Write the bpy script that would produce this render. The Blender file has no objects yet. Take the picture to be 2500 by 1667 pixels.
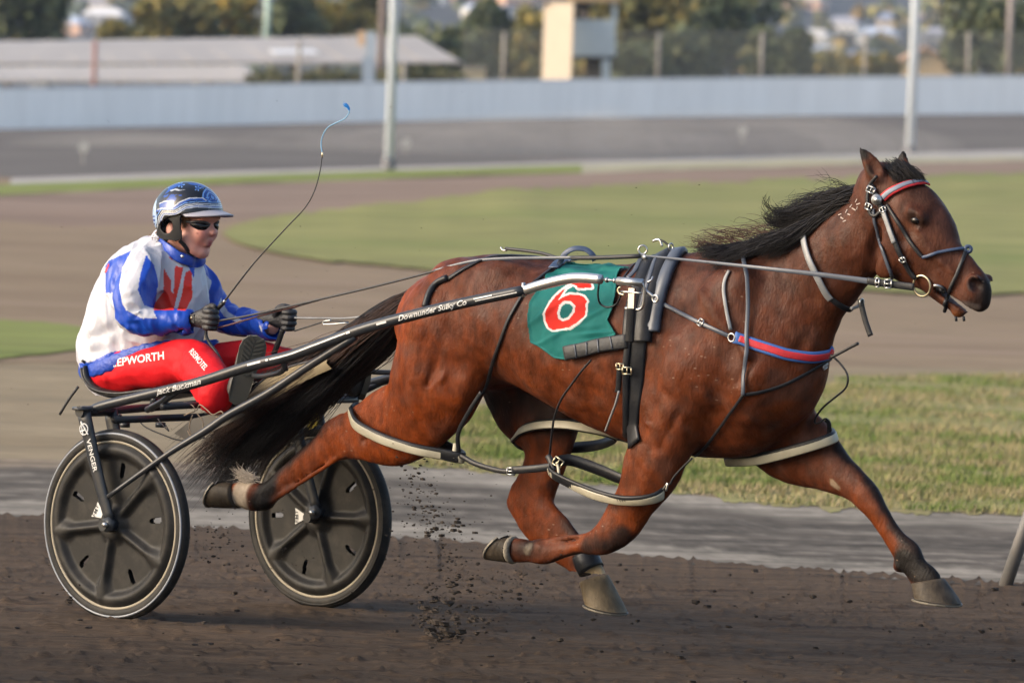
import bpy, math, random
import numpy as np
from mathutils import Vector, Matrix
from mathutils.bvhtree import BVHTree

R = math.radians
sc = bpy.context.scene
COL = sc.collection
random.seed(7)
RNG = np.random.default_rng(11)

# ------------------------------------------------------------------ camera
FPX = 13000.0            # focal length in photo pixels (2500 wide)
CAM_H = 1.972
PITCH = math.atan(573.0 / FPX)
ROLL = R(2.0)
_F = np.array([0, math.cos(PITCH), -math.sin(PITCH)])
_R0 = np.array([1.0, 0, 0]); _U0 = np.array([0, math.sin(PITCH), math.cos(PITCH)])
_R = _R0 * math.cos(ROLL) + _U0 * math.sin(ROLL)
_U = -_R0 * math.sin(ROLL) + _U0 * math.cos(ROLL)
CAM = np.array([0, 0, CAM_H])
cam_d = bpy.data.cameras.new('camera')
cam = bpy.data.objects.new('camera', cam_d); COL.objects.link(cam)
cam_d.sensor_width = 36.0; cam_d.lens = 36.0 * FPX / 2500.0
cam_d.clip_start = 0.5; cam_d.clip_end = 6000
M = Matrix(((_R[0], _U[0], -_F[0], 0), (_R[1], _U[1], -_F[1], 0), (_R[2], _U[2], -_F[2], CAM_H), (0, 0, 0, 1)))
cam.matrix_world = M
cam_d.dof.use_dof = True
cam_d.dof.focus_distance = 19.3
cam_d.dof.aperture_fstop = 5.0
sc.camera = cam

# ------------------------------------------------------------------ world, sun, exposure
SUN_EL, SUN_AZ = R(26), R(103)       # azimuth: the sun stands to the left, a little behind the scene
world = bpy.data.worlds.new('World'); sc.world = world; world.use_nodes = True
wn = world.node_tree.nodes; wl = world.node_tree.links
sky = wn.new('ShaderNodeTexSky'); sky.sky_type = 'NISHITA'; sky.sun_disc = False
sky.sun_elevation = SUN_EL; sky.sun_rotation = -SUN_AZ; sky.air_density = 1.0; sky.dust_density = 4.0; sky.ozone_density = 0.6
wn['Background'].inputs['Strength'].default_value = 0.15
wl.new(sky.outputs[0], wn['Background'].inputs['Color'])
sun_d = bpy.data.lights.new('sun', 'SUN'); sun = bpy.data.objects.new('sun', sun_d); COL.objects.link(sun)
sun_d.energy = 0.9; sun_d.angle = R(18); sun_d.color = (1.0, 0.91, 0.80)
_sd = Vector((-math.cos(SUN_EL) * math.sin(SUN_AZ), math.cos(SUN_EL) * math.cos(SUN_AZ), math.sin(SUN_EL)))
sun.rotation_euler = (-_sd).to_track_quat('-Z', 'Y').to_euler()
sun.location = (-30, 10, 20)
sc.view_settings.view_transform = 'Standard'; sc.view_settings.look = 'None'
sc.view_settings.gamma = 1.0; sc.view_settings.exposure = 1.27
sc.cycles.use_denoising = True
sc.cycles.max_bounces = 6
sc.cycles.caustics_reflective = False; sc.cycles.caustics_refractive = False

# ------------------------------------------------------------------ photo geometry helpers
def ray(px, py):
    d = _F + (px - 1250.0) / FPX * _R + (833.5 - py) / FPX * _U
    return d / np.linalg.norm(d)
def proj(p):
    q = np.asarray(p, float) - CAM
    z = q @ _F
    return np.array([1250.0 + FPX * (q @ _R) / z, 833.5 - FPX * (q @ _U) / z])
def ground(px, py, z=0.0):
    d = ray(px, py); return CAM + d * ((z - CAM_H) / d[2])
def atdist(px, py, Y):
    d = ray(px, py); return CAM + d * (Y / d[1])

HEAD = R(38.0)
HV = np.array([math.cos(HEAD), -math.sin(HEAD), 0.0])       # heading of horse and sulky
NV = np.array([-math.sin(HEAD), -math.cos(HEAD), 0.0])      # towards the near (right-hand) side
ZV = np.array([0, 0, 1.0])
HALF_TRACK = 0.60
_near_contact = ground(300, 1510)
ORG = _near_contact - NV * HALF_TRACK                       # origin of the local (u, s, z) frame: under the axle
def pt(px, py, s):
    """world point on the vertical plane parallel to the heading, s metres to the near side, seen at a photo pixel"""
    d = ray(px, py); t = ((ORG - CAM) @ NV + s) / (d @ NV)
    return CAM + d * t
def loc(p):
    q = np.asarray(p, float) - ORG
    return np.array([q @ HV, q @ NV, q[2]])
def L(px, py, s): return loc(pt(px, py, s))
def wld(q):
    q = np.asarray(q, float)
    return ORG + q[..., 0:1] * HV + q[..., 1:2] * NV + q[..., 2:3] * ZV if q.ndim > 1 else ORG + q[0] * HV + q[1] * NV + q[2] * ZV
def lproj(q): return proj(wld(q))

# ------------------------------------------------------------------ scene helpers
_base = {}
def tag(o, label=None, cat=None, group=None, kind=None):
    if label: o['label'] = label
    if cat: o['category'] = cat
    if group: o['group'] = group
    if kind: o['kind'] = kind
    return o
def empty(name, at, label=None, cat=None, group=None, kind=None):
    o = bpy.data.objects.new(name, None); COL.objects.link(o); o.location = at; o.empty_display_size = .2
    _base[o.name] = np.array(at, float)
    return tag(o, label, cat, group, kind)
def obj(name, verts, faces, mat, parent=None, smooth=True, base=None, col=None, attrs=None):
    """one mesh object; verts in world space"""
    v = np.asarray(verts, float)
    if parent is not None: b = _base[parent.name]
    else: b = np.array(base if base is not None else [v[:, 0].mean(), v[:, 1].mean(), v[:, 2].min()], float)
    me = bpy.data.meshes.new(name)
    me.from_pydata((v - b).tolist(), [], faces if isinstance(faces, list) else faces.tolist())
    if col is not None:
        a = me.color_attributes.new('paint', 'FLOAT_COLOR', 'POINT')
        c = np.ones((len(v), 4), np.float32); c[:, :3] = col
        a.data.foreach_set('color', c.ravel())
    if smooth:
        me.polygons.foreach_set('use_smooth', np.ones(len(me.polygons), bool))
    if mat is not None: me.materials.append(mat)
    me.update()
    o = bpy.data.objects.new(name, me); COL.objects.link(o)
    if parent is not None: o.parent = parent
    else: o.location = b
    _base[o.name] = b
    return o
class MB:
    """collects simple shapes (world space) for one mesh"""
    def __init__(s): s.v = []; s.f = []; s.n = 0
    def add(s, v, f):
        v = np.asarray(v, float); s.v.append(v); s.f += [[i + s.n for i in q] for q in f]; s.n += len(v); return s
    def build(s, name, mat, parent=None, smooth=False, **k):
        return obj(name, np.concatenate(s.v), s.f, mat, parent, smooth, **k)
def box_vf(c, ax, ay, az):
    c, ax, ay, az = [np.asarray(q, float) for q in (c, ax, ay, az)]
    v = [c + i * ax + j * ay + k * az for k in (-1, 1) for j in (-1, 1) for i in (-1, 1)]
    f = [[0, 2, 3, 1], [4, 5, 7, 6], [0, 1, 5, 4], [2, 6, 7, 3], [0, 4, 6, 2], [1, 3, 7, 5]]
    if np.dot(np.cross(ax, ay), az) < 0: f = [q[::-1] for q in f]
    return v, f
def box(mb, c, sx, sy, sz, rz=0.0):
    ca, sa = math.cos(rz), math.sin(rz)
    return mb.add(*box_vf(c, (sx * ca, sx * sa, 0), (-sy * sa, sy * ca, 0), (0, 0, sz)))
def spline(P, n):
    """Catmull-Rom through rows of P, n samples per span"""
    P = np.asarray(P, float); out = []
    for i in range(len(P) - 1):
        p0 = P[i - 1] if i > 0 else 2 * P[0] - P[1]
        p1, p2 = P[i], P[i + 1]
        p3 = P[i + 2] if i + 2 < len(P) else 2 * P[-1] - P[-2]
        for k in range(n):
            t = k / n
            out.append(.5 * (2 * p1 + (p2 - p0) * t + (2 * p0 - 5 * p1 + 4 * p2 - p3) * t * t + (3 * p1 - p0 - 3 * p2 + p3) * t ** 3))
    out.append(P[-1]); return np.array(out)
def frames(P, hint=(0, 0, 1)):
    P = np.asarray(P, float); T = np.gradient(P, axis=0); T /= np.linalg.norm(T, axis=1)[:, None] + 1e-12
    n = np.asarray(hint, float); N = []
    for t in T:
        m = n - t * (n @ t)
        if np.linalg.norm(m) < 1e-4: m = np.cross(t, [1, 0, 0.3])
        n = m / np.linalg.norm(m); N.append(n)
    N = np.array(N); return T, N, np.cross(T, N)
def tube_vf(P, r, sides=8, cap=True, hint=(0, 0, 1), flat=1.0):
    P = np.asarray(P, float); r = np.broadcast_to(np.asarray(r, float), (len(P),))
    T, N, B = frames(P, hint)
    a = np.arange(sides) * 2 * math.pi / sides
    ring = np.cos(a)[None, :, None] * N[:, None, :] * flat + np.sin(a)[None, :, None] * B[:, None, :]
    v = (P[:, None, :] + r[:, None, None] * ring).reshape(-1, 3)
    f = []
    for i in range(len(P) - 1):
        for j in range(sides):
            k = (j + 1) % sides
            f.append([i * sides + j, i * sides + k, (i + 1) * sides + k, (i + 1) * sides + j])
    if cap:
        f.append(list(range(sides))[::-1]); f.append([(len(P) - 1) * sides + j for j in range(sides)])
    return v, f
def tube(mb, P, r, sides=8, n=0, **k):
    P = spline(P, n) if n else np.asarray(P, float)
    if n and np.ndim(r) == 1: r = np.interp(np.linspace(0, 1, len(P)), np.linspace(0, 1, len(r)), r)
    return mb.add(*tube_vf(P, r, sides, **k))
def strap_vf(P, w, th, N):
    """flat band along P (centre line), width w, thickness th, N = outward normals per point"""
    P = np.asarray(P, float); N = np.broadcast_to(np.asarray(N, float), P.shape).copy()
    w = np.broadcast_to(np.asarray(w, float), (len(P),))
    T = np.gradient(P, axis=0); T /= np.linalg.norm(T, axis=1)[:, None] + 1e-12
    B = np.cross(T, N); B /= np.linalg.norm(B, axis=1)[:, None] + 1e-12
    N = np.cross(B, T)
    sec = [(-.5, 0), (-.5, .6), (-.38, 1), (.38, 1), (.5, .6), (.5, 0)]
    v = np.stack([P + B * (w * a)[:, None] + N * (th * b) for a, b in sec], 1).reshape(-1, 3)
    k = len(sec); f = []
    for i in range(len(P) - 1):
        for j in range(k):
            m = (j + 1) % k
            f.append([i * k + j, (i + 1) * k + j, (i + 1) * k + m, i * k + m])
    f.append(list(range(k))); f.append([(len(P) - 1) * k + j for j in range(k)][::-1])
    return v, f
def disc_vf(c, ax, r, h, n=16):
    c = np.asarray(c, float); ax = np.asarray(ax, float); ax = ax / np.linalg.norm(ax)
    return tube_vf([c - ax * h / 2, c + ax * h / 2], r, n, hint=(0.3, 0.1, 1))
def ring_vf(c, ax, R_, r, n=28, m=8):
    c = np.asarray(c, float); ax = np.asarray(ax, float); ax = ax / np.linalg.norm(ax)
    e1 = np.cross(ax, [0.2, 0.3, 1]); e1 /= np.linalg.norm(e1); e2 = np.cross(ax, e1)
    v = []; f = []
    for i in range(n):
        a = 2 * math.pi * i / n; d = e1 * math.cos(a) + e2 * math.sin(a)
        for j in range(m):
            b = 2 * math.pi * j / m
            v.append(c + d * (R_ + r * math.cos(b)) + ax * r * math.sin(b))
    for i in range(n):
        for j in range(m):
            f.append([i * m + j, ((i + 1) % n) * m + j, ((i + 1) % n) * m + (j + 1) % m, i * m + (j + 1) % m])
    return v, f

# ------------------------------------------------------------------ noise
def _hash(ix, iy, iz, seed):
    h = (ix * 374761393 + iy * 668265263 + iz * 2147483647 + seed * 974711).astype(np.int64)
    h = (h ^ (h >> 13)) * 1274126177 & 0x7fffffff
    return ((h ^ (h >> 16)) & 0xffff) / 65535.0
def vnoise(p, scale=1.0, seed=0):
    q = np.asarray(p, float) * scale; i = np.floor(q).astype(np.int64); f = q - i; f = f * f * (3 - 2 * f)
    out = 0
    for dx in (0, 1):
        for dy in (0, 1):
            for dz in (0, 1):
                w = (f[:, 0] if dx else 1 - f[:, 0]) * (f[:, 1] if dy else 1 - f[:, 1]) * (f[:, 2] if dz else 1 - f[:, 2])
                out = out + w * _hash(i[:, 0] + dx, i[:, 1] + dy, i[:, 2] + dz, seed)
    return out
def fbm(p, scale, oct=3, seed=0):
    p = np.asarray(p, float); return sum(vnoise(p, scale * 2 ** k, seed + k) * .5 ** k for k in range(oct)) / sum(.5 ** k for k in range(oct))

# ------------------------------------------------------------------ signed-distance modelling of bodies
class Field:
    def __init__(s, lo, hi, h):
        s.lo = np.array(lo, np.float32); s.h = h
        s.n = np.ceil((np.array(hi) - np.array(lo)) / h).astype(int) + 1
        s.a = np.full(s.n, 0.25, np.float32)
    def sub(s, lo, hi):
        i0 = np.clip(np.floor((np.asarray(lo) - s.lo) / s.h).astype(int), 0, s.n)
        i1 = np.clip(np.ceil((np.asarray(hi) - s.lo) / s.h).astype(int) + 1, 0, s.n)
        if np.any(i1 <= i0): return None
        g = [(s.lo[k] + s.h * np.arange(i0[k], i1[k])).astype(np.float32) for k in range(3)]
        return tuple(slice(i0[k], i1[k]) for k in range(3)), g[0][:, None, None], g[1][None, :, None], g[2][None, None, :]
    def chain(s, C, rv, rl, hint=(0, 1, 0), k=0.03, n=8, op='add', kin=0.0):
        """C centres; rv, rl radii across the chain (in plane / along the hint)"""
        C = np.asarray(C, float); D = np.column_stack([C, np.broadcast_to(rv, len(C)), np.broadcast_to(rl, len(C))])
        if n > 1 and len(D) > 2: D = spline(D, n)
        D[:, 3:] = np.maximum(D[:, 3:], 0.003)
        rm = D[:, 3:].max(); pad = rm + k + 0.03
        lo = D[:, :3].min(0) - pad; hi = D[:, :3].max(0) + pad
        r0 = s.sub(lo, hi)
        if r0 is None: return
        sl0 = r0[0]; tmp = np.full([q.stop - q.start for q in sl0], 9.0, np.float32)
        for a, b in zip(D[:-1], D[1:]):
            pr = max(a[3:].max(), b[3:].max()) + k + 0.03
            q = s.sub(np.minimum(a[:3], b[:3]) - pr, np.maximum(a[:3], b[:3]) + pr)
            if q is None: continue
            sl, X, Y, Z = q
            ab = b[:3] - a[:3]; ln = np.linalg.norm(ab)
            if ln < 1e-6: continue
            t_ = ab / ln; l_ = np.asarray(hint, float) - t_ * np.dot(hint, t_)
            if np.linalg.norm(l_) < .05: l_ = np.cross(t_, [0.3, 0.2, 1])
            l_ /= np.linalg.norm(l_); v_ = np.cross(t_, l_)
            f32 = np.float32
            dx, dy, dz = X - f32(a[0]), Y - f32(a[1]), Z - f32(a[2])
            qt = dx * f32(t_[0]) + dy * f32(t_[1]) + dz * f32(t_[2])
            t = np.clip(qt / f32(ln), 0, 1)
            qa = qt - t * f32(ln)
            ql = dx * f32(l_[0]) + dy * f32(l_[1]) + dz * f32(l_[2])
            qv = dx * f32(v_[0]) + dy * f32(v_[1]) + dz * f32(v_[2])
            RV = f32(a[3]) + t * f32(b[3] - a[3]); RL = f32(a[4]) + t * f32(b[4] - a[4])
            RA = np.minimum(RV, RL)
            A, B, E = qv / RV, ql / RL, qa / RA
            k0 = np.sqrt(A * A + B * B + E * E) + f32(1e-6)
            k1 = np.sqrt((A / RV) ** 2 + (B / RL) ** 2 + (E / RA) ** 2) + f32(1e-6)
            d = k0 * (k0 - 1) / k1
            ts = tuple(slice(sl[i].start - sl0[i].start, sl[i].stop - sl0[i].start) for i in range(3))
            if kin > 0:
                o = tmp[ts]; hh = np.clip(.5 + .5 * (o - d) / kin, 0, 1)
                tmp[ts] = o * (1 - hh) + d * hh - kin * hh * (1 - hh)
            else: tmp[ts] = np.minimum(tmp[ts], d)
        s._mix(sl0, tmp, k, op)
    def blur(s, it=1):
        for _ in range(it):
            for ax in range(3):
                a = np.moveaxis(s.a, ax, 0); b = a.copy(); b[1:-1] = .5 * a[1:-1] + .25 * (a[:-2] + a[2:]); s.a = np.ascontiguousarray(np.moveaxis(b, 0, ax))
    def ell(s, c, r, axes=None, k=0.03, op='add'):
        """ellipsoid at c, radii r along axes (rows)"""
        c = np.asarray(c, float); r = np.asarray(r, float); axes = np.eye(3) if axes is None else np.asarray(axes, float)
        axes = axes / np.linalg.norm(axes, axis=1)[:, None]
        pad = r.max() + k + 0.02
        q = s.sub(c - pad, c + pad)
        if q is None: return
        sl, X, Y, Z = q; dx, dy, dz = X - np.float32(c[0]), Y - np.float32(c[1]), Z - np.float32(c[2])
        k0 = 0; k1 = 0
        for i in range(3):
            w = (dx * np.float32(axes[i, 0]) + dy * np.float32(axes[i, 1]) + dz * np.float32(axes[i, 2])) / np.float32(r[i])
            k0 = k0 + w * w; k1 = k1 + (w / np.float32(r[i])) ** 2
        k0 = np.sqrt(k0) + 1e-6; k1 = np.sqrt(k1) + 1e-6
        s._mix(sl, (k0 * (k0 - 1) / k1).astype(np.float32), k, op)
    def _mix(s, sl, d, k, op):
        o = s.a[sl]
        if op == 'add':
            h = np.clip(.5 + .5 * (o - d) / k, 0, 1); s.a[sl] = o * (1 - h) + d * h - k * h * (1 - h)
        else:   # smooth subtraction
            h = np.clip(.5 - .5 * (o + d) / k, 0, 1); s.a[sl] = o * (1 - h) - d * h + k * h * (1 - h)
    def mesh(s):
        a = s.a; neg = a < 0; n = a.shape
        cnt = np.zeros([q - 1 for q in n], np.int8)
        for i in (0, 1):
            for j in (0, 1):
                for k in (0, 1): cnt += neg[i:n[0] - 1 + i, j:n[1] - 1 + j, k:n[2] - 1 + k]
        act = (cnt > 0) & (cnt < 8); ci = np.argwhere(act)
        idx = np.full(act.shape, -1, np.int64); idx[act] = np.arange(len(ci))
        P = np.zeros((len(ci), 3)); W = np.zeros(len(ci))
        cor = [(i, j, k) for i in (0, 1) for j in (0, 1) for k in (0, 1)]
        for p in cor:
            for ax in range(3):
                if p[ax]: continue
                q = list(p); q[ax] = 1
                va = a[ci[:, 0] + p[0], ci[:, 1] + p[1], ci[:, 2] + p[2]]; vb = a[ci[:, 0] + q[0], ci[:, 1] + q[1], ci[:, 2] + q[2]]
                m = (va < 0) != (vb < 0); t = np.where(m, va / np.where(m, va - vb, 1), 0)
                e = np.tile(np.array(p, float), (len(ci), 1)); e[:, ax] += t
                P[m] += e[m]; W[m] += 1
        V = s.lo + s.h * (ci + P / W[:, None])
        F = []
        for ax in range(3):
            b, c = (ax + 1) % 3, (ax + 2) % 3
            s0 = [slice(None)] * 3; s1 = [slice(None)] * 3; s0[ax] = slice(0, n[ax] - 1); s1[ax] = slice(1, None)
            ch = np.argwhere(neg[tuple(s0)] != neg[tuple(s1)])
            ch = ch[(ch[:, b] > 0) & (ch[:, c] > 0) & (ch[:, b] < n[b] - 1) & (ch[:, c] < n[c] - 1)]
            fl = neg[ch[:, 0], ch[:, 1], ch[:, 2]]
            def g(db, dc):
                q = ch.copy(); q[:, b] -= db; q[:, c] -= dc; return idx[q[:, 0], q[:, 1], q[:, 2]]
            Q = np.stack([g(1, 1), g(0, 1), g(0, 0), g(1, 0)], 1)
            Q[fl] = Q[fl][:, ::-1]; F.append(Q)
        return V, np.concatenate(F)
def px_chain(rows, flip=False):
    """rows (Ax, Ay, Bx, By, s, rl): the two outline pixels of each cross-section, lateral place and half-width.
    gives centres and in-plane radii (local frame) whose outline falls on those pixels"""
    C = np.array([L((r[0] + r[2]) / 2, (r[1] + r[3]) / 2, r[4]) for r in rows])
    T = np.gradient(C, axis=0); rv = []
    for c, t, r in zip(C, T, rows):
        d = np.array([r[2] - r[0], r[3] - r[1]], float); H = np.linalg.norm(d) / 2; d /= 2 * H
        t = t / np.linalg.norm(t); e = np.cross(t, [0, 1, 0]); e /= np.linalg.norm(e)
        p0 = lproj(c); Je = (lproj(c + e * .01) - p0) / .01; Jn = (lproj(c + np.array([0, .01, 0])) - p0) / .01
        q = H * H - (r[5] * (d @ Jn)) ** 2
        rv.append(math.sqrt(max(q, (0.35 * H) ** 2)) / max(abs(d @ Je), 150.0))
    return C, np.array(rv), np.array([r[5] for r in rows])
def capdist(p, a, b):
    a = np.asarray(a, float); b = np.asarray(b, float); ab = b - a
    t = np.clip((p - a) @ ab / (ab @ ab), 0, 1); return np.linalg.norm(p - a - t[:, None] * ab, axis=1)
def sstep(e0, e1, x):
    t = np.clip((x - e0) / (e1 - e0), 0, 1); return t * t * (3 - 2 * t)
def inpoly(x, y, poly):
    x = np.asarray(x); y = np.asarray(y); r = np.zeros(x.shape, bool); n = len(poly)
    for i in range(n):
        x0, y0 = poly[i]; x1, y1 = poly[(i + 1) % n]
        m = (y0 > y) != (y1 > y); r ^= m & (x < (x1 - x0) * (y - y0) / (y1 - y0 + 1e-12) + x0)
    return r
def bvh_of(V, F): return BVHTree.FromPolygons([tuple(q) for q in V], [list(map(int, q)) for q in F])

# ------------------------------------------------------------------ materials
def mat(name, col=(.5, .5, .5), rough=.6, metal=0.0, spec=.5, attr=None, bump=0.0, bscale=60.0, var=0.0, vscale=8.0, sheen=0.0, dirt=0.0, dirtcol=(.12, .09, .065), coat=0.0, stretch=(1, 1, 1)):
    m = bpy.data.materials.new(name); m.use_nodes = True; N = m.node_tree.nodes; K = m.node_tree.links
    b = N['Principled BSDF']; b.inputs['Roughness'].default_value = rough; b.inputs['Metallic'].default_value = metal
    b.inputs['Specular IOR Level'].default_value = spec
    if sheen: b.inputs['Sheen Weight'].default_value = sheen; b.inputs['Sheen Roughness'].default_value = .4
    if coat: b.inputs['Coat Weight'].default_value = coat; b.inputs['Coat Roughness'].default_value = .08
    tc = N.new('ShaderNodeTexCoord'); mp = N.new('ShaderNodeMapping'); mp.inputs['Scale'].default_value = stretch
    K.new(tc.outputs['Object'], mp.inputs['Vector'])
    if attr:
        a = N.new('ShaderNodeAttribute'); a.attribute_name = attr; src = a.outputs['Color']
    else:
        a = N.new('ShaderNodeRGB'); a.outputs[0].default_value = (*col, 1); src = a.outputs[0]
    if var:
        n = N.new('ShaderNodeTexNoise'); n.inputs['Scale'].default_value = vscale; n.inputs['Detail'].default_value = 5
        K.new(mp.outputs[0], n.inputs['Vector'])
        r = N.new('ShaderNodeMapRange'); r.inputs['From Min'].default_value = .25; r.inputs['From Max'].default_value = .75
        r.inputs['To Min'].default_value = 1 - var; r.inputs['To Max'].default_value = 1 + var
        K.new(n.outputs['Fac'], r.inputs['Value'])
        x = N.new('ShaderNodeMix'); x.data_type = 'RGBA'; x.blend_type = 'MULTIPLY'; x.inputs['Factor'].default_value = 1
        K.new(src, x.inputs['A']); K.new(r.outputs[0], x.inputs['B']); src = x.outputs['Result']
    if dirt:
        n = N.new('ShaderNodeTexNoise'); n.inputs['Scale'].default_value = 14; n.inputs['Detail'].default_value = 8; n.inputs['Roughness'].default_value = .7
        K.new(tc.outputs['Object'], n.inputs['Vector'])
        r = N.new('ShaderNodeMapRange'); r.inputs['From Min'].default_value = .45; r.inputs['From Max'].default_value = .75
        r.inputs['To Max'].default_value = dirt; K.new(n.outputs['Fac'], r.inputs['Value'])
        x = N.new('ShaderNodeMix'); x.data_type = 'RGBA'; K.new(r.outputs[0], x.inputs['Factor'])
        K.new(src, x.inputs['A']); x.inputs['B'].default_value = (*dirtcol, 1); src = x.outputs['Result']
    K.new(src, b.inputs['Base Color'])
    if bump:
        n = N.new('ShaderNodeTexNoise'); n.inputs['Scale'].default_value = bscale; n.inputs['Detail'].default_value = 4
        K.new(mp.outputs[0], n.inputs['Vector'])
        u = N.new('ShaderNodeBump'); u.inputs['Strength'].default_value = bump; u.inputs['Distance'].default_value = .01
        K.new(n.outputs['Fac'], u.inputs['Height']); K.new(u.outputs[0], b.inputs['Normal'])
    return m
def srgb(r, g, b):
    f = lambda c: (c / 255 / 12.92) if c / 255 <= .04045 else ((c / 255 + .055) / 1.055) ** 2.4
    return (f(r), f(g), f(b))
# ================================================================== GROUND
def line(xs, ys, Ds=None):
    if xs[0] <= -900 and xs[-1] >= 3000:      # carry on beyond the frame, level with the horizon
        k = math.tan(ROLL); xs = [xs[0] - 2600] + list(xs) + [xs[-1] + 2600]; ys = [ys[0] - 2600 * k] + list(ys) + [ys[-1] + 2600 * k]; Ds = None if Ds is None else [Ds[0] - 5.2 * (Ds[1] - Ds[0])] + list(Ds) + [Ds[-1] + 5.2 * (Ds[-1] - Ds[-2])]
    return (np.array(xs, float), np.array(ys, float), None if Ds is None else np.array(Ds, float))
def on_line(ln, x, dy=0.0):
    xs, ys, Ds = ln; y = np.interp(x, xs, ys) + dy
    if Ds is None: return np.array([ground(a, b) for a, b in zip(x, y)])
    d = np.interp(x, xs, Ds); return np.array([atdist(a, b, c) for a, b, c in zip(x, y, d)])
def strip(name, top, bot, x0, x1, m, n=160, rows=2, jit=(0, 0), lift=0.0, amp=1.0, trange=None, parent=None, seed=0, kind='structure'):
    """sheet of ground between two boundary lines"""
    x = np.linspace(x0, x1, n); g = np.random.default_rng(seed)
    wob = lambda: np.interp(x, np.linspace(x0, x1, n // 5), g.normal(0, 1, n // 5)) * .7 + g.normal(0, 1, n) * .3
    A = on_line(top, x, wob() * jit[0]); B = on_line(bot, x, wob() * jit[1])
    V = []
    t0, t1 = trange(x) if trange else (0 * x, 0 * x + 1)
    for r in range(rows + 1):
        t = (t0 + (t1 - t0) * r / rows)[:, None]; V.append(A * (1 - t) + B * t)
    V = np.concatenate(V); V[:, 2] += lift
    F = [[r * n + i, (r + 1) * n + i, (r + 1) * n + i + 1, r * n + i + 1] for r in range(rows) for i in range(n - 1)]
    o = obj(name, V, F, m, parent, True); return tag(o, kind=kind)
def ground_mat(name, c1, c2, scale=.5, stretch=(.25, 1, 1), c3=None, rough=.95, bump=.3, bs=20, fine=9.0, rz=0.0):
    m = bpy.data.materials.new(name); m.use_nodes = True; N = m.node_tree.nodes; K = m.node_tree.links; b = N['Principled BSDF']
    b.inputs['Roughness'].default_value = rough; b.inputs['Specular IOR Level'].default_value = .15
    g = N.new('ShaderNodeNewGeometry'); mp = N.new('ShaderNodeMapping'); mp.inputs['Scale'].default_value = stretch; mp.inputs['Rotation'].default_value = (0, 0, rz)
    K.new(g.outputs['Position'], mp.inputs['Vector'])
    def nz(s, d): 
        n = N.new('ShaderNodeTexNoise'); n.inputs['Scale'].default_value = s; n.inputs['Detail'].default_value = d; n.inputs['Roughness'].default_value = .62; K.new(mp.outputs[0], n.inputs['Vector']); return n
    a, f = nz(scale, 6), nz(scale * fine, 5)
    r = N.new('ShaderNodeMapRange'); r.inputs['From Min'].default_value = .32; r.inputs['From Max'].default_value = .68; K.new(a.outputs['Fac'], r.inputs['Value'])
    x = N.new('ShaderNodeMix'); x.data_type = 'RGBA'; x.inputs['A'].default_value = (*c1, 1); x.inputs['B'].default_value = (*c2, 1); K.new(r.outputs[0], x.inputs['Factor'])
    r2 = N.new('ShaderNodeMapRange'); r2.inputs['From Min'].default_value = .3; r2.inputs['From Max'].default_value = .7; r2.inputs['To Min'].default_value = .72; r2.inputs['To Max'].default_value = 1.28; K.new(f.outputs['Fac'], r2.inputs['Value'])
    y = N.new('ShaderNodeMix'); y.data_type = 'RGBA'; y.blend_type = 'MULTIPLY'; y.inputs['Factor'].default_value = 1; K.new(x.outputs['Result'], y.inputs['A']); K.new(r2.outputs[0], y.inputs['B'])
    out = y.outputs['Result']
    if c3:
        n3 = nz(scale * 2.7, 4); r3 = N.new('ShaderNodeMapRange'); r3.inputs['From Min'].default_value = .55; r3.inputs['From Max'].default_value = .68; K.new(n3.outputs['Fac'], r3.inputs['Value'])
        z = N.new('ShaderNodeMix'); z.data_type = 'RGBA'; K.new(r3.outputs[0], z.inputs['Factor']); K.new(out, z.inputs['A']); z.inputs['B'].default_value = (*c3, 1); out = z.outputs['Result']
    K.new(out, b.inputs['Base Color'])
    if bump:
        n = nz(bs, 5); u = N.new('ShaderNodeBump'); u.inputs['Strength'].default_value = bump; u.inputs['Distance'].default_value = .03; K.new(n.outputs['Fac'], u.inputs['Height']); K.new(u.outputs[0], b.inputs['Normal'])
    return m
XS = [-900, -400, 0, 600, 1250, 1900, 2500, 2900, 3400]
def hz(x): return 260 + (np.asarray(x) - 1250) * math.tan(ROLL)
G0 = line([-900, -400, 0, 300, 553, 744, 1010, 1250, 1900, 2500, 3400], [520, 545, 565, 590, 606, 638, 664, 685, 712, 724, 742])
L0 = line(XS, [600, 575, 560, 540, 465, 440, 425, 418, 410], [72, 76, 82, 86, 105, 122, 132, 138, 145])
L1 = line(XS, [500, 490, 478, 448, 428, 408, 393, 386, 378], [92, 96, 99, 115, 135, 150, 160, 166, 172])
L2 = line(XS, [470, 460, 452, 428, 408, 390, 383, 376, 368], [110, 114, 118, 130, 150, 165, 175, 180, 186])
L3 = line(XS, [452, 444, 437, 418, 400, 382, 367, 360, 352], [116, 120, 126, 140, 160, 175, 185, 190, 196])
L4 = line(XS, [330, 323, 316, 305, 290, 283, 279, 275, 270], [204, 207, 210, 216, 222, 228, 233, 236, 240])
L5 = line(XS, [232, 226, 220, 210, 200, 193, 189, 186, 182], [204, 207, 210, 216, 222, 228, 233, 236, 240])
M_DIRT = ground_mat('brown dirt', (0.156, 0.112, 0.071), (0.200, 0.150, 0.097), .35, (.18, 1, 1), fine=14, c3=(.205, .150, .108))
M_TANDIRT = ground_mat('tan dirt', (0.171, 0.132, 0.081), (0.221, 0.177, 0.113), .8, (.22, 1, 1), c3=(0.152, 0.124, 0.081), fine=12)
M_FARTRACK = ground_mat('far brown track', (.158, .112, .084), (.190, .140, .108), .1, (.2, 1, 1))
M_BANK = ground_mat('grey track', (0.082, 0.073, 0.068), (0.109, 0.100, 0.091), .08, (.3, 1, 1))
M_VERGE = ground_mat('pale verge', (0.255, 0.242, 0.225), (0.306, 0.289, 0.264), .2, (.3, 1, 1))
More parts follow.
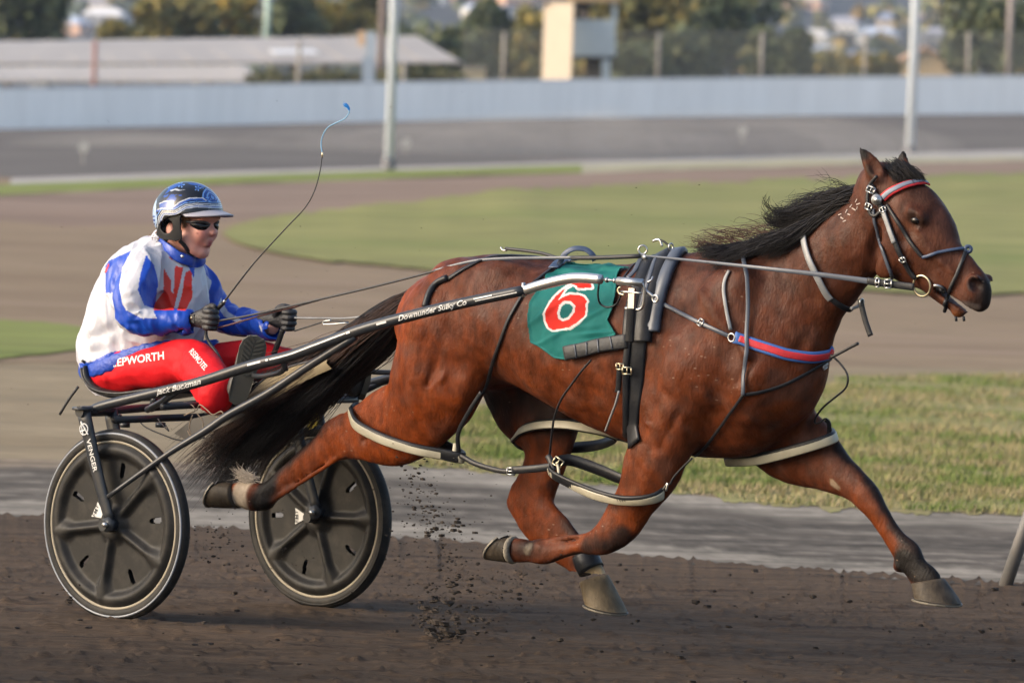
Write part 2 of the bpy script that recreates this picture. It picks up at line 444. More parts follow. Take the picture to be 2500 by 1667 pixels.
M_GRASS_F = ground_mat('far grass', (0.143, 0.152, 0.048), (0.193, 0.184, 0.070), .08, (.3, .5, 1), c3=(0.123, 0.148, 0.041), fine=20)
M_GRASS_S = ground_mat('green grass', (0.123, 0.156, 0.033), (0.164, 0.176, 0.057), .15, (.35, 1, 1))
M_GRASS_N = ground_mat('near grass', (0.135, 0.150, 0.048), (0.235, 0.200, 0.092), .75, (.3, 1, 1), c3=(0.270, 0.205, 0.130), fine=10, bump=.6)
M_BAND = ground_mat('harrowed grey dirt', (0.084, 0.074, 0.067), (0.132, 0.116, 0.104), 1.6, (.06, 1.6, 1), fine=4, rz=R(6), bump=.5)
M_PALE = ground_mat('pale limestone dirt', (0.217, 0.204, 0.187), (0.281, 0.264, 0.242), 1.4, (.12, 1, 1), c3=(0.162, 0.146, 0.132), fine=8)
M_TRACK = ground_mat('dark track dirt', (0.042, 0.034, 0.027), (0.069, 0.056, 0.045), 2.2, (.22, 1.3, 1), c3=(0.028, 0.022, 0.018), fine=11, rz=R(8), bump=.9, bs=38)
# one sheet under everything, out to the hills
v = []; ys = [-60, 5, 14, 22, 26, 40, 60, 110, 400, 1000]
far = on_line(L5, np.array([1250.]))[0]
mb = MB(); gx = np.linspace(-500, 500, 21); V = []; F = []
for y in ys:
    for x in gx: V.append((x, y, -.15 if y > 30 else -.06))
for i in range(len(ys) - 1):
    for j in range(20): a = i * 21 + j; F.append([a, a + 1, a + 22, a + 21])
tag(obj('ground', V, F, M_DIRT, smooth=True, base=(0, 0, -.15)), kind='structure')
Gbig = line([-1500, 4000], [1000, 1000])
NG_T = line([-900, 700, 860, 1000, 1180, 1500, 2000, 2500, 3400], [1075, 1075, 1078, 1050, 1000, 960, 928, 916, 905])
NG_B = line([-900, 700, 860, 1300, 1900, 2500, 3400], [1078, 1085, 1122, 1166, 1236, 1264, 1310])
BAND_T = line([-900, 0, 470, 900, 1300, 1900, 2500, 3400], [1110, 1135, 1146, 1158, 1194, 1262, 1290, 1335])
BAND_B = line([-900, 0, 500, 900, 1300, 1900, 2500, 3400], [1185, 1220, 1244, 1266, 1302, 1357, 1396, 1455])
TR_T = line([-900, 50, 474, 1100, 1500, 1900, 2171, 2500, 3400], [1215, 1260, 1288, 1320, 1352, 1387, 1405, 1426, 1490])
MID = line([-900, 0, 1250, 2500, 3400], [880, 885, 890, 900, 900])
strip('infield_dirt', L0, G0, -3300, 5800, M_DIRT, rows=20, n=220); strip('infield_dirt', G0, MID, -3300, 5800, M_DIRT, rows=20, n=220)
strip('tan_dirt', MID, BAND_T, -3300, 5800, M_TANDIRT, rows=6, n=90, jit=(3, 2), lift=.0015)
strip('infield_grass', L0, G0, 545, 5800, M_GRASS_F, rows=20, n=220, jit=(1.5, 4), lift=.03, seed=2, trange=lambda x: (np.interp(x, [545, 565, 600, 660], [.55, .25, .08, 0]) + .10 * (vnoise(np.stack([x, x * 0, x * 0], 1), .05, 3) - .5), np.interp(x, [545, 565, 600, 680], [.6, .8, .92, 1])))
strip('far_track', L1, L0, -3300, 5800, M_FARTRACK, rows=4)
strip('grass_strip', L2, L1, -3300, 1420, M_GRASS_S, rows=2, jit=(1.0, 2), lift=.01)
strip('grass_strip', L2, L1, 1420, 5800, ground_mat('dry grass', (.23, .22, .145), (.27, .255, .175), .2, (.3, 1, 1)), rows=2, jit=(1, 2), lift=.01)
strip('verge', L3, L2, -3300, 5800, M_VERGE, rows=2, lift=.004)
strip('banked_turn', L4, L3, -3300, 5800, M_BANK, rows=10)
GP_T = line([-900, 0, 100, 215, 330], [770, 783, 788, 800, 832]); GP_B = line([-900, 0, 100, 215, 330], [890, 878, 866, 850, 834])
strip('grass_patch', GP_T, GP_B, -900, 330, M_GRASS_S, rows=6, n=120, jit=(2, 3), lift=.010, seed=3)
strip('near_grass', NG_T, NG_B, 820, 5800, M_GRASS_N, rows=8, n=500, jit=(7, 7), lift=.006, seed=4)
def painted_edge():
    # the packed verge of the track: limestone, grey harrowed dirt and limestone again, blending softly
    xs = np.linspace(-3000, 5600, 1100); rows = 44; g_ = np.random.default_rng(6); V = []; C = []
    f_ = lambda ln: np.interp(xs, ln[0], ln[1])
    top, b0, b1, tr = np.where(xs > 830, f_(NG_B) - 4, f_(BAND_T) - 16), f_(BAND_T), f_(BAND_B), f_(TR_T) + 9
    D_ = np.array((.070, .060, .049)); P_ = np.array((.172, .154, .128)); Q_ = np.array((.118, .104, .087)); T_ = np.array((.158, .125, .090)); K_ = np.array((.050, .041, .033))
    for r in range(rows + 1):
        y = top + (tr - top) * r / rows; V.append(np.array([ground(a, b, .003) for a, b in zip(xs, y)])); q = np.stack([xs * .004, y * .16, 0 * xs], 1)
        w1 = (fbm(q, 1.0, 3, 3) - .5); w2 = (fbm(q * [8, 1, 1], 1.0, 3, 4) - .5); yy = y + 14 * (fbm(np.stack([xs * .012, 0 * xs, 0 * xs], 1), 1, 3, 5) - .5) + 8 * w2
        t = (yy - b0) / (b1 - b0); c = P_ + (D_ - P_) * sstep(-.10, .12, t)[:, None]
        for a_, w_ in ((.28, .06), (.50, .05), (.72, .06), (.86, .03)): c = c + (Q_ - c) * (np.exp(-((t - a_) / w_) ** 2) * np.clip(.75 + 1.6 * w1, 0, 1))[:, None]
        c = c + (P_ - c) * sstep(.93, 1.06, t)[:, None]; e = sstep(f_(TR_T) - 5, f_(TR_T) + 5, yy)[:, None]; c = c + (K_ - c) * e
        if True: l_ = (sstep(700, 400, xs) * sstep(.16, -.06, t))[:, None]; c = c + (T_ - c) * l_
        C.append(c * (1 + .95 * w1 + .6 * w2)[:, None])
    n = len(xs); F = [[r * n + i, (r + 1) * n + i, (r + 1) * n + i + 1, r * n + i + 1] for r in range(rows) for i in range(n - 1)]
    m = mat('packed verge', attr='paint', rough=.95, spec=.1, var=.34, vscale=7, bump=.4, bscale=22, stretch=(.10, 1.2, 1))
    tag(obj('track_edge', np.concatenate(V), F, m, smooth=True, col=np.concatenate(C)), kind='structure')
painted_edge()
# the track itself: real relief
def track_relief():
    nx, ny = 900, 330; xs = np.linspace(-2000, 4600, nx); t = np.linspace(0, 1, ny) ** 1.15
    V = np.zeros((ny, nx, 3))
    T0 = on_line(TR_T, xs); T = on_line(TR_T, xs, np.interp(xs, np.linspace(-2000, 4600, 700), RNG.normal(0, 4.5, 700)))
    for i in range(nx):
        y0 = proj(T0[i])[1]; yy = y0 + (2350 - y0) * t + (proj(T[i])[1] - y0) * (1 - t) ** 14
        d = np.stack([ray(xs[i], y) for y in yy]); V[:, i] = CAM + d * ((-CAM_H) / d[:, 2])[:, None]
    P = V.reshape(-1, 3); a = R(8); q = np.stack([P[:, 0] * math.cos(a) - P[:, 1] * math.sin(a), P[:, 0] * math.sin(a) + P[:, 1] * math.cos(a), P[:, 2]], 1)
    z = (fbm(q * [1, 3.4, 1], 1.5, 3, 21) - .5) * .030 + (fbm(q * [1, 3.0, 1], 8, 3, 31) - .5) * .016 + np.maximum(fbm(q * [1, 1.6, 1], 22, 2, 41) - .62, 0) * .045
    edge = np.repeat(np.clip(np.linspace(0, 1, ny) * 9, 0, 1), nx)
    sl = (P - ORG) @ NV; P[:, 2] = .008 + (z - .003 + np.clip((sl - .6) / 1.2 * .024, -.024, .02)) * edge
    F = [[r * nx + i, (r + 1) * nx + i, (r + 1) * nx + i + 1, r * nx + i + 1] for r in range(ny - 1) for i in range(nx - 1)]
    return P, F
_tv, _tf = track_relief()
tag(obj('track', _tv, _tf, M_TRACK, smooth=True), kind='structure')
# clods lying on the track, and clods thrown up by the hooves
def lump_vf(c, r, g):
    V = []; 
    for i, n in enumerate((1, 5, 5, 1)):
        th = [0, .9, 2.1, math.pi][i]
        for j in range(n):
            ph = 2 * math.pi * j / n + i * .5; k = r * g.uniform(.6, 1.25)
            V.append(np.array(c) + k * np.array([math.sin(th) * math.cos(ph) * 1.3, math.sin(th) * math.sin(ph), math.cos(th) * .6]))
    F = [[0, 1 + j, 1 + (j + 1) % 5] for j in range(5)] + [[1 + j, 6 + j, 6 + (j + 1) % 5, 1 + (j + 1) % 5] for j in range(5)] + [[11, 6 + (j + 1) % 5, 6 + j] for j in range(5)]
    return V, F
def near_vignette(m):  # vignette painted into the track colour: darkens towards the camera, uneven by noise
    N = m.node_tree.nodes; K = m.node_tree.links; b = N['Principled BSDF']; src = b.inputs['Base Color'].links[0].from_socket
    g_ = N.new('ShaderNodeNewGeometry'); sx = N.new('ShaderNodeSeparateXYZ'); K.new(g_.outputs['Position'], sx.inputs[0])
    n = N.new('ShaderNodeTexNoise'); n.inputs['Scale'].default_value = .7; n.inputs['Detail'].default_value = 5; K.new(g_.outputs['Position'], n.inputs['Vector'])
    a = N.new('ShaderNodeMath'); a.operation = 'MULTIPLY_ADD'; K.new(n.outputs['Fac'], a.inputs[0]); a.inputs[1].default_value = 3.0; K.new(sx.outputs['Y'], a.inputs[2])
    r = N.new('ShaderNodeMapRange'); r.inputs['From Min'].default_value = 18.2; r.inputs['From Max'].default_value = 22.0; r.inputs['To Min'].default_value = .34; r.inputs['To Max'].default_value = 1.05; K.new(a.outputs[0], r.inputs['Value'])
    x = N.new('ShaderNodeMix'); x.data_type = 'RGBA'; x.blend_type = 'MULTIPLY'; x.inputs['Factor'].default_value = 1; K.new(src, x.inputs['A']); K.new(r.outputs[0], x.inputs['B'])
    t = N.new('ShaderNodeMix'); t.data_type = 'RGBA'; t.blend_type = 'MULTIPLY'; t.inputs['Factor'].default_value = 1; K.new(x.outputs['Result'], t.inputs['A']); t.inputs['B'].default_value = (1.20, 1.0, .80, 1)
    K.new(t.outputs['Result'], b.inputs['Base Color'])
near_vignette(M_TRACK)
M_CLOD = ground_mat('clod', (0.030, 0.024, 0.020), (0.051, 0.041, 0.033), 9, (1, 1, 1), bump=.5)
g = np.random.default_rng(5); mb = MB()
for i in range(1100):
    px = g.uniform(-500, 3000); t = g.random(); y0 = np.interp(px, TR_T[0], TR_T[1]); py = y0 + 8 + (2200 - y0) * t ** 1.3
    c = ground(px, py, .018); mb.add(*lump_vf(c, .003 + .014 * g.random() ** 4, g))
tag(mb.build('soil_clods', M_CLOD), kind='stuff')
mb = MB()
def spray(px, py, sx, sy, s0, n, r0, r1):
    for i in range(int(n * 1.4)):
        mb.add(*lump_vf(pt(px + g.normal(0, sx), min(py + g.normal(0, sy), 1600), s0 + g.normal(0, .15)), r0 + (r1 * .72 - r0) * g.random() ** 3, g))
for (px, py, n, r1) in ((1010, 1150, 14, .012), (1020, 1200, 30, .016), (1040, 1260, 34, .016), (1075, 1290, 20, .020), (1110, 1290, 10, .016), (1095, 1370, 26, .016), (1110, 1420, 34, .022), (1060, 1440, 28, .016),
                       (1230, 1440, 30, .014), (1290, 1420, 16, .013), (1050, 1500, 50, .026), (1085, 1535, 60, .034), (1150, 1500, 30, .02), (540, 1320, 18, .010), (500, 1345, 18, .012), (520, 1290, 10, .008), (430, 1010, 8, .006), (620, 1380, 20, .012), (700, 1350, 14, .01), (170, 1455, 24, .022)):
    spray(px, py, 26, 22, .15 if px > 900 else .45, n, .002, r1)
spray(1060, 1350, 150, 130, .15, 260, .0012, .007); spray(1010, 1300, 70, 110, .15, 120, .0012, .010); spray(1200, 1440, 90, 40, .15, 90, .0012, .009); spray(560, 1330, 90, 90, .45, 60, .0015, .006); spray(1100, 500, 600, 260, .2, 60, .0015, .004); spray(150, 1000, 120, 150, .5, 26, .001, .004)
tag(mb.build('flying_dirt', M_CLOD), kind='stuff')
# short blades on the near grass
def blades(name, n, x0, x1, T, B, h0, h1, w, cols, seed, lift=.012, pw=1.0):
    g = np.random.default_rng(seed); V = np.zeros((n, 3, 3)); C = np.zeros((n, 3, 3)); px = g.uniform(x0, x1, n); t = g.random(n) ** pw
    py = np.interp(px, T[0], T[1]) * (1 - t) + np.interp(px, B[0], B[1]) * t
    P = np.stack([ground(a, b) for a, b in zip(px, py)]); clump = fbm(P * [.5, 1, 1], 1.5, 3, seed); keep = g.random(n) < .25 + 1.2 * sstep(.40, .60, clump)
    P[:, 2] += lift
    a = g.uniform(0, 6.28, n); h = g.uniform(h0, h1, n) * (.5 + clump); d = np.stack([np.cos(a), np.sin(a), 0 * a], 1) * w
    lean = np.stack([g.normal(.2, .5, n), g.normal(0, .5, n), np.ones(n)], 1)
    V[:, 0] = P - d; V[:, 1] = P + d; V[:, 2] = P + lean * h[:, None]
    cc = np.array(cols)[np.minimum((g.random(n) * .5 + sstep(.35, .65, fbm(P, 2.3, 2, seed + 3)) * .55) * len(cols), len(cols) - 1).astype(int)]
    V = V[keep]; cc = cc[keep]; n = len(V)
    C = np.repeat(cc, 3, 0)
    return tag(obj(name, V.reshape(-1, 3), np.arange(n * 3).reshape(-1, 3), mat(name, attr='paint', rough=.75, spec=.2), smooth=False, col=C), kind='stuff')
GC = [(.27, .215, .125), (.23, .20, .095), (.175, .18, .065), (.125, .155, .042), (.088, .135, .026)]
blades('grass_blades', 140000, 830, 4100, NG_T, NG_B, .015, .05, .004, GC, 61)

# ================================================================== BACKGROUND
def colmat(name, c, rough=.7, **k): return mat(name, c, rough, **k)
# white track wall in sheets
wall = empty('track_wall', on_line(L4, np.array([1250.]))[0], 'long low white painted sheet wall round the far turn', 'wall')
xs = np.linspace(-3300, 5800, 131); A = on_line(L4, xs); B = on_line(L5, xs); wm = [mat('white sheet', tuple(np.array((.92, .90, .86)) * k), .5, var=.06, vscale=1.2, stretch=(3, 3, .3)) for k in (1, .985, .97, 1.01)]
pm = {}
for i in range(len(xs) - 1):
    a, b, c, d = A[i], A[i + 1], B[i + 1], B[i]; n = np.cross(b - a, d - a); n /= np.linalg.norm(n); n = n * .03
    if n[1] > 0: n = -n
    e = (b - a) * .004
    V = [a + e, b - e, c - e, d + e]; V = [q + n for q in V] + [q - n for q in V]
    obj('sheet_panel', V, [[0, 1, 2, 3], [7, 6, 5, 4], [0, 4, 5, 1], [3, 2, 6, 7], [1, 5, 6, 2], [0, 3, 7, 4]], wm[(i * 7) % 4], wall, False)
mb = MB(); tube(mb, B + [0, 0, .03], .05, 6); mb.build('top_rail', colmat('rail paint', (.55, .57, .58)), wall, True)
# light poles
M_POLE = mat('galvanised pole', (.58, .63, .68), .5, .0, var=.08)
def pole(xb, yb, D, xt, h_px, r, label, m, name='light_pole', foot=True, group=None, cat='light pole'):
    b = atdist(xb, yb, D); t = empty(name, b, label, cat, group)
    mb = MB(); tube(mb, [b + [0, 0, -.1], b + [0, 0, h_px * .5], b + [0, 0, h_px]], [r, r * .95, r * .88], 14); mb.build('shaft', m, t, True)
    if foot:
        mb = MB(); mb.add(*disc_vf(b + [0, 0, .12], (0, 0, 1), r * 1.5, .3, 12)); mb.build('base', mat('footing', (.16, .16, .17), .8), t, False)
    return t
pole(949, 412, 141, 960, 13, .125, 'tall grey light pole left of centre, standing on the edge of the far turn', M_POLE)
pole(2222, 376, 181, 2240, 16, .165, 'tall grey light pole behind the horse head', M_POLE)
# track markers on the bank
for px, py, lab in ((203, 400, 'small pale marker on the far turn at the far left'), (990, 385, 'small pale marker on the far turn just right of the light pole'), (1812, 352, 'small pale marker on the far turn above the horse neck')):
    b = atdist(px, py, np.interp(px, L3[0], L3[2]) + 14); b[2] -= .05; t = empty('track_marker', b, lab, 'marker', 'markers along the far turn')
    mb = MB(); tube(mb, [b, b + [0, 0, .42]], .03, 6); mb.build('stake', colmat('stake', (.26, .26, .24)), t)
    mb = MB(); mb.add(*disc_vf(b + [0, -.04, .5], (0, 1, 0), .15, .03, 14)); mb.build('disc', colmat('disc', (.34, .34, .32)), t)
# roofs of the stable sheds
def shed(name, label, cols, Y, Yb, xl, xr, ridge, eave, hip, wall_y, cat='shed', bands=()):
    """ridge / eave: photo heights (y at xl, y at xr); hip: how far the ridge stops short of xr"""
    e = lambda x, y, D: atdist(x, y, D)
    rl, rr = e(xl, ridge[0], Yb), e(xr - hip, ridge[1], Yb); el, er = e(xl, eave[0], Y), e(xr, eave[1], Y)
    dep = Yb - Y; bl, br = el + [0, 2 * dep, 0], er + [0, 2 * dep, 0]
    t = empty(name, np.array([(el[0] + er[0]) / 2, Y, min(el[2], er[2]) - 3]), label, cat)
    d = np.array([0, 0, -.12])
    V = [el, er, rr, rl, bl, br]; V = V + [q + d for q in V]
    obj('roof', V, [[0, 1, 2, 3], [1, 5, 2], [5, 4, 3, 2], [4, 0, 3], [6, 9, 8, 7], [0, 6, 7, 1], [1, 7, 11, 5]], cols[0], t, False)
    z0 = min(el[2], er[2]) - 3.2; ins = .5
    V = [(el[0] + ins, el[1] + ins, z0), (er[0] - ins, er[1] + ins, z0), (er[0] - ins, er[1] + 2 * dep - ins, z0), (el[0] + ins, el[1] + 2 * dep - ins, z0)]
    W = [(q[0], q[1], min(el[2], er[2]) - .13 + (0)) for q in V]; V = V + W
    obj('wall', V, [[0, 1, 5, 4], [1, 2, 6, 5], [2, 3, 7, 6], [3, 0, 4, 7]], cols[1], t, False)
    mb = MB()      # sheet ribs of the roof
    for k in range(1, 40):
        w = k / 40; a = el * (1 - w) + er * w; b = rl * (1 - w) + rr * w; tube(mb, [a + [0, 0, .03], b + [0, 0, .03]], .035, 4)
    tag(mb.build('roof_ribs', cols[0], t), kind='stuff')
    return t, el, er, rl, rr
M_ROOF = mat('roof sheet', (.285, .265, .245), .55, var=.1, vscale=.4); M_ROOF2 = mat('lower roof sheet', (.31, .29, .27), .55, var=.1, vscale=.4)
M_BRICK = mat('red brown wall', (.115, .070, .062), .8, var=.25, vscale=1.5); M_GREYW = mat('grey wall', (.20, .19, .185), .8)
M_SKYL = mat('clear sheet', (.58, .58, .58), .3)
t, el, er, rl, rr = shed('stable_shed', 'long stable shed with a grey beige hipped roof beyond the track wall', (M_ROOF, M_BRICK), 262, 268, -2600, 1124, (134, 88), (165, 150), 105, 200)
for w, h in ((.56, .5), (.90, .35)):
    a = el * (1 - w) + er * w; b = rl * (1 - w) + rr * w; c = a * (1 - h) + b * h; u = (er - el) / np.linalg.norm(er - el); q = (b - a) / np.linalg.norm(b - a); nrm = np.cross(u, q)
    if nrm[2] < 0: nrm = -nrm
    mb = MB(); mb.add(*box_vf(c + nrm * .07, u * 1.1, q * .5, nrm * .03)); mb.build('skylight', M_SKYL, t)
shed('lean_to_shed', 'lower shed with a pale roof in front of the long stable roof', (M_ROOF2, mat('dark timber', (.105, .095, .07), .85)), 248, 252, -700, 655, (166, 160), (196, 197), 60, 215)
# hedge bank in front of the sheds
def leafy(name, c, r, n, size, cols, seed, label=None, cat=None, group=None, trunk=None, kind=None, blobs=None):
    """a tree or a bush: leaf clumps through an uneven crown; trunk = (base, radius)"""
    g = np.random.default_rng(seed); c = np.asarray(c, float); r = np.asarray(r, float)
    B = blobs or [(c + r * g.uniform(-.62, .62, 3) * [1, 1, .8], r * g.uniform(.38, .62)) for _ in range(11)]
    V = np.zeros((n, 4, 3)); col = np.zeros((n, 3))
    for i in range(n):
        b = B[g.integers(len(B))]; d = g.normal(0, 1, 3); d /= np.linalg.norm(d); p = b[0] + d * b[1] * g.random() ** .33 * g.uniform(.85, 1.12)
        u = g.normal(0, 1, 3); u /= np.linalg.norm(u); w = np.cross(u, g.normal(0, 1, 3)); w /= np.linalg.norm(w); s = size * g.uniform(.5, 1.2)
        V[i] = [p - u * s, p + w * s * .6, p + u * s, p - w * s * .6]; col[i] = np.array(cols[min(int(g.random() * len(cols)), len(cols) - 1)]) * g.uniform(.75, 1.25)
    m = M_LEAF
    if trunk is None:
        return tag(obj(name, V.reshape(-1, 3), np.arange(n * 4).reshape(-1, 4), m, smooth=False, col=np.repeat(col, 4, 0)), label, cat, group, kind)
    b, rt = trunk; b = np.asarray(b, float); t = empty(name, b, label, cat, group)
    obj('crown', V.reshape(-1, 3), np.arange(n * 4).reshape(-1, 4), m, t, False, col=np.repeat(col, 4, 0))
    mb = MB(); top = c + [0, 0, -.1 * r[2]]
    tube(mb, [b, b * .6 + top * .4 + g.normal(0, .15, 3), top], [rt, rt * .75, rt * .4], 8, 4)
    for q in B[:6]: tube(mb, [b * .45 + top * .55, (top + q[0]) / 2, q[0]], [rt * .4, rt * .3, rt * .12], 5, 3)
    mb.build('trunk', M_BARK, t, True)
    return t
M_LEAF = mat('leaves', attr='paint', rough=.6, spec=.25); M_BARK = mat('bark', (.11, .085, .065), .9, bump=.4, bscale=8)
DG = [(.075, .095, .045), (.10, .118, .052), (.13, .135, .06), (.055, .072, .040)]
OL = [(.16, .15, .050), (.20, .17, .055), (.25, .19, .050), (.12, .125, .05)]
YG = [(.24, .21, .045), (.32, .23, .05), (.18, .18, .05), (.38, .25, .06)]
hed = on_line(L5, np.array([660., 1090.])); hp = [atdist(x, y, 246) for x, y in ((650, 195), (740, 196), (830, 195), (920, 193), (1010, 191), (1090, 192))]
leafy('hedge', np.mean(hp, 0), (4.4, .8, .5), 1800, .16, [(.10, .10, .045), (.13, .12, .06), (.085, .09, .04)], 3, 'low olive hedge under the right end of the long shed roof', 'hedge', blobs=[(q, np.array([1.1, .7, .42])) for q in hp])
# trees: px centre, py centre, distance, radii, colours
def tree(px, py, D, rx, rz, cols, label, seed, n=2600, size=.34, grp='trees beyond the track wall', base_px=205):
    c = atdist(px, py, D); b = np.array([c[0], D, -.2]); t = leafy('tree', c, (rx, rx * .9, rz), n, size, cols, seed, label, 'tree', grp, trunk=(b, .22))
TR = [(30, 20, 300, 2.6, 3.4, DG, 'dark tree at the far left above the shed roof'), (405, 60, 330, 2.9, 2.0, OL, 'broad olive tree above the middle of the long shed roof'), (520, 20, 335, 2.6, 2.6, YG, 'yellow green tree left of the green mast'),
      (300, 85, 320, 1.3, .8, OL, 'small rounded bush tree above the shed roof, left of the broad olive tree'), (715, 50, 330, 1.7, 1.8, DG, 'dark green tree just right of the green mast'), (800, 55, 335, 2.0, 1.5, YG, 'yellow green tree left of the brown timber pole'),
      (890, 40, 345, 1.3, 2.0, OL, 'narrow olive tree behind the brown timber pole'), (1090, 130, 300, 2.9, 1.9, DG, 'dark rounded tree behind the hipped end of the shed'), (1200, 70, 330, 2.0, 1.7, DG, 'dark tree between the shed and the cream screen'),
      (1290, 120, 300, 1.8, 2.4, OL, 'olive tree directly behind the cream screen'), (1560, 60, 310, 2.8, 3.6, OL, 'large olive tree right of the judge tower'), (1680, 50, 320, 2.9, 3.8, YG, 'tall golden green tree in the middle of the right-hand group'),
      (1800, 70, 315, 2.9, 3.3, DG, 'tall dark tree at the right end of the golden green group'), (1620, 150, 290, 2.6, 1.7, DG, 'dark low tree under the tall golden green tree'), (1910, 130, 300, 1.7, 1.4, DG, 'low dark tree beside the tall dark tree'),
      (2020, 165, 330, 2.2, .8, OL, 'low olive bush left of the orange roofed house'), (2130, 165, 330, 1.6, .7, YG, 'low yellow green bush in front of the orange roofed house'), (2420, 75, 300, 2.3, 2.4, DG, 'dark tree at the far right behind the wire fence'), (2500, 130, 310, 2.2, 2.2, OL, 'olive tree at the right edge of the photo'),
      (1450, 165, 310, 1.5, .9, YG, 'yellow green bush seen through the opening under the judge tower')]
for i, (px, py, D, rx, rz, cols, lab) in enumerate(TR): tree(px, py, D, rx * 1.12, rz * 1.12, cols, lab, 100 + i)
# tall poles and posts beyond the wall
def post(px, yt, yb, D, w, label, m, name='fence_post', cat='post', group=None):
    b = atdist(px, yb, D); t = atdist(px + (yb - yt) * math.tan(ROLL), yt, D); mb = MB(); tube(mb, [b + [0, 0, -1.5], t], w, 8); return tag(mb.build(name, m, None, True, base=b), label, cat, group)
M_TIMBER = mat('timber pole', (.15, .115, .10), .85, var=.2, vscale=2); M_PALEP = mat('pale post', (.24, .22, .19), .7); M_RUST = mat('rust red post', (.24, .115, .095), .7); M_GREENP = mat('green mast paint', (.36, .46, .38), .5)
post(928, -60, 206, 255, .17, 'thick brown timber pole beside the left light pole', M_TIMBER, 'timber_pole', 'pole'); post(229, 100, 214, 245, .11, 'rust red post at the left in front of the sheds', M_RUST, 'steel_post'); post(651, -60, 95, 300, .18, 'pale green mast behind the sheds', M_GREENP, 'mast', 'mast')
post(2462, -60, 190, 255, .14, 'tall grey brown pole at the far right', mat('weathered pole', (.26, .22, .205), .85), 'timber_pole', 'pole')
for px, yt, lab in ((480, 195, 'short pale post under the lower shed roof'), (728, 100, 'pale post in front of the long shed'), (985, 152, 'pale post by the right light pole side of the shed'), ):
    post(px, yt, 208, 243, .10, lab, M_PALEP)
fence = empty('wire_fence', atdist(1800, 195, 243), 'tall wire mesh fence with pale posts behind the white wall at the right', 'fence')
for px in (1228, 1605, 1858, 2110, 2362, 2620, 2880):
    b = atdist(px, 205, 243); t = atdist(px + 4, 80, 243); mb = MB(); tube(mb, [b + [0, 0, -1], t], .085, 8); mb.build('post', M_PALEP, fence, True)
def mesh_mat():
    m = bpy.data.materials.new('wire mesh'); m.use_nodes = True; N = m.node_tree.nodes; K = m.node_tree.links; b = N['Principled BSDF']; b.inputs['Base Color'].default_value = (.13, .135, .12, 1); b.inputs['Roughness'].default_value = .6
    tr = N.new('ShaderNodeBsdfTransparent'); mx = N.new('ShaderNodeMixShader'); mx.inputs[0].default_value = .36
    K.new(tr.outputs[0], mx.inputs[1]); K.new(b.outputs[0], mx.inputs[2]); K.new(mx.outputs[0], N['Material Output'].inputs['Surface']); return m
xs = np.linspace(1128, 3000, 16); A = np.array([atdist(x, 212, 243.2) for x in xs]); B = np.array([atdist(x, np.interp(x, [1128, 3000], [70, 82]), 243.2) for x in xs])
obj('mesh', np.concatenate([A, B]), [[i, i + 1, 16 + i + 1, 16 + i] for i in range(15)], mesh_mat(), fence, False)
# blue grey cabinet and orange box by the timber pole
def pbox(name, x0, y0, x1, y1, D, dep, m, label=None, cat=None, parent=None, part=None):
    a, b, c, d = [atdist(x, y, D) for x, y in ((x0, y1), (x1, y1), (x1, y0), (x0, y0))]; e = np.array([0, dep, 0])
    V = [a, b, c, d, a + e, b + e, c + e, d + e]; F = [[0, 1, 2, 3], [5, 4, 7, 6], [1, 5, 6, 2], [4, 0, 3, 7], [3, 2, 6, 7], [0, 4, 5, 1]]
    return tag(obj(name, V, F, m, parent, False), label, cat)
t = empty('signal_box', atdist(898, 206, 244), 'narrow blue grey signal box on the track wall by the timber pole', 'signal box')
pbox('cabinet', 884, 140, 914, 215, 244, .6, mat('blue grey paint', (.27, .33, .40), .6), parent=t); pbox('cabinet_top', 892, 78, 917, 139, 244, .5, mat('pale blue paint', (.34, .40, .46), .6), parent=t)
pbox('lamp_housing', 874, 76, 891, 112, 244, .5, mat('orange paint', (.55, .37, .22), .6), parent=t)
t = empty('small_hut', atdist(1158, 205, 247), 'small cream hut on the wall between the shed and the cream screen', 'hut')
pbox('wall', 1130, 170, 1185, 212, 247, 1.0, mat('cream paint', (.50, .42, .27), .6), parent=t); pbox('roof', 1126, 163, 1189, 170, 246.9, 1.3, mat('hut roof', (.36, .33, .27), .6), parent=t)
t = empty('track_gate', atdist(90, 214, 243), 'small pale gate frame on the wall at the far left', 'gate')
for a in ((72, 200, 76, 218), (110, 203, 114, 218), (72, 208, 114, 212)): pbox('bar', *a, 243, .08, colmat('gate paint', (.5, .5, .5)), parent=t)
# judge tower
tw = empty('judge_tower', atdist(1410, 200, 238), 'pale blue judge tower with an open cabin and a cream screen on its left side', 'tower')
M_CREAM = mat('cream panel', (.37, .315, .25), .6, var=.05, vscale=2); M_PB = mat('pale blue panel', (.40, .47, .50), .55, var=.05, vscale=2); M_DKI = mat('dark interior', (.06, .055, .05), .9)
D = 238
a, b = atdist(1322, 210, D), atdist(1392, 208, D + 1.6); c, d = atdist(1398, -60, D + 1.6), atdist(1331, -60, D)
a, b, c, d = atdist(1322, 209, D), atdist(1392, 207, D + .1), atdist(1399, 8, D + .1), atdist(1330, 8, D); n = np.cross(b - a, d - a); n = n / np.linalg.norm(n) * .06
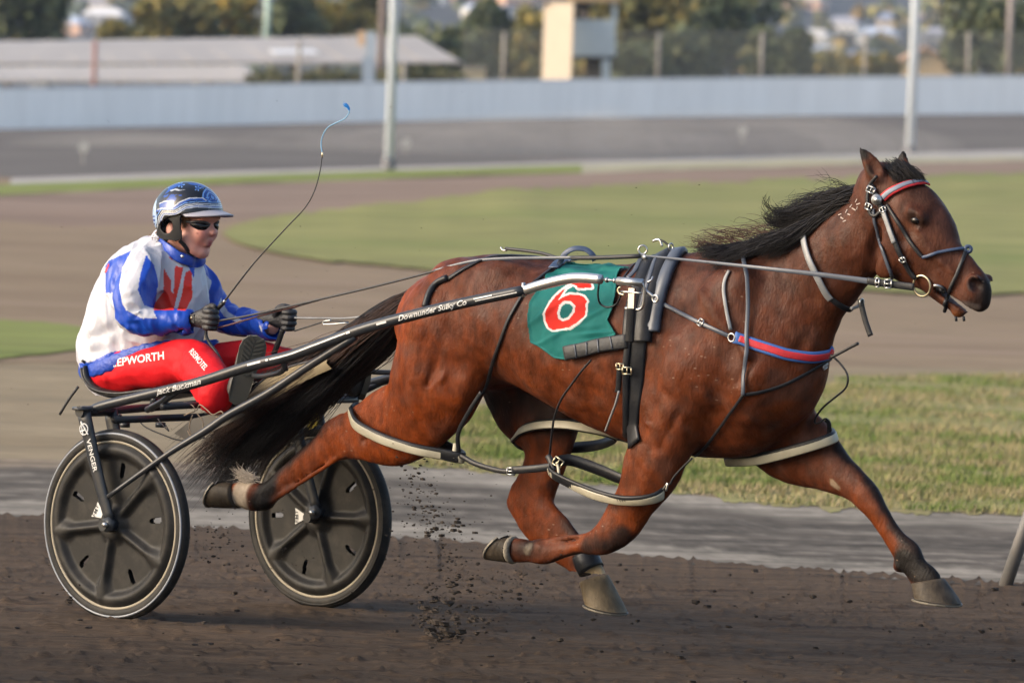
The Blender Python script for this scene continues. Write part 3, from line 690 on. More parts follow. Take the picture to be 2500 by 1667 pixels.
# the screen faces the evening sun: turned towards the left
def turned_panel(name, x0, x1, yb, yt, D, turn, th, m, parent):
    p = atdist(x0, yb, D); q = atdist(x1, yb, D); w = (q[0] - p[0]); dep = w * math.tan(turn)
    a, b = p, atdist(x1, yb, D - dep); h0 = atdist(x0, yt, D)[2]; h1 = atdist(x1, yt, D - dep)[2]
    c, d = np.array([b[0], b[1], h1]), np.array([a[0], a[1], h0]); lean = (h0 - a[2]) * math.tan(0)
    n = np.cross(b - a, d - a); n = n / np.linalg.norm(n) * th
    V = [a, b, c, d]; V = V + [v_ - n for v_ in V]
    return obj(name, V, [[0, 1, 2, 3], [5, 4, 7, 6], [1, 5, 6, 2], [4, 0, 3, 7], [3, 2, 6, 7], [0, 4, 5, 1]], m, parent, False)
turned_panel('screen', 1322, 1393, 209, 8, 239, R(52), .06, M_CREAM, tw)
pbox('lower_wall', 1396, 193, 1492, 230, 240, 2.2, M_PB, parent=tw); pbox('cabin_front', 1397, 48, 1503, 138, 239.6, .12, M_PB, parent=tw); pbox('corner_post', 1469, 137, 1490, 212, 239.7, .3, M_PB, parent=tw); pbox('corner_post', 1494, 4, 1506, 60, 239.7, .2, M_PB, parent=tw)
pbox('cabin_floor', 1397, 138, 1503, 146, 239.7, 2.2, M_DKI, parent=tw); pbox('cabin_roof', 1385, -16, 1512, 4, 239.2, 2.6, mat('roof trim', (.33, .24, .13), .7), parent=tw); pbox('back_wall', 1397, -10, 1440, 48, 241.6, .1, M_DKI, parent=tw); pbox('screen_cap', 1318, 3, 1402, 8, 238.6, 1.6, mat('cap', (.40, .30, .2), .7), parent=tw); pbox('back_panel', 1428, 142, 1466, 215, 241.0, .1, M_DKI, parent=tw)
# person in the cabin
M_SUITD = mat('dark clothes', (.025, .022, .022), .9); pq = atdist(1428, 60, 240.4); per = empty('person', pq - [0, 0, .9], 'person in dark clothes standing in the open cabin of the judge tower', 'person')
f = Field((-.4, -.3, -.2), (.4, .3, 1.2), .03)
f.chain([(0, 0, -.1), (0, 0, .35), (0, 0, .62)], [.14, .15, .10], [.19, .21, .20], hint=(1, 0, 0), k=.04)
for s_ in (-1, 1): f.chain([(.2 * s_, 0, .60), (.27 * s_, -.04, .32), (.16 * s_, -.22, .18)], [.06, .05, .04], [.06, .05, .04], k=.03)
f.chain([(0, 0, .6), (0, 0, .78)], .055, .055, k=.03); f.ell((0, -.01, .88), (.085, .10, .12), k=.02)
v, q = f.mesh(); v = v * 1.0 + pq - [0, 0, .45]; hc = np.where((v[:, 2] > pq[2] + .27)[:, None], np.array([.42, .36, .34]), np.array([.025, .022, .022]))
obj('body', v, q, mat('person paint', attr='paint', rough=.8), per, True, col=hc)
# ------------------------------------------------------------------ hill with houses
def hill_z(x, y): return np.maximum(y - 1000, 0) * .052 + (fbm(np.stack([x, y, 0 * x], 1), .004, 3, 77) - .5) * np.clip((y - 950) / 300, 0, 1) * 22
gx = np.linspace(-420, 420, 70); gy = np.concatenate([np.linspace(240, 1000, 12), np.linspace(1040, 3200, 70)]); X, Y = np.meshgrid(gx, gy); P = np.stack([X.ravel() * (1 + Y.ravel() / 2200), Y.ravel(), 0 * X.ravel()], 1); P[:, 2] = hill_z(P[:, 0], P[:, 1]) - .1
nx = len(gx); F = [[r * nx + i, r * nx + i + 1, (r + 1) * nx + i + 1, (r + 1) * nx + i] for r in range(len(gy) - 1) for i in range(nx - 1)]
tag(obj('hill', P, F, ground_mat('hill scrub', (.032, .038, .038), (.055, .058, .060), .02, (1, 1, 1), c3=(.085, .075, .065), fine=5), smooth=True), kind='structure')
def hill_at(px, Y):
    x = (ray(px, 100)[0] / ray(px, 100)[1]) * Y; return np.array([x, Y, float(hill_z(np.array([x]), np.array([Y]))[0])])
ROOFC = {'white': (.62, .61, .60), 'pale blue': (.40, .46, .56), 'terracotta': (.42, .17, .11), 'grey': (.28, .28, .31), 'cream': (.55, .46, .36), 'slate blue': (.20, .24, .33), 'pink': (.45, .30, .28)}
WALLC = {'white': (.60, .58, .55), 'cream': (.56, .46, .34), 'peach': (.58, .36, .24), 'brick': (.26, .14, .11), 'grey': (.33, .32, .32)}
hm = {}
def hmat(c, k):
    if k not in hm: hm[k] = mat(k, c, .7)
    return hm[k]
def house(px, Y, w, d, h, roof, wallc, label, rz=0.0):
    b = hill_at(px, Y) - [0, 0, .6]; t = empty('house', b, label, 'house', 'houses scattered over the far hill')
    ca, sa = math.cos(rz), math.sin(rz); ex, ey, ez = np.array([ca, sa, 0]) * w / 2, np.array([-sa, ca, 0]) * d / 2, np.array([0, 0, h])
    V = [b - ex - ey, b + ex - ey, b + ex + ey, b - ex + ey]; V = V + [q + ez for q in V]
    obj('wall', V, [[0, 1, 5, 4], [1, 2, 6, 5], [2, 3, 7, 6], [3, 0, 4, 7]], hmat(WALLC[wallc], wallc + ' wall'), t, False)
    o = 1.08; V = [b + ez - ex * o - ey * o, b + ez + ex * o - ey * o, b + ez + ex * o + ey * o, b + ez - ex * o + ey * o, b + ez * 1.75 - ex * .55, b + ez * 1.75 + ex * .55]
    obj('roof', V, [[0, 1, 5, 4], [1, 2, 5], [2, 3, 4, 5], [3, 0, 4], [0, 3, 2, 1]], hmat(ROOFC[roof], roof + ' roof'), t, False)
    for k in (-.5, .1, .6):
        c = b + ex * k - ey * 1.005 + ez * .5; V = [c - ex * .1 - ez * .2, c + ex * .1 - ez * .2, c + ex * .1 + ez * .2, c - ex * .1 + ez * .2]
        obj('window', V, [[0, 1, 2, 3]], hmat((.05, .06, .07), 'house glass'), t, False)
HS = [(160, 1180, 'slate blue', 'white', 'low slate roofed house just above the shed roof at the left'), (85, 1500, 'grey', 'grey', 'grey house behind the dark far left tree'), (150, 1330, 'pale blue', 'peach', 'pale blue roofed house with a peach wall, left of the rust red post'),
      (190, 1240, 'cream', 'peach', 'peach walled house over the shed roof near the rust red post'), (140, 1640, 'pink', 'brick', 'pink roofed house high on the hill at the left'), (230, 1560, 'grey', 'cream', 'cream house with a grey roof above the rust red post'),
      (255, 1420, 'white', 'grey', 'white roofed house right of the rust red post'), (305, 1620, 'slate blue', 'cream', 'slate roofed house high up above the small bush tree'), (340, 1300, 'pale blue', 'grey', 'pale blue roofed house behind the broad olive tree'),
      (590, 1450, 'grey', 'cream', 'grey roofed house between the yellow green tree and the mast'), (622, 1150, 'white', 'white', 'white house at the foot of the pale green mast'), (1035, 1560, 'white', 'white', 'bright white house at the top right of the light pole'),
      (1100, 1640, 'terracotta', 'cream', 'terracotta roofed house near the top, left of the cream screen'), (1145, 1590, 'terracotta', 'brick', 'brick house with a terracotta roof next to the white ones'), (1185, 1460, 'pale blue', 'white', 'white house with a wide pale blue roof over the dark trees'),
      (1255, 1530, 'cream', 'peach', 'peach house with a cream roof just left of the cream screen'), (1300, 1650, 'pale blue', 'grey', 'grey house near the top beside the cream screen'), (1960, 1660, 'cream', 'peach', 'peach house at the top, right of the tall dark tree'),
      (1985, 1380, 'white', 'white', 'white house on the open slope right of the tall dark tree'), (2010, 1300, 'pale blue', 'white', 'white house with a pale blue roof on the open slope'), (2060, 1480, 'grey', 'white', 'white house with a grey roof higher on the open slope'),
      (2145, 1400, 'pale blue', 'white', 'pale blue roofed house left of the right light pole'), (2110, 1250, 'slate blue', 'grey', 'slate roofed house low on the open slope'), (2180, 1560, 'slate blue', 'cream', 'slate roofed cream house high beside the right light pole'),
      (2300, 1420, 'grey', 'grey', 'grey house right of the right light pole'), (2330, 1290, 'pale blue', 'white', 'pale blue roofed house by the far right dark tree'), (2270, 1600, 'pink', 'cream', 'cream house with a pink roof high at the right'), (2330, 1650, 'cream', 'peach', 'peach house highest at the right')]
for i, (px, Y, rf, wc, lab) in enumerate(HS): house(px, Y, 9 + (i * 37 % 5), 8, 2.8, rf, wc, lab, rz=R((i * 53) % 50 - 25))
# the orange roofed house closer by
b = atdist(2258, 196, 400); t = empty('bungalow', b - [0, 0, 1], 'sunlit bungalow with a pale orange gable at the right behind the fence', 'house')
V = [atdist(x, y, Dd) for x, y, Dd in ((2205, 200, 400), (2325, 203, 400), (2325, 158, 400), (2262, 128, 400), (2205, 150, 400))]; V2 = [q + [0, 8, 0] for q in V]
obj('wall', V + V2, [[0, 1, 2, 3, 4], [1, 6, 7, 2], [5, 0, 4, 9]], mat('orange render', (.60, .43, .24), .7), t, False)
V = [atdist(x, y, Dd) for x, y, Dd in ((2196, 156, 399.6), (2262, 122, 399.6), (2336, 163, 399.6))]; V2 = [q + [0, 9, 0] for q in V]; d_ = np.array([0, 0, .25])
obj('roof', V + V2 + [q + d_ for q in V + V2], [[0, 1, 4, 3], [1, 2, 5, 4], [6, 9, 10, 7], [7, 10, 11, 8], [0, 6, 7, 1], [1, 7, 8, 2]], mat('orange roof', (.48, .30, .19), .7), t, False)
# far wood on the slope
g = np.random.default_rng(42); n = 20000; V = np.zeros((n, 4, 3)); C = np.zeros((n, 3)); k = 0
spots = [(hill_at(g.uniform(-2600, 5200), g.uniform(1010, 2300)), g.uniform(1.8, 4.5), [DG, DG, OL, YG][g.integers(4)]) for _ in range(1000)]
for i in range(n):
    c, r, cols = spots[i % len(spots)]; d = g.normal(0, 1, 3); d /= np.linalg.norm(d); p = c + [0, 0, r * .7] + d * r * g.random() ** .4; u = g.normal(0, 1, 3); u /= np.linalg.norm(u); w = np.cross(u, g.normal(0, 1, 3)); w /= np.linalg.norm(w); s_ = r * .5
    V[i] = [p - u * s_, p + w * s_, p + u * s_, p - w * s_]; C[i] = np.array(cols[g.integers(4)])
tag(obj('hillside_wood', V.reshape(-1, 3), np.arange(n * 4).reshape(-1, 4), M_LEAF, smooth=False, col=np.repeat(C, 4, 0)), kind='stuff')
# near marker post at the right edge: leaning, plastic, white above and grey below
b = ground(2458, 1419, .02); tp = ground(2458, 1419) ; d = np.array([.30, .0, 1.0]); d /= np.linalg.norm(d)
t = empty('marker_peg', b, 'leaning grey and white plastic marker peg at the right edge of the track', 'marker peg')
mb = MB(); tube(mb, [b + d * -.05, b + d * .52], [.030, .028], 14); mb.build('lower_tube', mat('scuffed grey plastic', (.105, .102, .098), .6, var=.3, vscale=12, dirt=.6), t, True)
mb = MB(); tube(mb, [b + d * .521, b + d * .95], [.0275, .027], 14); mb.build('upper_tube', mat('white plastic', (.62, .60, .56), .5, var=.1), t, True)
mb = MB(); mb.add(*disc_vf(b + d * .957, d, .029, .012, 14)); mb.build('cap', mat('white cap', (.62, .60, .56), .5), t, True)

# dust hanging over the far turn
mb = MB(); g = np.random.default_rng(9)
for i in range(44):
    px = g.uniform(950, 2050) if i < 38 else g.uniform(200, 900); c = atdist(px, np.interp(px, L3[0], L3[1]) - 34, 172 + g.uniform(-5, 5)); rr = np.array([g.uniform(1.5, 5.5), g.uniform(1.5, 3.0), g.uniform(.35, 1.3)])
    V = []; F = []
    for a in range(10):
        for b in range(16): th, ph = math.pi * a / 9, 2 * math.pi * b / 16; V.append(c + rr * np.array([math.sin(th) * math.cos(ph), math.sin(th) * math.sin(ph), math.cos(th)]))
    for a in range(9):
        for b in range(16): F.append([a * 16 + b, (a + 1) * 16 + b, (a + 1) * 16 + (b + 1) % 16, a * 16 + (b + 1) % 16])
    mb.add(V, F)
dm = bpy.data.materials.new('dust'); dm.use_nodes = True; N_ = dm.node_tree.nodes; N_.remove(N_['Principled BSDF']); pv = N_.new('ShaderNodeVolumePrincipled'); pv.inputs['Color'].default_value = (.86, .82, .76, 1); pv.inputs['Density'].default_value = .026
dm.node_tree.links.new(pv.outputs[0], N_['Material Output'].inputs['Volume'])
tag(mb.build('dust', dm), kind='stuff')
# haze in the air, thin: only the far hills fade
hm_ = bpy.data.materials.new('haze'); hm_.use_nodes = True; N_ = hm_.node_tree.nodes; N_.remove(N_['Principled BSDF']); pv = N_.new('ShaderNodeVolumePrincipled'); pv.inputs['Color'].default_value = (.62, .74, .98, 1); pv.inputs['Density'].default_value = .00011; pv.inputs['Anisotropy'].default_value = .1
hm_.node_tree.links.new(pv.outputs[0], N_['Material Output'].inputs['Volume'])
mb = MB(); box(mb, (0, 1600, 70), 2600, 1680, 75); hz_o = mb.build('haze', hm_); tag(hz_o, kind='stuff')
# ================================================================== HORSE
BAY = (.104, .0225, .0048); RED = (.158, .0300, .0045); BROWN = (.046, .0170, .0100); DARK = (.0085, .0068, .0062); TAN = (.14, .052, .018)
LO_U = L(560, 1215, .11)[0]; HI_U = L(2450, 700, 0)[0]; LO_Z = L(2290, 1430, -.13)[2] - .08
def build_horse():
    f = Field((LO_U, -0.42, LO_Z), (HI_U, 0.42, 2.05), 0.008)
    trunk = [(1075, 700, 1010, 880, 0, .13), (1130, 655, 1080, 930, 0, .205), (1217, 624, 1165, 950, 0, .26), (1300, 624, 1240, 942, 0, .265),
             (1390, 640, 1350, 978, 0, .275), (1480, 648, 1440, 1030, 0, .285), (1570, 638, 1545, 1082, 0, .275), (1660, 616, 1640, 1108, 0, .235),
             (1755, 626, 1745, 1122, 0, .215), (1840, 655, 1835, 1108, 0, .20), (1895, 720, 1905, 1050, 0, .155)]
    C, rv, rl = px_chain(trunk); f.chain(C, rv, rl, k=.05)
    neck = [(1720, 640, 1965, 1000, 0, .165), (1810, 612, 2020, 880, 0, .135), (1895, 585, 2048, 800, 0, .108), (1980, 545, 2090, 735, 0, .092),
            (2055, 497, 2132, 668, 0, .084), (2120, 452, 2165, 600, 0, .078)]
    C, rv, rl = px_chain(neck); f.chain(C, rv, rl, k=.07)
    head = [(2165, 404, 2125, 510, 0, .080), (2225, 424, 2122, 580, 0, .092), (2283, 470, 2136, 640, 0, .100), (2322, 525, 2178, 680, 0, .088),
            (2346, 592, 2228, 700, 0, .068), (2378, 637, 2266, 722, 0, .056), (2408, 668, 2300, 738, 0, .052), (2424, 697, 2335, 752, 0, .052), (2420, 722, 2368, 756, 0, .042)]
    C, rv, rl = px_chain(head); f.chain(C, rv, rl, k=.03)
    # near hind, far hind, near fore, far fore
    nh = [(1235, 690, 1075, 745, .12, .105), (1205, 830, 996, 862, .15, .118), (1145, 950, 960, 955, .155, .108), (1072, 1034, 930, 1002, .15, .080), (1004, 1074, 885, 1012, .14, .062),
          (925, 1094, 838, 1020, .13, .048), (866, 1108, 796, 1035, .12, .044), (805, 1136, 760, 1066, .115, .036), (722, 1190, 694, 1128, .11, .029),
          (672, 1232, 646, 1172, .11, .034), (640, 1250, 618, 1176, .11, .036), (596, 1242, 584, 1172, .11, .036), (572, 1238, 562, 1178, .11, .034)]
    fh = [(1340, 800, 1150, 800, -.12, .10), (1390, 940, 1190, 915, -.145, .10), (1424, 1010, 1232, 1012, -.145, .095), (1414, 1063, 1264, 1066, -.14, .075), (1390, 1116, 1281, 1116, -.135, .055),
          (1365, 1170, 1266, 1172, -.13, .047), (1353, 1215, 1244, 1226, -.125, .044), (1356, 1258, 1268, 1264, -.12, .036), (1398, 1306, 1319, 1318, -.12, .029),
          (1440, 1350, 1375, 1362, -.12, .028), (1466, 1384, 1404, 1392, -.12, .035), (1482, 1404, 1416, 1420, -.12, .036), (1490, 1428, 1432, 1440, -.12, .036)]
    nf = [(1790, 880, 1590, 880, .14, .095), (1735, 1000, 1572, 985, .155, .10), (1690, 1082, 1554, 1080, .155, .082), (1650, 1152, 1525, 1150, .15, .064), (1602, 1222, 1504, 1212, .145, .050),
          (1558, 1276, 1476, 1272, .14, .042), (1520, 1320, 1450, 1296, .14, .043), (1482, 1344, 1432, 1302, .14, .036), (1420, 1356, 1410, 1314, .135, .028),
          (1376, 1368, 1366, 1317, .13, .027), (1334, 1382, 1328, 1316, .13, .036), (1300, 1378, 1296, 1314, .13, .032), (1262, 1377, 1258, 1308, .13, .035), (1236, 1372, 1244, 1316, .13, .032)]
    ff = [(1935, 965, 1770, 1060, -.12, .09), (1990, 1032, 1840, 1112, -.14, .082), (2034, 1086, 1915, 1122, -.145, .072), (2076, 1125, 1985, 1162, -.14, .056), (2121, 1166, 2052, 1198, -.14, .046),
          (2152, 1196, 2086, 1234, -.135, .044), (2169, 1236, 2112, 1258, -.13, .037), (2190, 1277, 2137, 1287, -.13, .029), (2214, 1312, 2160, 1325, -.13, .028),
          (2252, 1345, 2184, 1364, -.13, .036), (2265, 1374, 2204, 1394, -.13, .033), (2290, 1402, 2222, 1420, -.13, .035), (2304, 1422, 2238, 1436, -.13, .034)]
    for rows, k in ((nh, .05), (fh, .05), (nf, .05), (ff, .05)):
        C, rv, rl = px_chain(rows); f.chain(C, rv, rl, k=k)
    f.blur(3)
    # ---- muscles and bones (pixel place, lateral place, radii along heading / lateral / up)
    def lump(px, py, s, r, rot=0, k=.05, op='add'):
        c, sn = math.cos(R(rot)), math.sin(R(rot))
        f.ell(L(px, py, s), r, [(c, 0, sn), (0, 1, 0), (-sn, 0, c)], k, op)
    for sg in (1, -1):
        d = 0 if sg > 0 else 1
        def sp(px, py, s, *a, **k):      # mirror a near-side feature to the far side (same u, z)
            q = L(px, py, s); q[1] *= sg
            r, rot, kk, op = k['r'], k.get('rot', 0), k.get('k', .05), k.get('op', 'add')
            c, sn = math.cos(R(rot)), math.sin(R(rot))
            f.ell(q, r, [(c, 0, sn), (0, 1, 0), (-sn, 0, c)], kk, op)
        sp(1215, 668, .13, r=(.09, .07, .05), k=.07)                    # point of hip
        sp(1150, 745, .12, r=(.15, .09, .13), k=.08)                    # croup / gluteal
        sp(1755, 770, .135, r=(.075, .05, .20), rot=-28, k=.09)         # shoulder blade
        sp(1690, 900, .175, r=(.14, .075, .13), rot=30, k=.09)            # triceps
        sp(1845, 935, .115, r=(.085, .085, .12), rot=-20, k=.08)           # breast
        sp(1600, 980, .17, r=(.06, .05, .08), k=.05)                    # elbow
        sp(2172, 618, .062, r=(.082, .036, .100), rot=-30, k=.018)      # cheek
        sp(2240, 526, .078, r=(.040, .025, .024), rot=-35, k=.03)       # brow over the eye
        sp(2268, 606, .058, r=(.09, .014, .012), rot=-42, k=.018)       # facial crest
        sp(2376, 690, .040, r=(.034, .022, .036), rot=-40, k=.015)      # nostril flare
        sp(2380, 698, .056, r=(.029, .030, .019), rot=-40, k=.007, op='sub')   # nostril
        sp(2212, 562, .105, r=(.022, .018, .05), rot=-30, k=.03, op='sub')      # hollow behind the eye
        sp(2118, 640, .085, r=(.022, .04, .12), rot=-18, k=.03, op='sub')      # behind the jaw
        sp(2010, 770, .10, r=(.018, .022, .16), rot=-38, k=.03, op='sub')       # jugular groove
        sp(1575, 900, .28, r=(.03, .03, .15), rot=0, k=.05, op='sub')           # behind the shoulder
    # near hind details
    lump(1115, 950, .215, (.07, .03, .05), 40, .07)       # stifle
    lump(1030, 850, .220, (.040, .05, .18), 5, .09)        # hamstring
    lump(1088, 850, .305, (.018, .03, .17), 8, .09, 'sub') # groove between hamstring and thigh
    f.chain([L(836, 1030, .12), L(806, 1042, .12), L(790, 1066, .12)], [.030, .026, .02], [.026, .024, .02], k=.02)  # point of hock
    f.chain([L(1262, 1190, -.125), L(1250, 1225, -.125), L(1262, 1250, -.12)], [.02, .024, .02], [.026, .024, .02], k=.02)
    lump(650, 1228, .11, (.03, .035, .028), 0, .02); lump(1418, 1402, -.12, (.026, .032, .026), 0, .02)
    lump(1322, 1334, .13, (.028, .033, .024), 0, .02); lump(2196, 1382, -.13, (.024, .032, .026), 0, .02)
    f.chain([L(1310, 1322, .13), L(1440, 1305, .14)], .012, .016, k=.015); f.chain([L(870, 1090, .145), L(660, 1226, .125)], .013, .012, k=.018)
    f.chain([L(1610, 1110, .21), L(1548, 1245, .17)], .022, .02, k=.03)     # extensor of the forearm
    f.chain([L(1000, 1030, .19), L(905, 1068, .165)], .026, .02, k=.03)     # gaskin muscle
    # mouth slit, lips and chin
    lump(2338, 764, 0, (.032, .032, .024), -25, .015)
    f.chain([L(2380, 766, 0), L(2345, 738, 0), L(2302, 708, 0)], .0045, .09, k=.008, op='sub')
    # ears
    def ear(s, pts, tip):
        P = [L(x, y, s + ds) for x, y, ds in pts]
        f.chain(P, [.030, .036, .030, .018, .006], [.022, .024, .020, .014, .006], k=.014, n=4)
        Q = [P[i] + np.array([.012, .016 * np.sign(s), .006]) for i in (1, 2, 3)]
        f.chain(Q, [.022, .018, .010], [.012, .010, .006], k=.008, n=3, op='sub')
    ear(.062, [(2150, 440, 0), (2139, 418, .006), (2125, 395, .010), (2111, 376, .012), (2101, 363, .012)], 0)
    ear(-.062, [(2209, 432, 0), (2207, 412, -.004), (2206, 394, -.006), (2206, 379, -.006), (2205, 367, -.006)], 0)
    # veins and flesh: a few raised cords, then uneven muscle relief
    def cord(pts, r): f.chain([loc(np.array(q)) for q in pts], r, r, k=.014, n=4)
    gz = np.meshgrid(*[f.lo[k] + f.h * np.arange(f.n[k]) for k in range(3)], indexing='ij'); sel = np.abs(f.a) < .03; Q = np.stack([g_[sel] for g_ in gz], 1)
    body = sstep(.55, .95, Q[:, 2])
    d = (fbm(Q * [1, 1, .7] + Q[:, [2, 0, 1]] * [.4, 0, .3], 5.5, 2, 51) - .5) * .027 * body + (fbm(Q * [1.2, 1, .6], 14, 2, 52) - .5) * .012 * body + (fbm(Q, 30, 2, 53) - .5) * .004
    def gr(pts, w, am):
        P = [L(*p) for p in pts]; m = np.minimum.reduce([capdist(Q, a, b) for a, b in zip(P[:-1], P[1:])]); return np.exp(-(m / w) ** 2) * am * 1.3
    d += gr([(1165, 690, .27), (1195, 790, .28), (1190, 900, .26)], .022, .014) - gr([(1130, 760, .28), (1110, 840, .28), (1075, 930, .26)], .012, .007) + gr([(1090, 790, .27), (1070, 860, .27), (1040, 960, .25)], .014, .010)
    d += gr([(1640, 690, .25), (1600, 800, .27), (1585, 900, .27)], .020, .010) - gr([(1700, 700, .20), (1760, 790, .21), (1830, 870, .2)], .020, .010) + gr([(1850, 740, .18), (1860, 850, .19), (1800, 930, .21)], .018, .012) + gr([(1930, 880, .17), (1880, 980, .19), (1790, 1050, .2)], .016, .013)
    d += gr([(2110, 560, .09), (2050, 640, .11), (1960, 760, .13), (1910, 830, .15)], .014, .012) - gr([(2085, 620, .09), (2030, 710, .11), (1985, 800, .12)], .012, .008) + gr([(2062, 660, .09), (2020, 740, .10)], .010, .008)
    d += gr([(1660, 1000, .24), (1615, 1090, .22), (1570, 1190, .19)], .016, .005) + gr([(1620, 960, .26), (1700, 1010, .24), (1760, 1060, .2)], .02, .005) - gr([(1500, 1000, .25), (1590, 1040, .24)], .007, .006)
    d += gr([(2010, 1110, -.07), (2090, 1190, -.09)], .012, .009) + gr([(1340, 1090, -.08), (1300, 1180, -.08)], .012, .008) + gr([(1000, 1040, .2), (890, 1075, .17)], .012, .009)
    d -= gr([(2240, 560, .085), (2290, 625, .06), (2330, 670, .055)], .008, .006) - gr([(2262, 585, .075), (2310, 650, .06)], .010, .005) - gr([(2205, 590, .08), (2190, 660, .07)], .012, .005)
    d -= gr([(1290, 900, .27), (1400, 960, .28), (1480, 990, .28)], .006, .004) + gr([(2275, 620, .065), (2300, 690, .055)], .005, .005)
    f.a[sel] += (d + .0045).astype(np.float32)
    V, F = f.mesh()
    return f, V, F
_hf, HVs, HF = build_horse()
# soften the voxel steps, keep volume
def relax(V, F, it=2):
    E = np.concatenate([F[:, [0, 1]], F[:, [1, 2]], F[:, [2, 3]], F[:, [3, 0]]]); n = len(V)
    deg = np.bincount(E[:, 0], minlength=n) + np.bincount(E[:, 1], minlength=n)
    def lap(V):
        out = np.zeros_like(V)
        for k in range(3): out[:, k] = (np.bincount(E[:, 0], V[E[:, 1], k], n) + np.bincount(E[:, 1], V[E[:, 0], k], n)) / deg
        return out - V
    for _ in range(it): V = V + .5 * lap(V); V = V - .52 * lap(V)
    return V
HVs = relax(HVs, HF, 3)

# ---- coat colours (a bay: red brown body, darker back, black points), placed on the body itself
def coat(Q):
    n1 = fbm(Q, 3.0, 3, 1); n2 = fbm(Q, 14.0, 3, 5); n3 = fbm(Q * np.array([1.0, 1.0, .35]), 60.0, 2, 9)
    c = np.tile(np.array(BAY), (len(Q), 1))
    def mix(col, w):
        w = np.clip(w, 0, 1)[:, None]; c[:] = c * (1 - w) + np.array(col) * w
    u0 = L(1180, 800, .2)[0]
    mix(RED, sstep(u0 + .25, u0 - .25, Q[:, 0]) * .9)
    zb = np.interp(Q[:, 0], [L(1000, 700, 0)[0], L(1217, 640, 0)[0], L(1600, 640, 0)[0], L(2000, 620, 0)[0]], [L(1000, 700, 0)[2], L(1217, 640, 0)[2], L(1600, 640, 0)[2], L(2000, 560, 0)[2]])
    mix(BROWN, sstep(.52, .02, zb - Q[:, 2] + (n1 - .5) * .35) * .8 * sstep(L(960, 800, .2)[0], L(1150, 700, .2)[0], Q[:, 0]))
    mix(BROWN, sstep(.50, .75, n1) * .35); mix(BROWN, .55 * sstep(L(1450, 900, .2)[0], L(1640, 900, .2)[0], Q[:, 0]) * sstep(.45, .75, Q[:, 2]) * sstep(.30, .60, n1 * .5 + n2 * .5))
    mix((.070, .034, .024), sstep(.45, .75, n2) * .45); mix((.030, .009, .004), sstep(.55, .25, n2) * .45)
    mix(TAN, sstep(.55, .8, n3) * .10)
    def stroke(pts, r, col, soft=.6, amt=1.0, jit=.6, side=None):
        P = [L(*p) for p in pts]; d = np.full(len(Q), 9.0)
        for a, b in zip(P[:-1], P[1:]): d = np.minimum(d, capdist(Q, a, b))
        d = d + (n2 - .5) * r * jit
        w = sstep(r, r * (1 - soft), d) * amt
        mix(col, w)
    # black points
    for s in (.115,):
        stroke([(850, 1030, s), (800, 1045, s), (700, 1125, s), (650, 1180, s)], .050, DARK, amt=.9)
        stroke([(660, 1190, s), (640, 1225, s)], .075, DARK); stroke([(600, 1176, s), (592, 1236, s)], .052, (.36, .29, .21), .35, .95)
    stroke([(1345, 1190, -.09), (1375, 1260, -.09), (1420, 1330, -.09)], .042, (.026, .013, .010), amt=.95); stroke([(1255, 1235, -.12), (1290, 1290, -.12)], .03, DARK, amt=.55)
    stroke([(1430, 1360, -.12), (1445, 1375, -.12)], .062, DARK, .25); stroke([(1440, 1402, -.12), (1452, 1412, -.12)], .058, (.34, .25, .14), .3)
    stroke([(1530, 1300, .15), (1500, 1325, .15), (1440, 1335, .14)], .050, DARK, amt=.9); stroke([(1430, 1350, .13), (1345, 1365, .13)], .028, DARK, amt=.9)
    stroke([(1325, 1345, .13), (1250, 1342, .13)], .058, DARK, amt=.95); stroke([(1290, 1330, .16), (1285, 1345, .16)], .02, (.07, .055, .04))
    stroke([(2050, 1095, -.13), (2110, 1145, -.12), (2160, 1215, -.12), (2200, 1290, -.12), (2245, 1345, -.12)], .046, DARK, amt=.95)
    stroke([(2215, 1365, -.12), (2240, 1395, -.12), (2290, 1408, -.12)], .070, DARK, .4); stroke([(2030, 1180, -.09), (2040, 1192, -.09)], .018, (.20, .145, .095), .3)
    # far hind leg inside of the thigh, sheath and girth line are black brown skin
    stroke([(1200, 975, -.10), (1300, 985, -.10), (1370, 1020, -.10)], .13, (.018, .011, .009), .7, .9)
    # head: dark muzzle, nostrils, eye surround
    stroke([(2420, 705, 0), (2395, 742, 0)], .066, DARK, .6, .95); stroke([(2374, 694, .055), (2388, 702, .055)], .036, (.012, .008, .008), .45, 1.0); stroke([(2376, 712, .055), (2392, 714, .055)], .012, (.05, .038, .035), .8, .8); stroke([(2340, 765, 0), (2330, 772, 0)], .035, (.11, .038, .012), .5, .8)
    stroke([(2225, 535, .09), (2245, 545, .09)], .035, (.016, .009, .007), .8, .85); stroke([(2300, 520, .03), (2345, 600, .03)], .06, (.045, .020, .015), .8, .75)
    stroke([(2215, 445, .0), (2260, 480, .02)], .07, (.028, .014, .010), .7, .7); stroke([(2355, 740, .03), (2385, 752, .03)], .02, (.07, .055, .05), .5, .9)
    for s, t in ((.07, (2101, 363)), (-.07, (2205, 367))): stroke([(t[0], t[1], s), (t[0] + (12 if s > 0 else 0), t[1] + 18, s)], .030, DARK, .5)
    stroke([(2118, 410, .085), (2135, 436, .075)], .016, (.03, .017, .012), .5, .9)
    stroke([(2130, 470, 0), (1980, 552, 0), (1850, 606, 0), (1720, 625, 0)], .06, (.030, .018, .015), .6, .95)   # skin under the mane
    stroke([(1180, 640, 0), (1040, 712, 0)], .045, (.04, .02, .016), .7, .8)
    return c
M_COAT = mat('coat', attr='paint', rough=.48, spec=.11, bump=.30, bscale=120, var=.46, vscale=30, stretch=(1, 1, .5), dirt=.0)
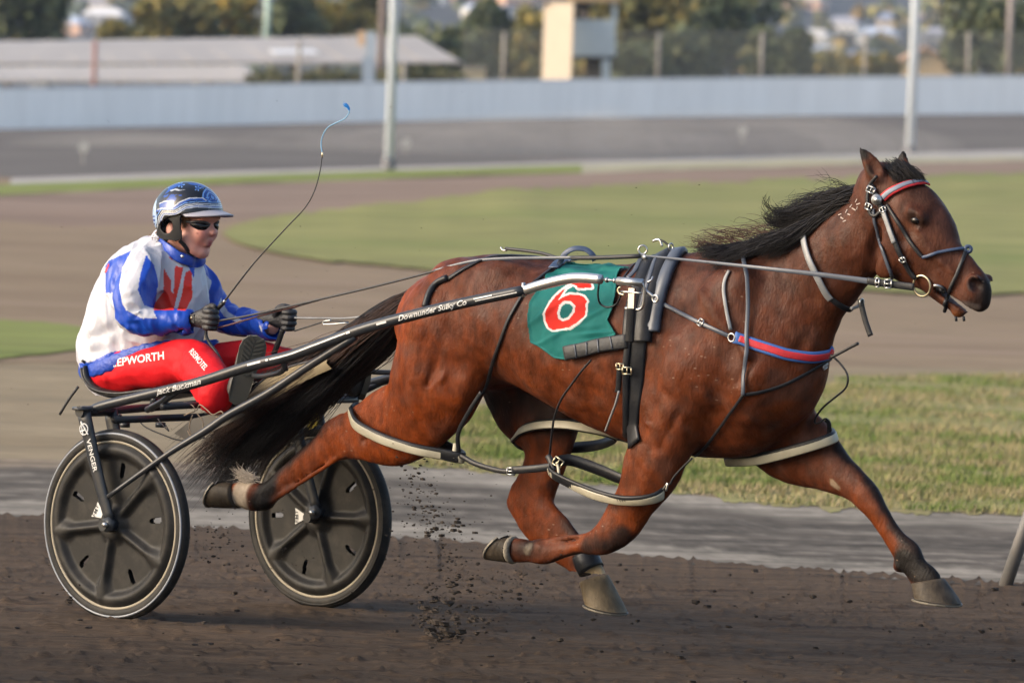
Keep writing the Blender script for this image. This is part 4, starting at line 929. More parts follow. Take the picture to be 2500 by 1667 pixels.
def specks(m):      # dried clay flecks thrown up onto the coat
    N = m.node_tree.nodes; K = m.node_tree.links; b = N['Principled BSDF']; src = b.inputs['Base Color'].links[0].from_socket
    tc = N.new('ShaderNodeTexCoord'); mp = N.new('ShaderNodeMapping'); mp.inputs['Scale'].default_value = (1, 1, 2.2); K.new(tc.outputs['Object'], mp.inputs['Vector'])
    v = N.new('ShaderNodeTexVoronoi'); v.inputs['Scale'].default_value = 21; K.new(mp.outputs[0], v.inputs['Vector'])
    n = N.new('ShaderNodeTexNoise'); n.inputs['Scale'].default_value = 3.1; K.new(tc.outputs['Object'], n.inputs['Vector'])
    a = N.new('ShaderNodeMath'); a.operation = 'LESS_THAN'; K.new(v.outputs['Distance'], a.inputs[0]); a.inputs[1].default_value = .12
    c = N.new('ShaderNodeMath'); c.operation = 'GREATER_THAN'; K.new(n.outputs['Fac'], c.inputs[0]); c.inputs[1].default_value = .56
    d = N.new('ShaderNodeMath'); d.operation = 'MULTIPLY'; K.new(a.outputs[0], d.inputs[0]); K.new(c.outputs[0], d.inputs[1])
    e = N.new('ShaderNodeMath'); e.operation = 'MULTIPLY'; K.new(d.outputs[0], e.inputs[0]); e.inputs[1].default_value = .55
    x = N.new('ShaderNodeMix'); x.data_type = 'RGBA'; K.new(e.outputs[0], x.inputs['Factor']); K.new(src, x.inputs['A']); x.inputs['B'].default_value = (.19, .125, .09, 1)
    K.new(x.outputs['Result'], b.inputs['Base Color'])
specks(M_COAT)
def sheen_patches(m):      # damp and dry patches: the gloss of the coat varies
    N = m.node_tree.nodes; K = m.node_tree.links; b = N['Principled BSDF']; tc = N.new('ShaderNodeTexCoord'); n = N.new('ShaderNodeTexNoise'); n.inputs['Scale'].default_value = 9; n.inputs['Detail'].default_value = 7; n.inputs['Roughness'].default_value = .7
    K.new(tc.outputs['Object'], n.inputs['Vector']); r = N.new('ShaderNodeMapRange'); r.inputs['From Min'].default_value = .3; r.inputs['From Max'].default_value = .7; r.inputs['To Min'].default_value = .34; r.inputs['To Max'].default_value = .68; K.new(n.outputs['Fac'], r.inputs['Value']); K.new(r.outputs[0], b.inputs['Roughness'])
sheen_patches(M_COAT)
H_BASE = wld(np.array([L(1600, 900, 0)[0], 0, 0]))
HW = wld(HVs)
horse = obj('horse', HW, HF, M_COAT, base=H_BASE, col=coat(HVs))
tag(horse, 'bay racehorse pacing at full stretch in harness, green cloth numbered 6 on its back', 'horse')
HB = bvh_of(HW, HF)
def onhorse(px, py, off=.004):
    """point and normal where the sight line through a photo pixel meets the horse"""
    d = Vector(ray(px, py)); h, n, _, _ = HB.ray_cast(Vector(CAM), d)
    if h is None:
        q = pt(px, py, 0); h, n, _, _ = HB.find_nearest(Vector(q))
    if n.dot(d) > 0: n = -n
    return np.array(h) + np.array(n) * off, np.array(n)
M_HOOF = mat('hoof horn', (.034, .026, .018), .6, spec=.2, var=.6, vscale=26, stretch=(1, 1, .3), dirt=.8, dirtcol=(.070, .054, .036), bump=.4, bscale=40)
M_SHOE = mat('horseshoe', (.15, .135, .11), .5, .4)
M_SOLE = mat('sole dirt', (.035, .03, .025), .95, bump=.5, bscale=60)
def hoof(cA, cB, gA, gB, s, lat=.88, m_=None):
    a, b, c, d = L(*cA, s), L(*cB, s), L(*gA, s), L(*gB, s)
    m = 24; V = []; Fc = []; rows = 9
    for i in range(rows):
        t = i / (rows - 1); A = a + (c - a) * t; B = b + (d - b) * t; ce = (A + B) / 2; hv = (A - B) / 2; rl = np.linalg.norm(hv) * lat * (1 + .02 * math.sin(i * 2.4))
        fl = .86 + .14 * min(1, t * 1.25) ** .8; rl *= fl; hv = hv * fl
        for j in range(m):
            w = 2 * math.pi * j / m; cx = math.cos(w); sx = math.sin(w)
            if cx < -.6: cx = -.6 - (-.6 - cx) * .55
            V.append(ce + hv * cx + np.array([0, rl * sx, 0]))
    for i in range(rows - 1):
        for j in range(m): k = (j + 1) % m; Fc.append([i * m + j, i * m + k, (i + 1) * m + k, (i + 1) * m + j])
    Fc.append(list(range(m))[::-1])
    o = obj('hoof', wld(np.array(V)), Fc, m_ or M_HOOF, horse)
    ce = (c + d) / 2; hv = (c - d) / 2; nrm = np.cross(hv, [0, 1, 0]); nrm /= np.linalg.norm(nrm)
    if nrm @ (ce - (a + b) / 2) < 0: nrm = -nrm
    mb = MB(); P = []; rl = np.linalg.norm(hv) * lat
    for j in range(15):
        w = R(-140 + 280 * j / 14); P.append(wld(ce + hv * math.cos(w) * .93 + np.array([0, rl * .93 * math.sin(w), 0]) + nrm * .004))
    mb.add(*strap_vf(P, .020, .008, nrm[0] * HV + nrm[2] * ZV)); mb.build('horseshoe', M_SHOE, o)
    P = [ce + nrm * -.004] + [ce + hv * math.cos(2 * math.pi * j / m) * .97 + np.array([0, rl * .97 * math.sin(2 * math.pi * j / m), 0]) for j in range(m)]
    P[0] = ce - nrm * .012
    obj('sole', wld(np.array(P)), [[0, 1 + j, 1 + (j + 1) % m] for j in range(m)], M_SOLE, o)
    return o
hoof((586, 1246), (570, 1168), (513, 1238), (543, 1172), .11)
M_HOOFP = mat('pale hoof horn', (.105, .080, .048), .6, spec=.2, var=.5, vscale=26, stretch=(1, 1, .3), dirt=.8, dirtcol=(.060, .046, .030), bump=.4, bscale=50)
hoof((1484, 1400), (1414, 1426), (1523, 1496), (1434, 1468), -.12, m_=M_HOOFP)
hoof((1244, 1378), (1250, 1304), (1194, 1366), (1238, 1306), .13)
hoof((2306, 1410), (2222, 1426), (2340, 1474), (2236, 1454), -.13)
# eyes
M_EYE = mat('eye', (.008, .006, .005), .2, spec=.35)
for sg in (1, -1):
    q = L(2236, 538, .082); q[1] *= sg; V, F_ = [], []
    for i in range(9):
        for j in range(14):
            a, b = math.pi * i / 8, 2 * math.pi * j / 14; V.append(wld(q) + .0175 * (math.sin(a) * math.cos(b) * HV * 1.15 + math.sin(a) * math.sin(b) * NV * .8 + math.cos(a) * ZV * .8))
    for i in range(8):
        for j in range(14): F_.append([i * 14 + j, i * 14 + (j + 1) % 14, (i + 1) * 14 + (j + 1) % 14, (i + 1) * 14 + j])
    obj('eye', V, F_, M_EYE, horse)
# ------------------------------------------------------------------ hair: many thin tapering strands
def hair_vf(guides, count, r=.0012, spread=.01, tipspread=.03, seed=1, seg=14, lenj=.3, wav=.006, clump=0):
    """guides: list of world polylines (root to tip), neighbouring ones are blended"""
    g = np.random.default_rng(seed); G = []
    for P in guides:
        P = spline(np.asarray(P, float), 6); d = np.concatenate([[0], np.cumsum(np.linalg.norm(np.diff(P, axis=0), axis=1))])
        G.append(np.stack([np.interp(np.linspace(0, d[-1], seg), d, P[:, k]) for k in range(3)], 1))
    V = []; F_ = []; cx, co, cl_ = g.random(max(clump, 1)), g.normal(0, 1, (max(clump, 1), 3)), g.random(max(clump, 1))
    for i in range(count):
        if len(G) > 1:
            j = g.integers(clump) if clump else 0
            x = (np.clip(cx[j] + g.normal(0, .025), 0, .999) if clump else g.random()) * (len(G) - 1); a = int(min(x, len(G) - 2)); w = x - a; P = G[a] * (1 - w) + G[a + 1] * w
        else: P = G[0].copy()
        ln = 1 - lenj * g.random() ** 1.5; t = np.linspace(0, 1, seg)
        P = np.stack([np.interp(t * ln, t, P[:, k]) for k in range(3)], 1)
        o1 = g.normal(0, 1, 3) * spread; o2 = g.normal(0, 1, 3) * tipspread
        if clump: o2 = co[j] * tipspread + o2 * .32; P = P if cl_[j] > .3 else np.stack([np.interp(t * (.62 + cl_[j]), t, P[:, k]) for k in range(3)], 1)
        P = P + o1 * (1 - t[:, None]) + o2 * t[:, None] ** 1.3
        ph = g.random(3) * 6.3; am = g.random() * wav
        P = P + np.stack([np.sin(t * (5 + 6 * g.random()) + ph[k]) for k in range(3)], 1) * am * t[:, None]
        rr = r * (.7 + .6 * g.random()) * np.interp(t, [0, .6, 1], [1, .9, .25])
        v, f = tube_vf(P, rr, 3, cap=False); n = len(V) * seg * 3
        V.append(v); F_ += [[q + n for q in h] for h in f]
    return np.concatenate(V), F_
M_MANE = mat('black hair', (.008, .0065, .0065), .45, spec=.2, var=.4, vscale=40)
M_TIP = mat('brown hair', (.042, .021, .014), .45, spec=.2, var=.4, vscale=40)
def G(*p): return [pt(*q) for q in p]
def hair(name, guides, count, m, parent, **k):
    v, f = hair_vf(guides, count, **k); return obj(name, v, f, m, parent, True)
tail_g = [G((1034, 712, .00), (1000, 722, .0), (950, 742, .0), (890, 785, .0), (810, 850, .0), (700, 930, .0), (600, 1010, 0), (505, 1110, 0)),
          G((1034, 718, .02), (990, 745, .03), (935, 790, .04), (860, 850, .05), (760, 935, .05), (650, 1010, .05), (560, 1085, .05), (490, 1170, .05)),
          G((1030, 726, -.01), (992, 765, .0), (945, 820, .0), (876, 868, .0), (780, 930, .0), (680, 1008, .0), (592, 1088, 0), (515, 1172, 0)),
          G((1026, 734, -.03), (992, 780, -.03), (950, 845, -.04), (893, 882, -.05), (806, 932, -.05), (712, 1000, -.05), (632, 1062, -.05), (556, 1136, -.05))]
hair('tail', tail_g, 3000, M_MANE, horse, r=.0016, spread=.010, tipspread=.055, seed=3, lenj=.4, wav=.03, seg=18, clump=46)
hair('tail_fringe', [tail_g[0], tail_g[1], tail_g[2], tail_g[3]], 1500, M_TIP, horse, r=.0014, spread=.013, tipspread=.065, seed=4, lenj=.35, wav=.04, seg=18, clump=34)
# core of the tail so that it is not see-through at the dock
mb = MB(); tube(mb, [pt(1040, 708, 0), pt(1008, 735, 0), pt(968, 790, 0), pt(930, 850, 0)], [.030, .034, .030, .012], 10, 6); mb.build('tail_dock', M_MANE, horse, True)
m1 = [G((2106, 462, .02), (2070, 462, .0), (2020, 470, -.02), (1960, 492, -.03), (1905, 508, -.02), (1885, 540, 0)),
      G((2085, 480, .03), (2050, 488, .02), (2000, 505, .0), (1950, 528, .0), (1910, 530, .0), (1890, 505, 0), (1905, 488, 0)),
      G((2060, 497, .03), (2020, 510, .03), (1980, 528, .02), (1930, 545, .02), (1885, 545, .02), (1895, 515, .02))]
hair('mane', m1, 900, M_MANE, horse, r=.0016, spread=.009, tipspread=.030, seed=5, lenj=.3, wav=.022, clump=22)
m2 = [G((2055, 500, .03), (2010, 530, .05), (1975, 560, .07), (1930, 590, .09), (1880, 610, .10)),
      G((1985, 545, .03), (1950, 560, .06), (1905, 580, .08), (1860, 600, .10), (1815, 622, .11), (1790, 640, .12)),
      G((1930, 568, .03), (1890, 578, .05), (1850, 595, .08), (1800, 622, .10), (1750, 640, .12)),
      G((1860, 596, .02), (1820, 602, .05), (1780, 615, .08), (1730, 630, .10), (1700, 640, .11)),
      G((1790, 612, .02), (1755, 612, .03), (1720, 622, .05), (1690, 632, .06))]
hair('mane', m2, 1400, M_MANE, horse, r=.0016, spread=.008, tipspread=.022, seed=6, lenj=.3, wav=.014, clump=40)
m3 = [G((1960, 556, .0), (1915, 548, -.02), (1870, 552, -.03), (1825, 565, -.03), (1800, 558, -.03)),
      G((1850, 596, .0), (1810, 580, -.02), (1775, 572, -.02), (1730, 570, -.03), (1685, 576, -.03)),
      G((1780, 612, .0), (1745, 600, 0), (1715, 592, 0), (1680, 590, 0)), G((1720, 616, .0), (1700, 606, 0), (1685, 598, 0))]
hair('mane_wisp', m3, 130, M_TIP, horse, r=.0014, spread=.012, tipspread=.020, seed=8, lenj=.5, wav=.02)
m4 = [G((2162, 412, .02), (2174, 424, .05), (2186, 438, .06), (2194, 452, .065)), G((2185, 402, -.01), (2208, 412, .02), (2228, 428, .03), (2240, 442, .035)), G((2200, 405, -.03), (2232, 416, -.02), (2252, 432, -.01), (2262, 446, 0))]
hair('forelock', m4, 500, M_MANE, horse, r=.0016, spread=.010, tipspread=.008, seed=9, lenj=.5, wav=.006)
m5 = [G((2090, 470, 0), (2060, 452, 0), (2020, 440, 0), (1990, 425, 0)), G((2115, 458, 0), (2125, 445, 0), (2140, 432, 0))]
hair('mane_wisp', m5[:1], 14, M_MANE, horse, r=.0010, spread=.006, tipspread=.03, seed=10, lenj=.5, wav=.03)
m6 = [G((600, 1170, .11), (585, 1160, .11), (572, 1152, .11)), G((622, 1175, .11), (600, 1162, .11), (585, 1150, .11))]
hair('fetlock_tuft', m6, 160, mat('pale hair', (.50, .42, .33), .6), horse, r=.0014, spread=.012, tipspread=.018, seed=12, lenj=.5)
# ================================================================== SULKY
M_FRAME = mat('satin black tube', (.020, .023, .028), .34, 0, spec=.30, var=.12, vscale=9, dirt=.45, dirtcol=(.060, .050, .042))
M_TYRE = mat('tyre rubber', (.013, .0126, .012), .62, spec=.2, var=.25, vscale=10, dirt=.5, dirtcol=(.065, .055, .045), bump=.15, bscale=80)
M_DISC = mat('wheel disc', (.0125, .0122, .012), .50, spec=.16, var=.2, vscale=8, dirt=.65, dirtcol=(.046, .041, .035))
M_REFL = mat('reflective line', (.20, .215, .24), .5, dirt=.5); M_CREAMR = mat('cream rim line', (.24, .21, .155), .6, dirt=.5)
M_ALU = mat('aluminium', (.50, .50, .50), .34, .85, var=.06); M_STEEL = mat('steel fittings', (.42, .42, .41), .32, .9)
M_SEAT = mat('black vinyl', (.012, .013, .015), .42, spec=.3, bump=.12, bscale=120, dirt=.5, dirtcol=(.09, .085, .075))
M_WHITE = mat('white lettering', (.50, .50, .49), .5); M_KHAKI = mat('khaki screen', (.20, .155, .085), .85, var=.2); M_YEL = mat('yellow guard', (.62, .50, .03), .5)
M_CORD = mat('cord', (.25, .19, .13), .8); M_BLKST = mat('black cord', (.02, .02, .022), .6)
WC = loc(_near_contact); WC = np.array([WC[0], 0, .352])
_e = L(284.5, 1281, HALF_TRACK); WC[0] = _e[0]; WC[2] = _e[2]
sul = empty('sulky', wld(np.array([WC[0], 0, 0])), 'black two wheeled racing sulky with disc wheels and a bucket seat', 'sulky')
def mir(q): q = np.array(q, float); q[..., 1] *= -1; return q
def Lp(rows): return np.array([L(*r) for r in rows])
def both(rows, r, name, m, sides=12, n=6, sub=None):
    out = []
    for k in (0, 1):
        Q = Lp(rows); Q = mir(Q) if k else Q
        mb = MB(); tube(mb, wld(Q), r, sides, n); out.append(mb.build(name, m, sul if sub is None else sub[k], True))
    return out
def wheel(side, ang0):
    c = WC.copy(); c[1] = side * HALF_TRACK; c[2] -= .018 if side < 0 else 0; c[0] -= .012 if side < 0 else 0; ax = np.array([0, side, 0])
    P3 = lambda r, th, s: wld(c + np.array([r * math.cos(th), side * s, r * math.sin(th)]))
    NT, RT = 300, np.array([0.0, .03, .045, .055, .07] + list(np.linspace(.085, .265, 28)) + [.272, .280, .288, .298, .312])
    def height(r, th):
        h = .012 + .0 * r
        for k in range(5):
            d = (th - ang0 - k * 2 * math.pi / 5 + math.pi) % (2 * math.pi) - math.pi
            if abs(d) < 1.2:
                q = abs(r * math.sin(d)); w = .017 + .020 * sstep(.19, .27, r)
                h = max(h, .012 + .024 * math.exp(-(q / w) ** 2.6) * float(sstep(.03, .07, r)))
        h = max(h, .012 + .022 * float(sstep(.245, .275, r)))
        h = max(h, .012 + .028 * float(sstep(.075, .045, r)))
        return h - .018 * float(sstep(.288, .312, r))
    V = []; hole = np.zeros((len(RT), NT), bool)
    for i, r in enumerate(RT):
        for j in range(NT):
            th = 2 * math.pi * j / NT; V.append(P3(r, th, height(r, th)))
            for k in range(5):
                d = (th - ang0 - (k + .5) * 2 * math.pi / 5 + math.pi) % (2 * math.pi) - math.pi
                a, b = r * math.cos(d), r * math.sin(d)
                if math.cos(d) > 0 and math.hypot(a - min(max(a, .188), .232), b) < .0125: hole[i, j] = True
    F = []
    for i in range(len(RT) - 1):
        for j in range(NT):
            k = (j + 1) % NT
            if hole[i, j] and hole[i + 1, j] and hole[i, k]: continue
            q = [i * NT + j, (i + 1) * NT + j, (i + 1) * NT + k, i * NT + k]; F.append(q if side > 0 else q[::-1])
    w = obj('wheel', np.array(V), F, M_DISC, sul, True)
    w.data.materials[0] = M_DISC
    V2 = np.array(V) - 2 * (np.einsum('ij,j->i', np.array(V) - wld(c), NV))[:, None] * NV
    obj('inner_disc', V2, [q[::-1] for q in F], M_DISC, w, True)
    mb = MB(); mb.add(*ring_vf(wld(c), NV * side, .334, .027, 96, 14)); mb.build('tyre', M_TYRE, w, True)
    mb = MB(); v, f = ring_vf(wld(c + np.array([0, .0235, 0])), NV, .344, .0045, 96, 8); mb.add(v, f); mb.build('reflective_line', M_REFL if side > 0 else M_TYRE, w, True)
    mb = MB(); v, f = ring_vf(wld(c + np.array([0, .0165, 0])), NV, .3145, .0065, 96, 8); mb.add(v, f); mb.build('rim', M_CREAMR, w, True)
    mb = MB(); mb.add(*disc_vf(wld(c + ax * .040), NV, .024, .02, 16)); mb.add(*disc_vf(wld(c - ax * .040), NV, .024, .02, 16)); mb.add(*disc_vf(wld(c), NV, .02, .16, 12)); mb.build('hub', M_FRAME, w, False)
    # triangular sticker next to the hub
    a0 = R(152) if side > 0 else R(182)
    N3 = lambda r, th, s: wld(c + np.array([r * math.cos(th), s, r * math.sin(th)]))
    tri = [N3(.045, a0, .0165), N3(.118, a0 + .28, .0150), N3(.118, a0 - .28, .0150)]
    obj('sticker', tri, [[0, 1, 2]], M_WHITE, w, False)
    text_flat('lettering', 'FMT', N3(.100, a0 + .24, .0185), N3(.100, a0 - .24, .0185), NV, .020, M_BLKST, w)
    return w
def text_mesh(s, shear=0.0, bold=0.0):
    cu = bpy.data.curves.new('t', 'FONT'); cu.body = s; cu.shear = shear; cu.offset = bold; cu.resolution_u = 4
    o = bpy.data.objects.new('t', cu); COL.objects.link(o); dg = bpy.context.evaluated_depsgraph_get(); me = bpy.data.meshes.new_from_object(o.evaluated_get(dg))
    v = np.array([q.co for q in me.vertices]); f = [list(p.vertices) for p in me.polygons]
    bpy.data.objects.remove(o); bpy.data.curves.remove(cu); bpy.data.meshes.remove(me)
    v[:, 0] -= v[:, 0].min(); return v, f
def text_flat(name, s, p0, p1, nrm, h, m, parent, shear=0.0, bold=.01):
    """lettering from p0 to p1 on a flat face with normal nrm"""
    v, f = text_mesh(s, shear, bold); p0, p1 = np.asarray(p0), np.asarray(p1); L_ = np.linalg.norm(p1 - p0); ex = (p1 - p0) / L_; ey = np.cross(nrm, ex); ey /= np.linalg.norm(ey)
    V = p0 + ex * (v[:, 0:1] / v[:, 0].max() * L_) + ey * (v[:, 1:2] * h)
    return obj(name, V, f, m, parent, False)
def text_tube(name, s, C, r, face, h, m, parent, shear=.3, bold=.01, y0=-.35):
    """lettering wrapped on a tube whose centre line is C, on the side facing 'face'"""
    v, f = text_mesh(s, shear, bold); C = np.asarray(C); d = np.concatenate([[0], np.cumsum(np.linalg.norm(np.diff(C, axis=0), axis=1))])
    x = v[:, 0] / v[:, 0].max() * d[-1]; P = np.stack([np.interp(x, d, C[:, k]) for k in range(3)], 1)
    T = C[-1] - C[0]; T = T / np.linalg.norm(T); n = np.asarray(face, float); n = n - T * (n @ T); n /= np.linalg.norm(n); b = np.cross(n, T)
    a = (v[:, 1] + y0) * h / r
    V = P + r * (np.cos(a)[:, None] * n + np.sin(a)[:, None] * b)
    return obj(name, V, f, m, parent, False)
wheel(1, R(-99)); wheel(-1, R(-70))
# forks: flattened blades each side of the wheel, joined by a cap
ft, fb = L(204, 1004, .675), L(266, 1284, .660)
def fork(k):
    g_ = (lambda q: mir(q)) if k else (lambda q: q)
    o = ft.copy(); o2 = fb.copy(); Pn = np.array([o + [0, 0, 0], o * .5 + o2 * .5, o2 + [0.004, 0, 0.015]])
    Pi = Pn.copy(); Pi[:, 1] = 2 * HALF_TRACK - Pi[:, 1]
    fk = None
    for nm_k, (nm, P) in enumerate((('fork', Pn), ('fork', Pi))):
        mb = MB(); v, f = tube_vf(spline(wld(g_(P)), 6), np.linspace(.032, .023, 13), 14, hint=NV, flat=.55); mb.add(v, f)
        mb.add(*disc_vf(wld(g_(P[-1] + [0, 0, -.008])), NV, .030, .034, 6)); fk_ = mb.build(nm, M_FRAME, sul, True); mb = MB(); mb.add(*disc_vf(wld(g_(P[-1] + [0, (.02 if nm_k == 0 else -.02), -.008])), NV, .0095, .03, 8)); mb.build('axle_nut', M_STEEL, fk_, True); fk = fk or fk_
    mb = MB(); c = wld(g_(np.array([o[0], HALF_TRACK, o[2] + .004]))); mb.add(*box_vf(c, HV * .03, NV * .085, ZV * .007)); tube(mb, [wld(g_(np.array([o[0], .52, o[2]]))), wld(g_(np.array([o[0], .70, o[2]])))], .021, 12); mb.build('fork_crown', M_FRAME, sul, False)
    mb = MB(); v, f = tube_vf([wld(g_(np.array([o[0], .665, o[2] + .012]))), wld(g_(np.array([o[0] + .012, .665, o[2] + .018])))], .036, 16, hint=NV); mb.add(v, f)
    pts = [wld(g_(ft + [-.0, .022, .008])) + ZV * .004]; a = wld(g_(np.array([o[0] - .005, .675, o[2] + .010]))); mb = MB(); mb.add(*disc_vf(a, ZV, .040, .010, 20)); mb.build('cap_plate', M_FRAME, sul, True)
    return fk
fk = fork(0); fork(1)
# emblem: an A in a ring, then the name down the blade
def blade(t, off=.0195): return wld(ft * (1 - t) + fb * t + np.array([0, off, 0]))
bx = (blade(1) - blade(0)); bx /= np.linalg.norm(bx); cw = np.cross(NV, bx)
mb = MB(); mb.add(*ring_vf(blade(.155), NV, .0205, .0026, 28, 6)); c = blade(.155); up = -bx; si = np.cross(NV, up)
for a, b in (((-.015, -.024), (.006, .032)), ((.006, .032), (.010, -.022)), ((-.006, -.004), (.020, -.004))): mb.add(*tube_vf([c + si * a[0] + up * a[1], c + si * b[0] + up * b[1]], .0034, 6))
mb.build('emblem', M_WHITE, fk, False)
text_flat('lettering', 'VENGER', blade(.245), blade(.53), NV, .030, M_WHITE, fk, bold=.012)
_q = fk.children[-1]
# shafts
SH = [(222, 1003, .62), (252, 990, .62), (354, 965, .60), (481, 934, .58), (611, 893, .56), (707, 869, .54), (778, 843, .52), (900, 799, .49), (1091, 749, .44), (1283, 708, .385)]
shafts = both(SH, [.0185, .0185, .019, .020, .021, .021, .021, .021, .020, .019], 'shaft', M_FRAME, 14, 8)
TIP = [(1280, 708.5, .386), (1335, 692, .372), (1390, 680, .360), (1430, 679, .352), (1468, 682, .345)]
both(TIP, [.0185, .0188, .0192, .0192, .0175], 'shaft_tip', M_ALU, 14, 6)
for k in (0, 1):
    Q = Lp([(1467, 682, .345), (1510, 686, .338)]); Q = mir(Q) if k else Q; mb = MB(); tube(mb, wld(Q), .005, 8)
    for t in (.35, .80): mb.add(*disc_vf(wld(Q[0] * (1 - t) + Q[1] * t), wld(Q[1]) - wld(Q[0]), .0095, .008, 12))
    mb.build('adjuster', M_STEEL, sul, True)
    Q = Lp([(1278, 690, .395), (1279, 725, .39)]); Q = mir(Q) if k else Q; mb = MB(); tube(mb, wld(Q), .007, 8); mb.build('pin', M_STEEL, sul, True)
STAY = [(264, 1212, .675), (407, 1110, .62), (501, 1052, .585), (560, 1012, .565), (656, 959, .54), (751, 896, .515), (868, 822, .495)]
both(STAY, [.009, .011, .015, .0155, .0155, .0155, .014], 'stay', M_FRAME, 12, 6)
both([(360, 1000, .50), (400, 978, .56), (440, 950, .585)], .013, 'brace', M_FRAME, 10, 3); both([(268, 1050, .53), (280, 1035, .53), (294, 1012, .53)], .007, 'gusset', M_FRAME, 8, 2)
both([(370, 1000, .30), (372, 985, .32), (380, 970, .33)], .012, 'seat_strut', M_FRAME, 8, 2)
zc, uc = ft[2], ft[0]
mb = MB(); tube(mb, [wld(np.array([uc, s, zc + (0.012 if abs(s) < .5 else 0)])) for s in (-.68, -.5, 0, .5, .68)], .0155, 12, 4); mb.build('axle_arch', M_FRAME, sul, True)
mb = MB(); tube(mb, [wld(np.array([uc + .05, s, zc - .032])) for s in (-.56, 0, .56)], .014, 12, 2); mb.build('cross_tube', M_FRAME, sul, True)
mb = MB(); tube(mb, [wld(np.array([uc + .30, s, zc + .035 + .0])) for s in (-.57, 0, .57)], .012, 12, 2); mb.build('cross_tube', M_FRAME, sul, True)
for s in (-.22, .22):
    mb = MB(); tube(mb, [wld(np.array([uc - .01, s, zc + .01])), wld(np.array([uc + .31, s, zc + .04]))], .012, 10); mb.build('seat_rail', M_FRAME, sul, True)
# seat
Pn = Lp([(191, 921, .21), (203, 948, .21), (226, 972, .21), (275, 982, .21), (340, 974, .21), (400, 962, .21)]); Pn = spline(Pn, 6); nb = 25; V = []
n1 = len(Pn)
for layer in (0, 1):
    for i, q in enumerate(Pn):
        for j in range(nb):
            b = -1 + 2 * j / (nb - 1); t = i / (n1 - 1); w = .215 * (1 - .28 * t ** 2) * (1 - .10 * (1 - t) ** 6)
            side = .030 * abs(b) ** 3 * (1 - .6 * t); z = q[2] + side + (.034 if layer == 0 else 0) * (1 - .55 * abs(b) ** 8); V.append([q[0] + (.012 if layer == 0 else 0) * (1 - t), b * w, z])
F = []; N1 = n1 * nb
for i in range(n1 - 1):
    for j in range(nb - 1):
        a = i * nb + j; F.append([a, a + 1, a + nb + 1, a + nb][::-1]); F.append([N1 + a, N1 + a + 1, N1 + a + nb + 1, N1 + a + nb])
for i in range(n1 - 1):
    for e in (0, nb - 1):
        a = i * nb + e; q = [a, a + nb, N1 + a + nb, N1 + a]; F.append(q if e else q[::-1])
for j in range(nb - 1):
    for i in (0, n1 - 1): a = i * nb + j; q = [a, a + 1, N1 + a + 1, N1 + a]; F.append(q[::-1] if i else q)
obj('seat', wld(np.array(V)), F, M_SEAT, sul, True)
mb = MB(); tube(mb, wld(np.array([[q[0], .215 * (1 - .28 * (i / (n1 - 1)) ** 2) * (1 - .10 * (1 - i / (n1 - 1)) ** 6), q[2] + .034] for i, q in enumerate(Pn)])), .006, 8); tube(mb, wld(np.array([[Pn[0][0], b * .19, Pn[0][2] + .034 + .03 * abs(b) ** 3] for b in np.linspace(-1, 1, 13)])), .006, 8); mb.build('seat_piping', M_SEAT, sul, True)
mb = MB(); tube(mb, [pt(191, 944, .20), pt(168, 975, .20), pt(146, 1011, .20)], .0055, 8, 3); mb.build('rear_rod', M_BLKST, sul, True)
for px in (305, 392): mb = MB(); mb.add(*disc_vf(pt(px, 1037, .36), ZV, .020, .018, 14)); mb.build('knob', M_FRAME, sul, True)
# foot rests on the shafts
fr = both([(700, 874, .53), (690, 905, .50), (660, 915, .44), (628, 918, .38), (612, 912, .31)], .010, 'foot_rest', M_FRAME, 10, 4)
both([(690, 878, .535), (698, 905, .52)], .011, 'foot_rest_clamp', M_FRAME, 10, 2)
# dust screen and its wire, cords and a yellow guard by the far fork
top = Lp([(598, 976, .10), (640, 930, .10), (690, 902, .10), (750, 884, .10), (800, 872, .10)]); bot = Lp([(560, 1035, .12), (620, 1000, .12), (690, 960, .12), (755, 925, .12), (810, 900, .12)])
top, bot = spline(top, 6), spline(bot, 6); V = np.concatenate([top, top * .5 + bot * .5 + [0, .02, 0], bot]); n = len(top); obj('dust_screen', wld(V), [[r * n + i, (r + 1) * n + i, (r + 1) * n + i + 1, r * n + i + 1] for r in (0, 1) for i in range(n - 1)], M_KHAKI, sul, True)
mb = MB(); tube(mb, wld(top), .0055, 6); mb.build('screen_wire', M_BLKST, sul, True)
fl = Lp([(425, 1058, .25), (470, 1022, .25), (560, 1000, .25), (600, 1012, .25), (520, 1052, .25), (455, 1074, .25)]); obj('mud_flap', np.concatenate([wld(fl), wld(fl + [0, -.004, 0])]), [[0, 1, 2, 3, 4, 5], [11, 10, 9, 8, 7, 6]], mat('mesh flap', (.075, .068, .058), .8), sul, False)
mb = MB(); tube(mb, [pt(335, 1015, .3), pt(352, 1040, .3), pt(400, 1062, .28), pt(445, 1075, .26), pt(500, 1068, .25)], .003, 6, 6); mb.build('cable', M_BLKST, sul, True)
gq = np.random.default_rng(3)
for i, pts in enumerate(([(432, 990), (452, 983), (470, 990), (476, 1003), (462, 1008), (450, 1014)], [(480, 1002), (488, 988), (505, 1000), (520, 1012), (540, 1004), (546, 1016), (528, 1018)], [(470, 1012), (462, 1040), (466, 1064), (458, 1052)], [(482, 1010), (496, 1030), (492, 1050), (470, 1062)], [(385, 1022), (400, 1040), (412, 1052), (404, 1036)])):
    mb = MB(); tube(mb, [pt(x, y, .42) for x, y in pts], .0024, 5, 6); mb.build('cord', M_CORD if i != 4 else M_BLKST, sul, True)
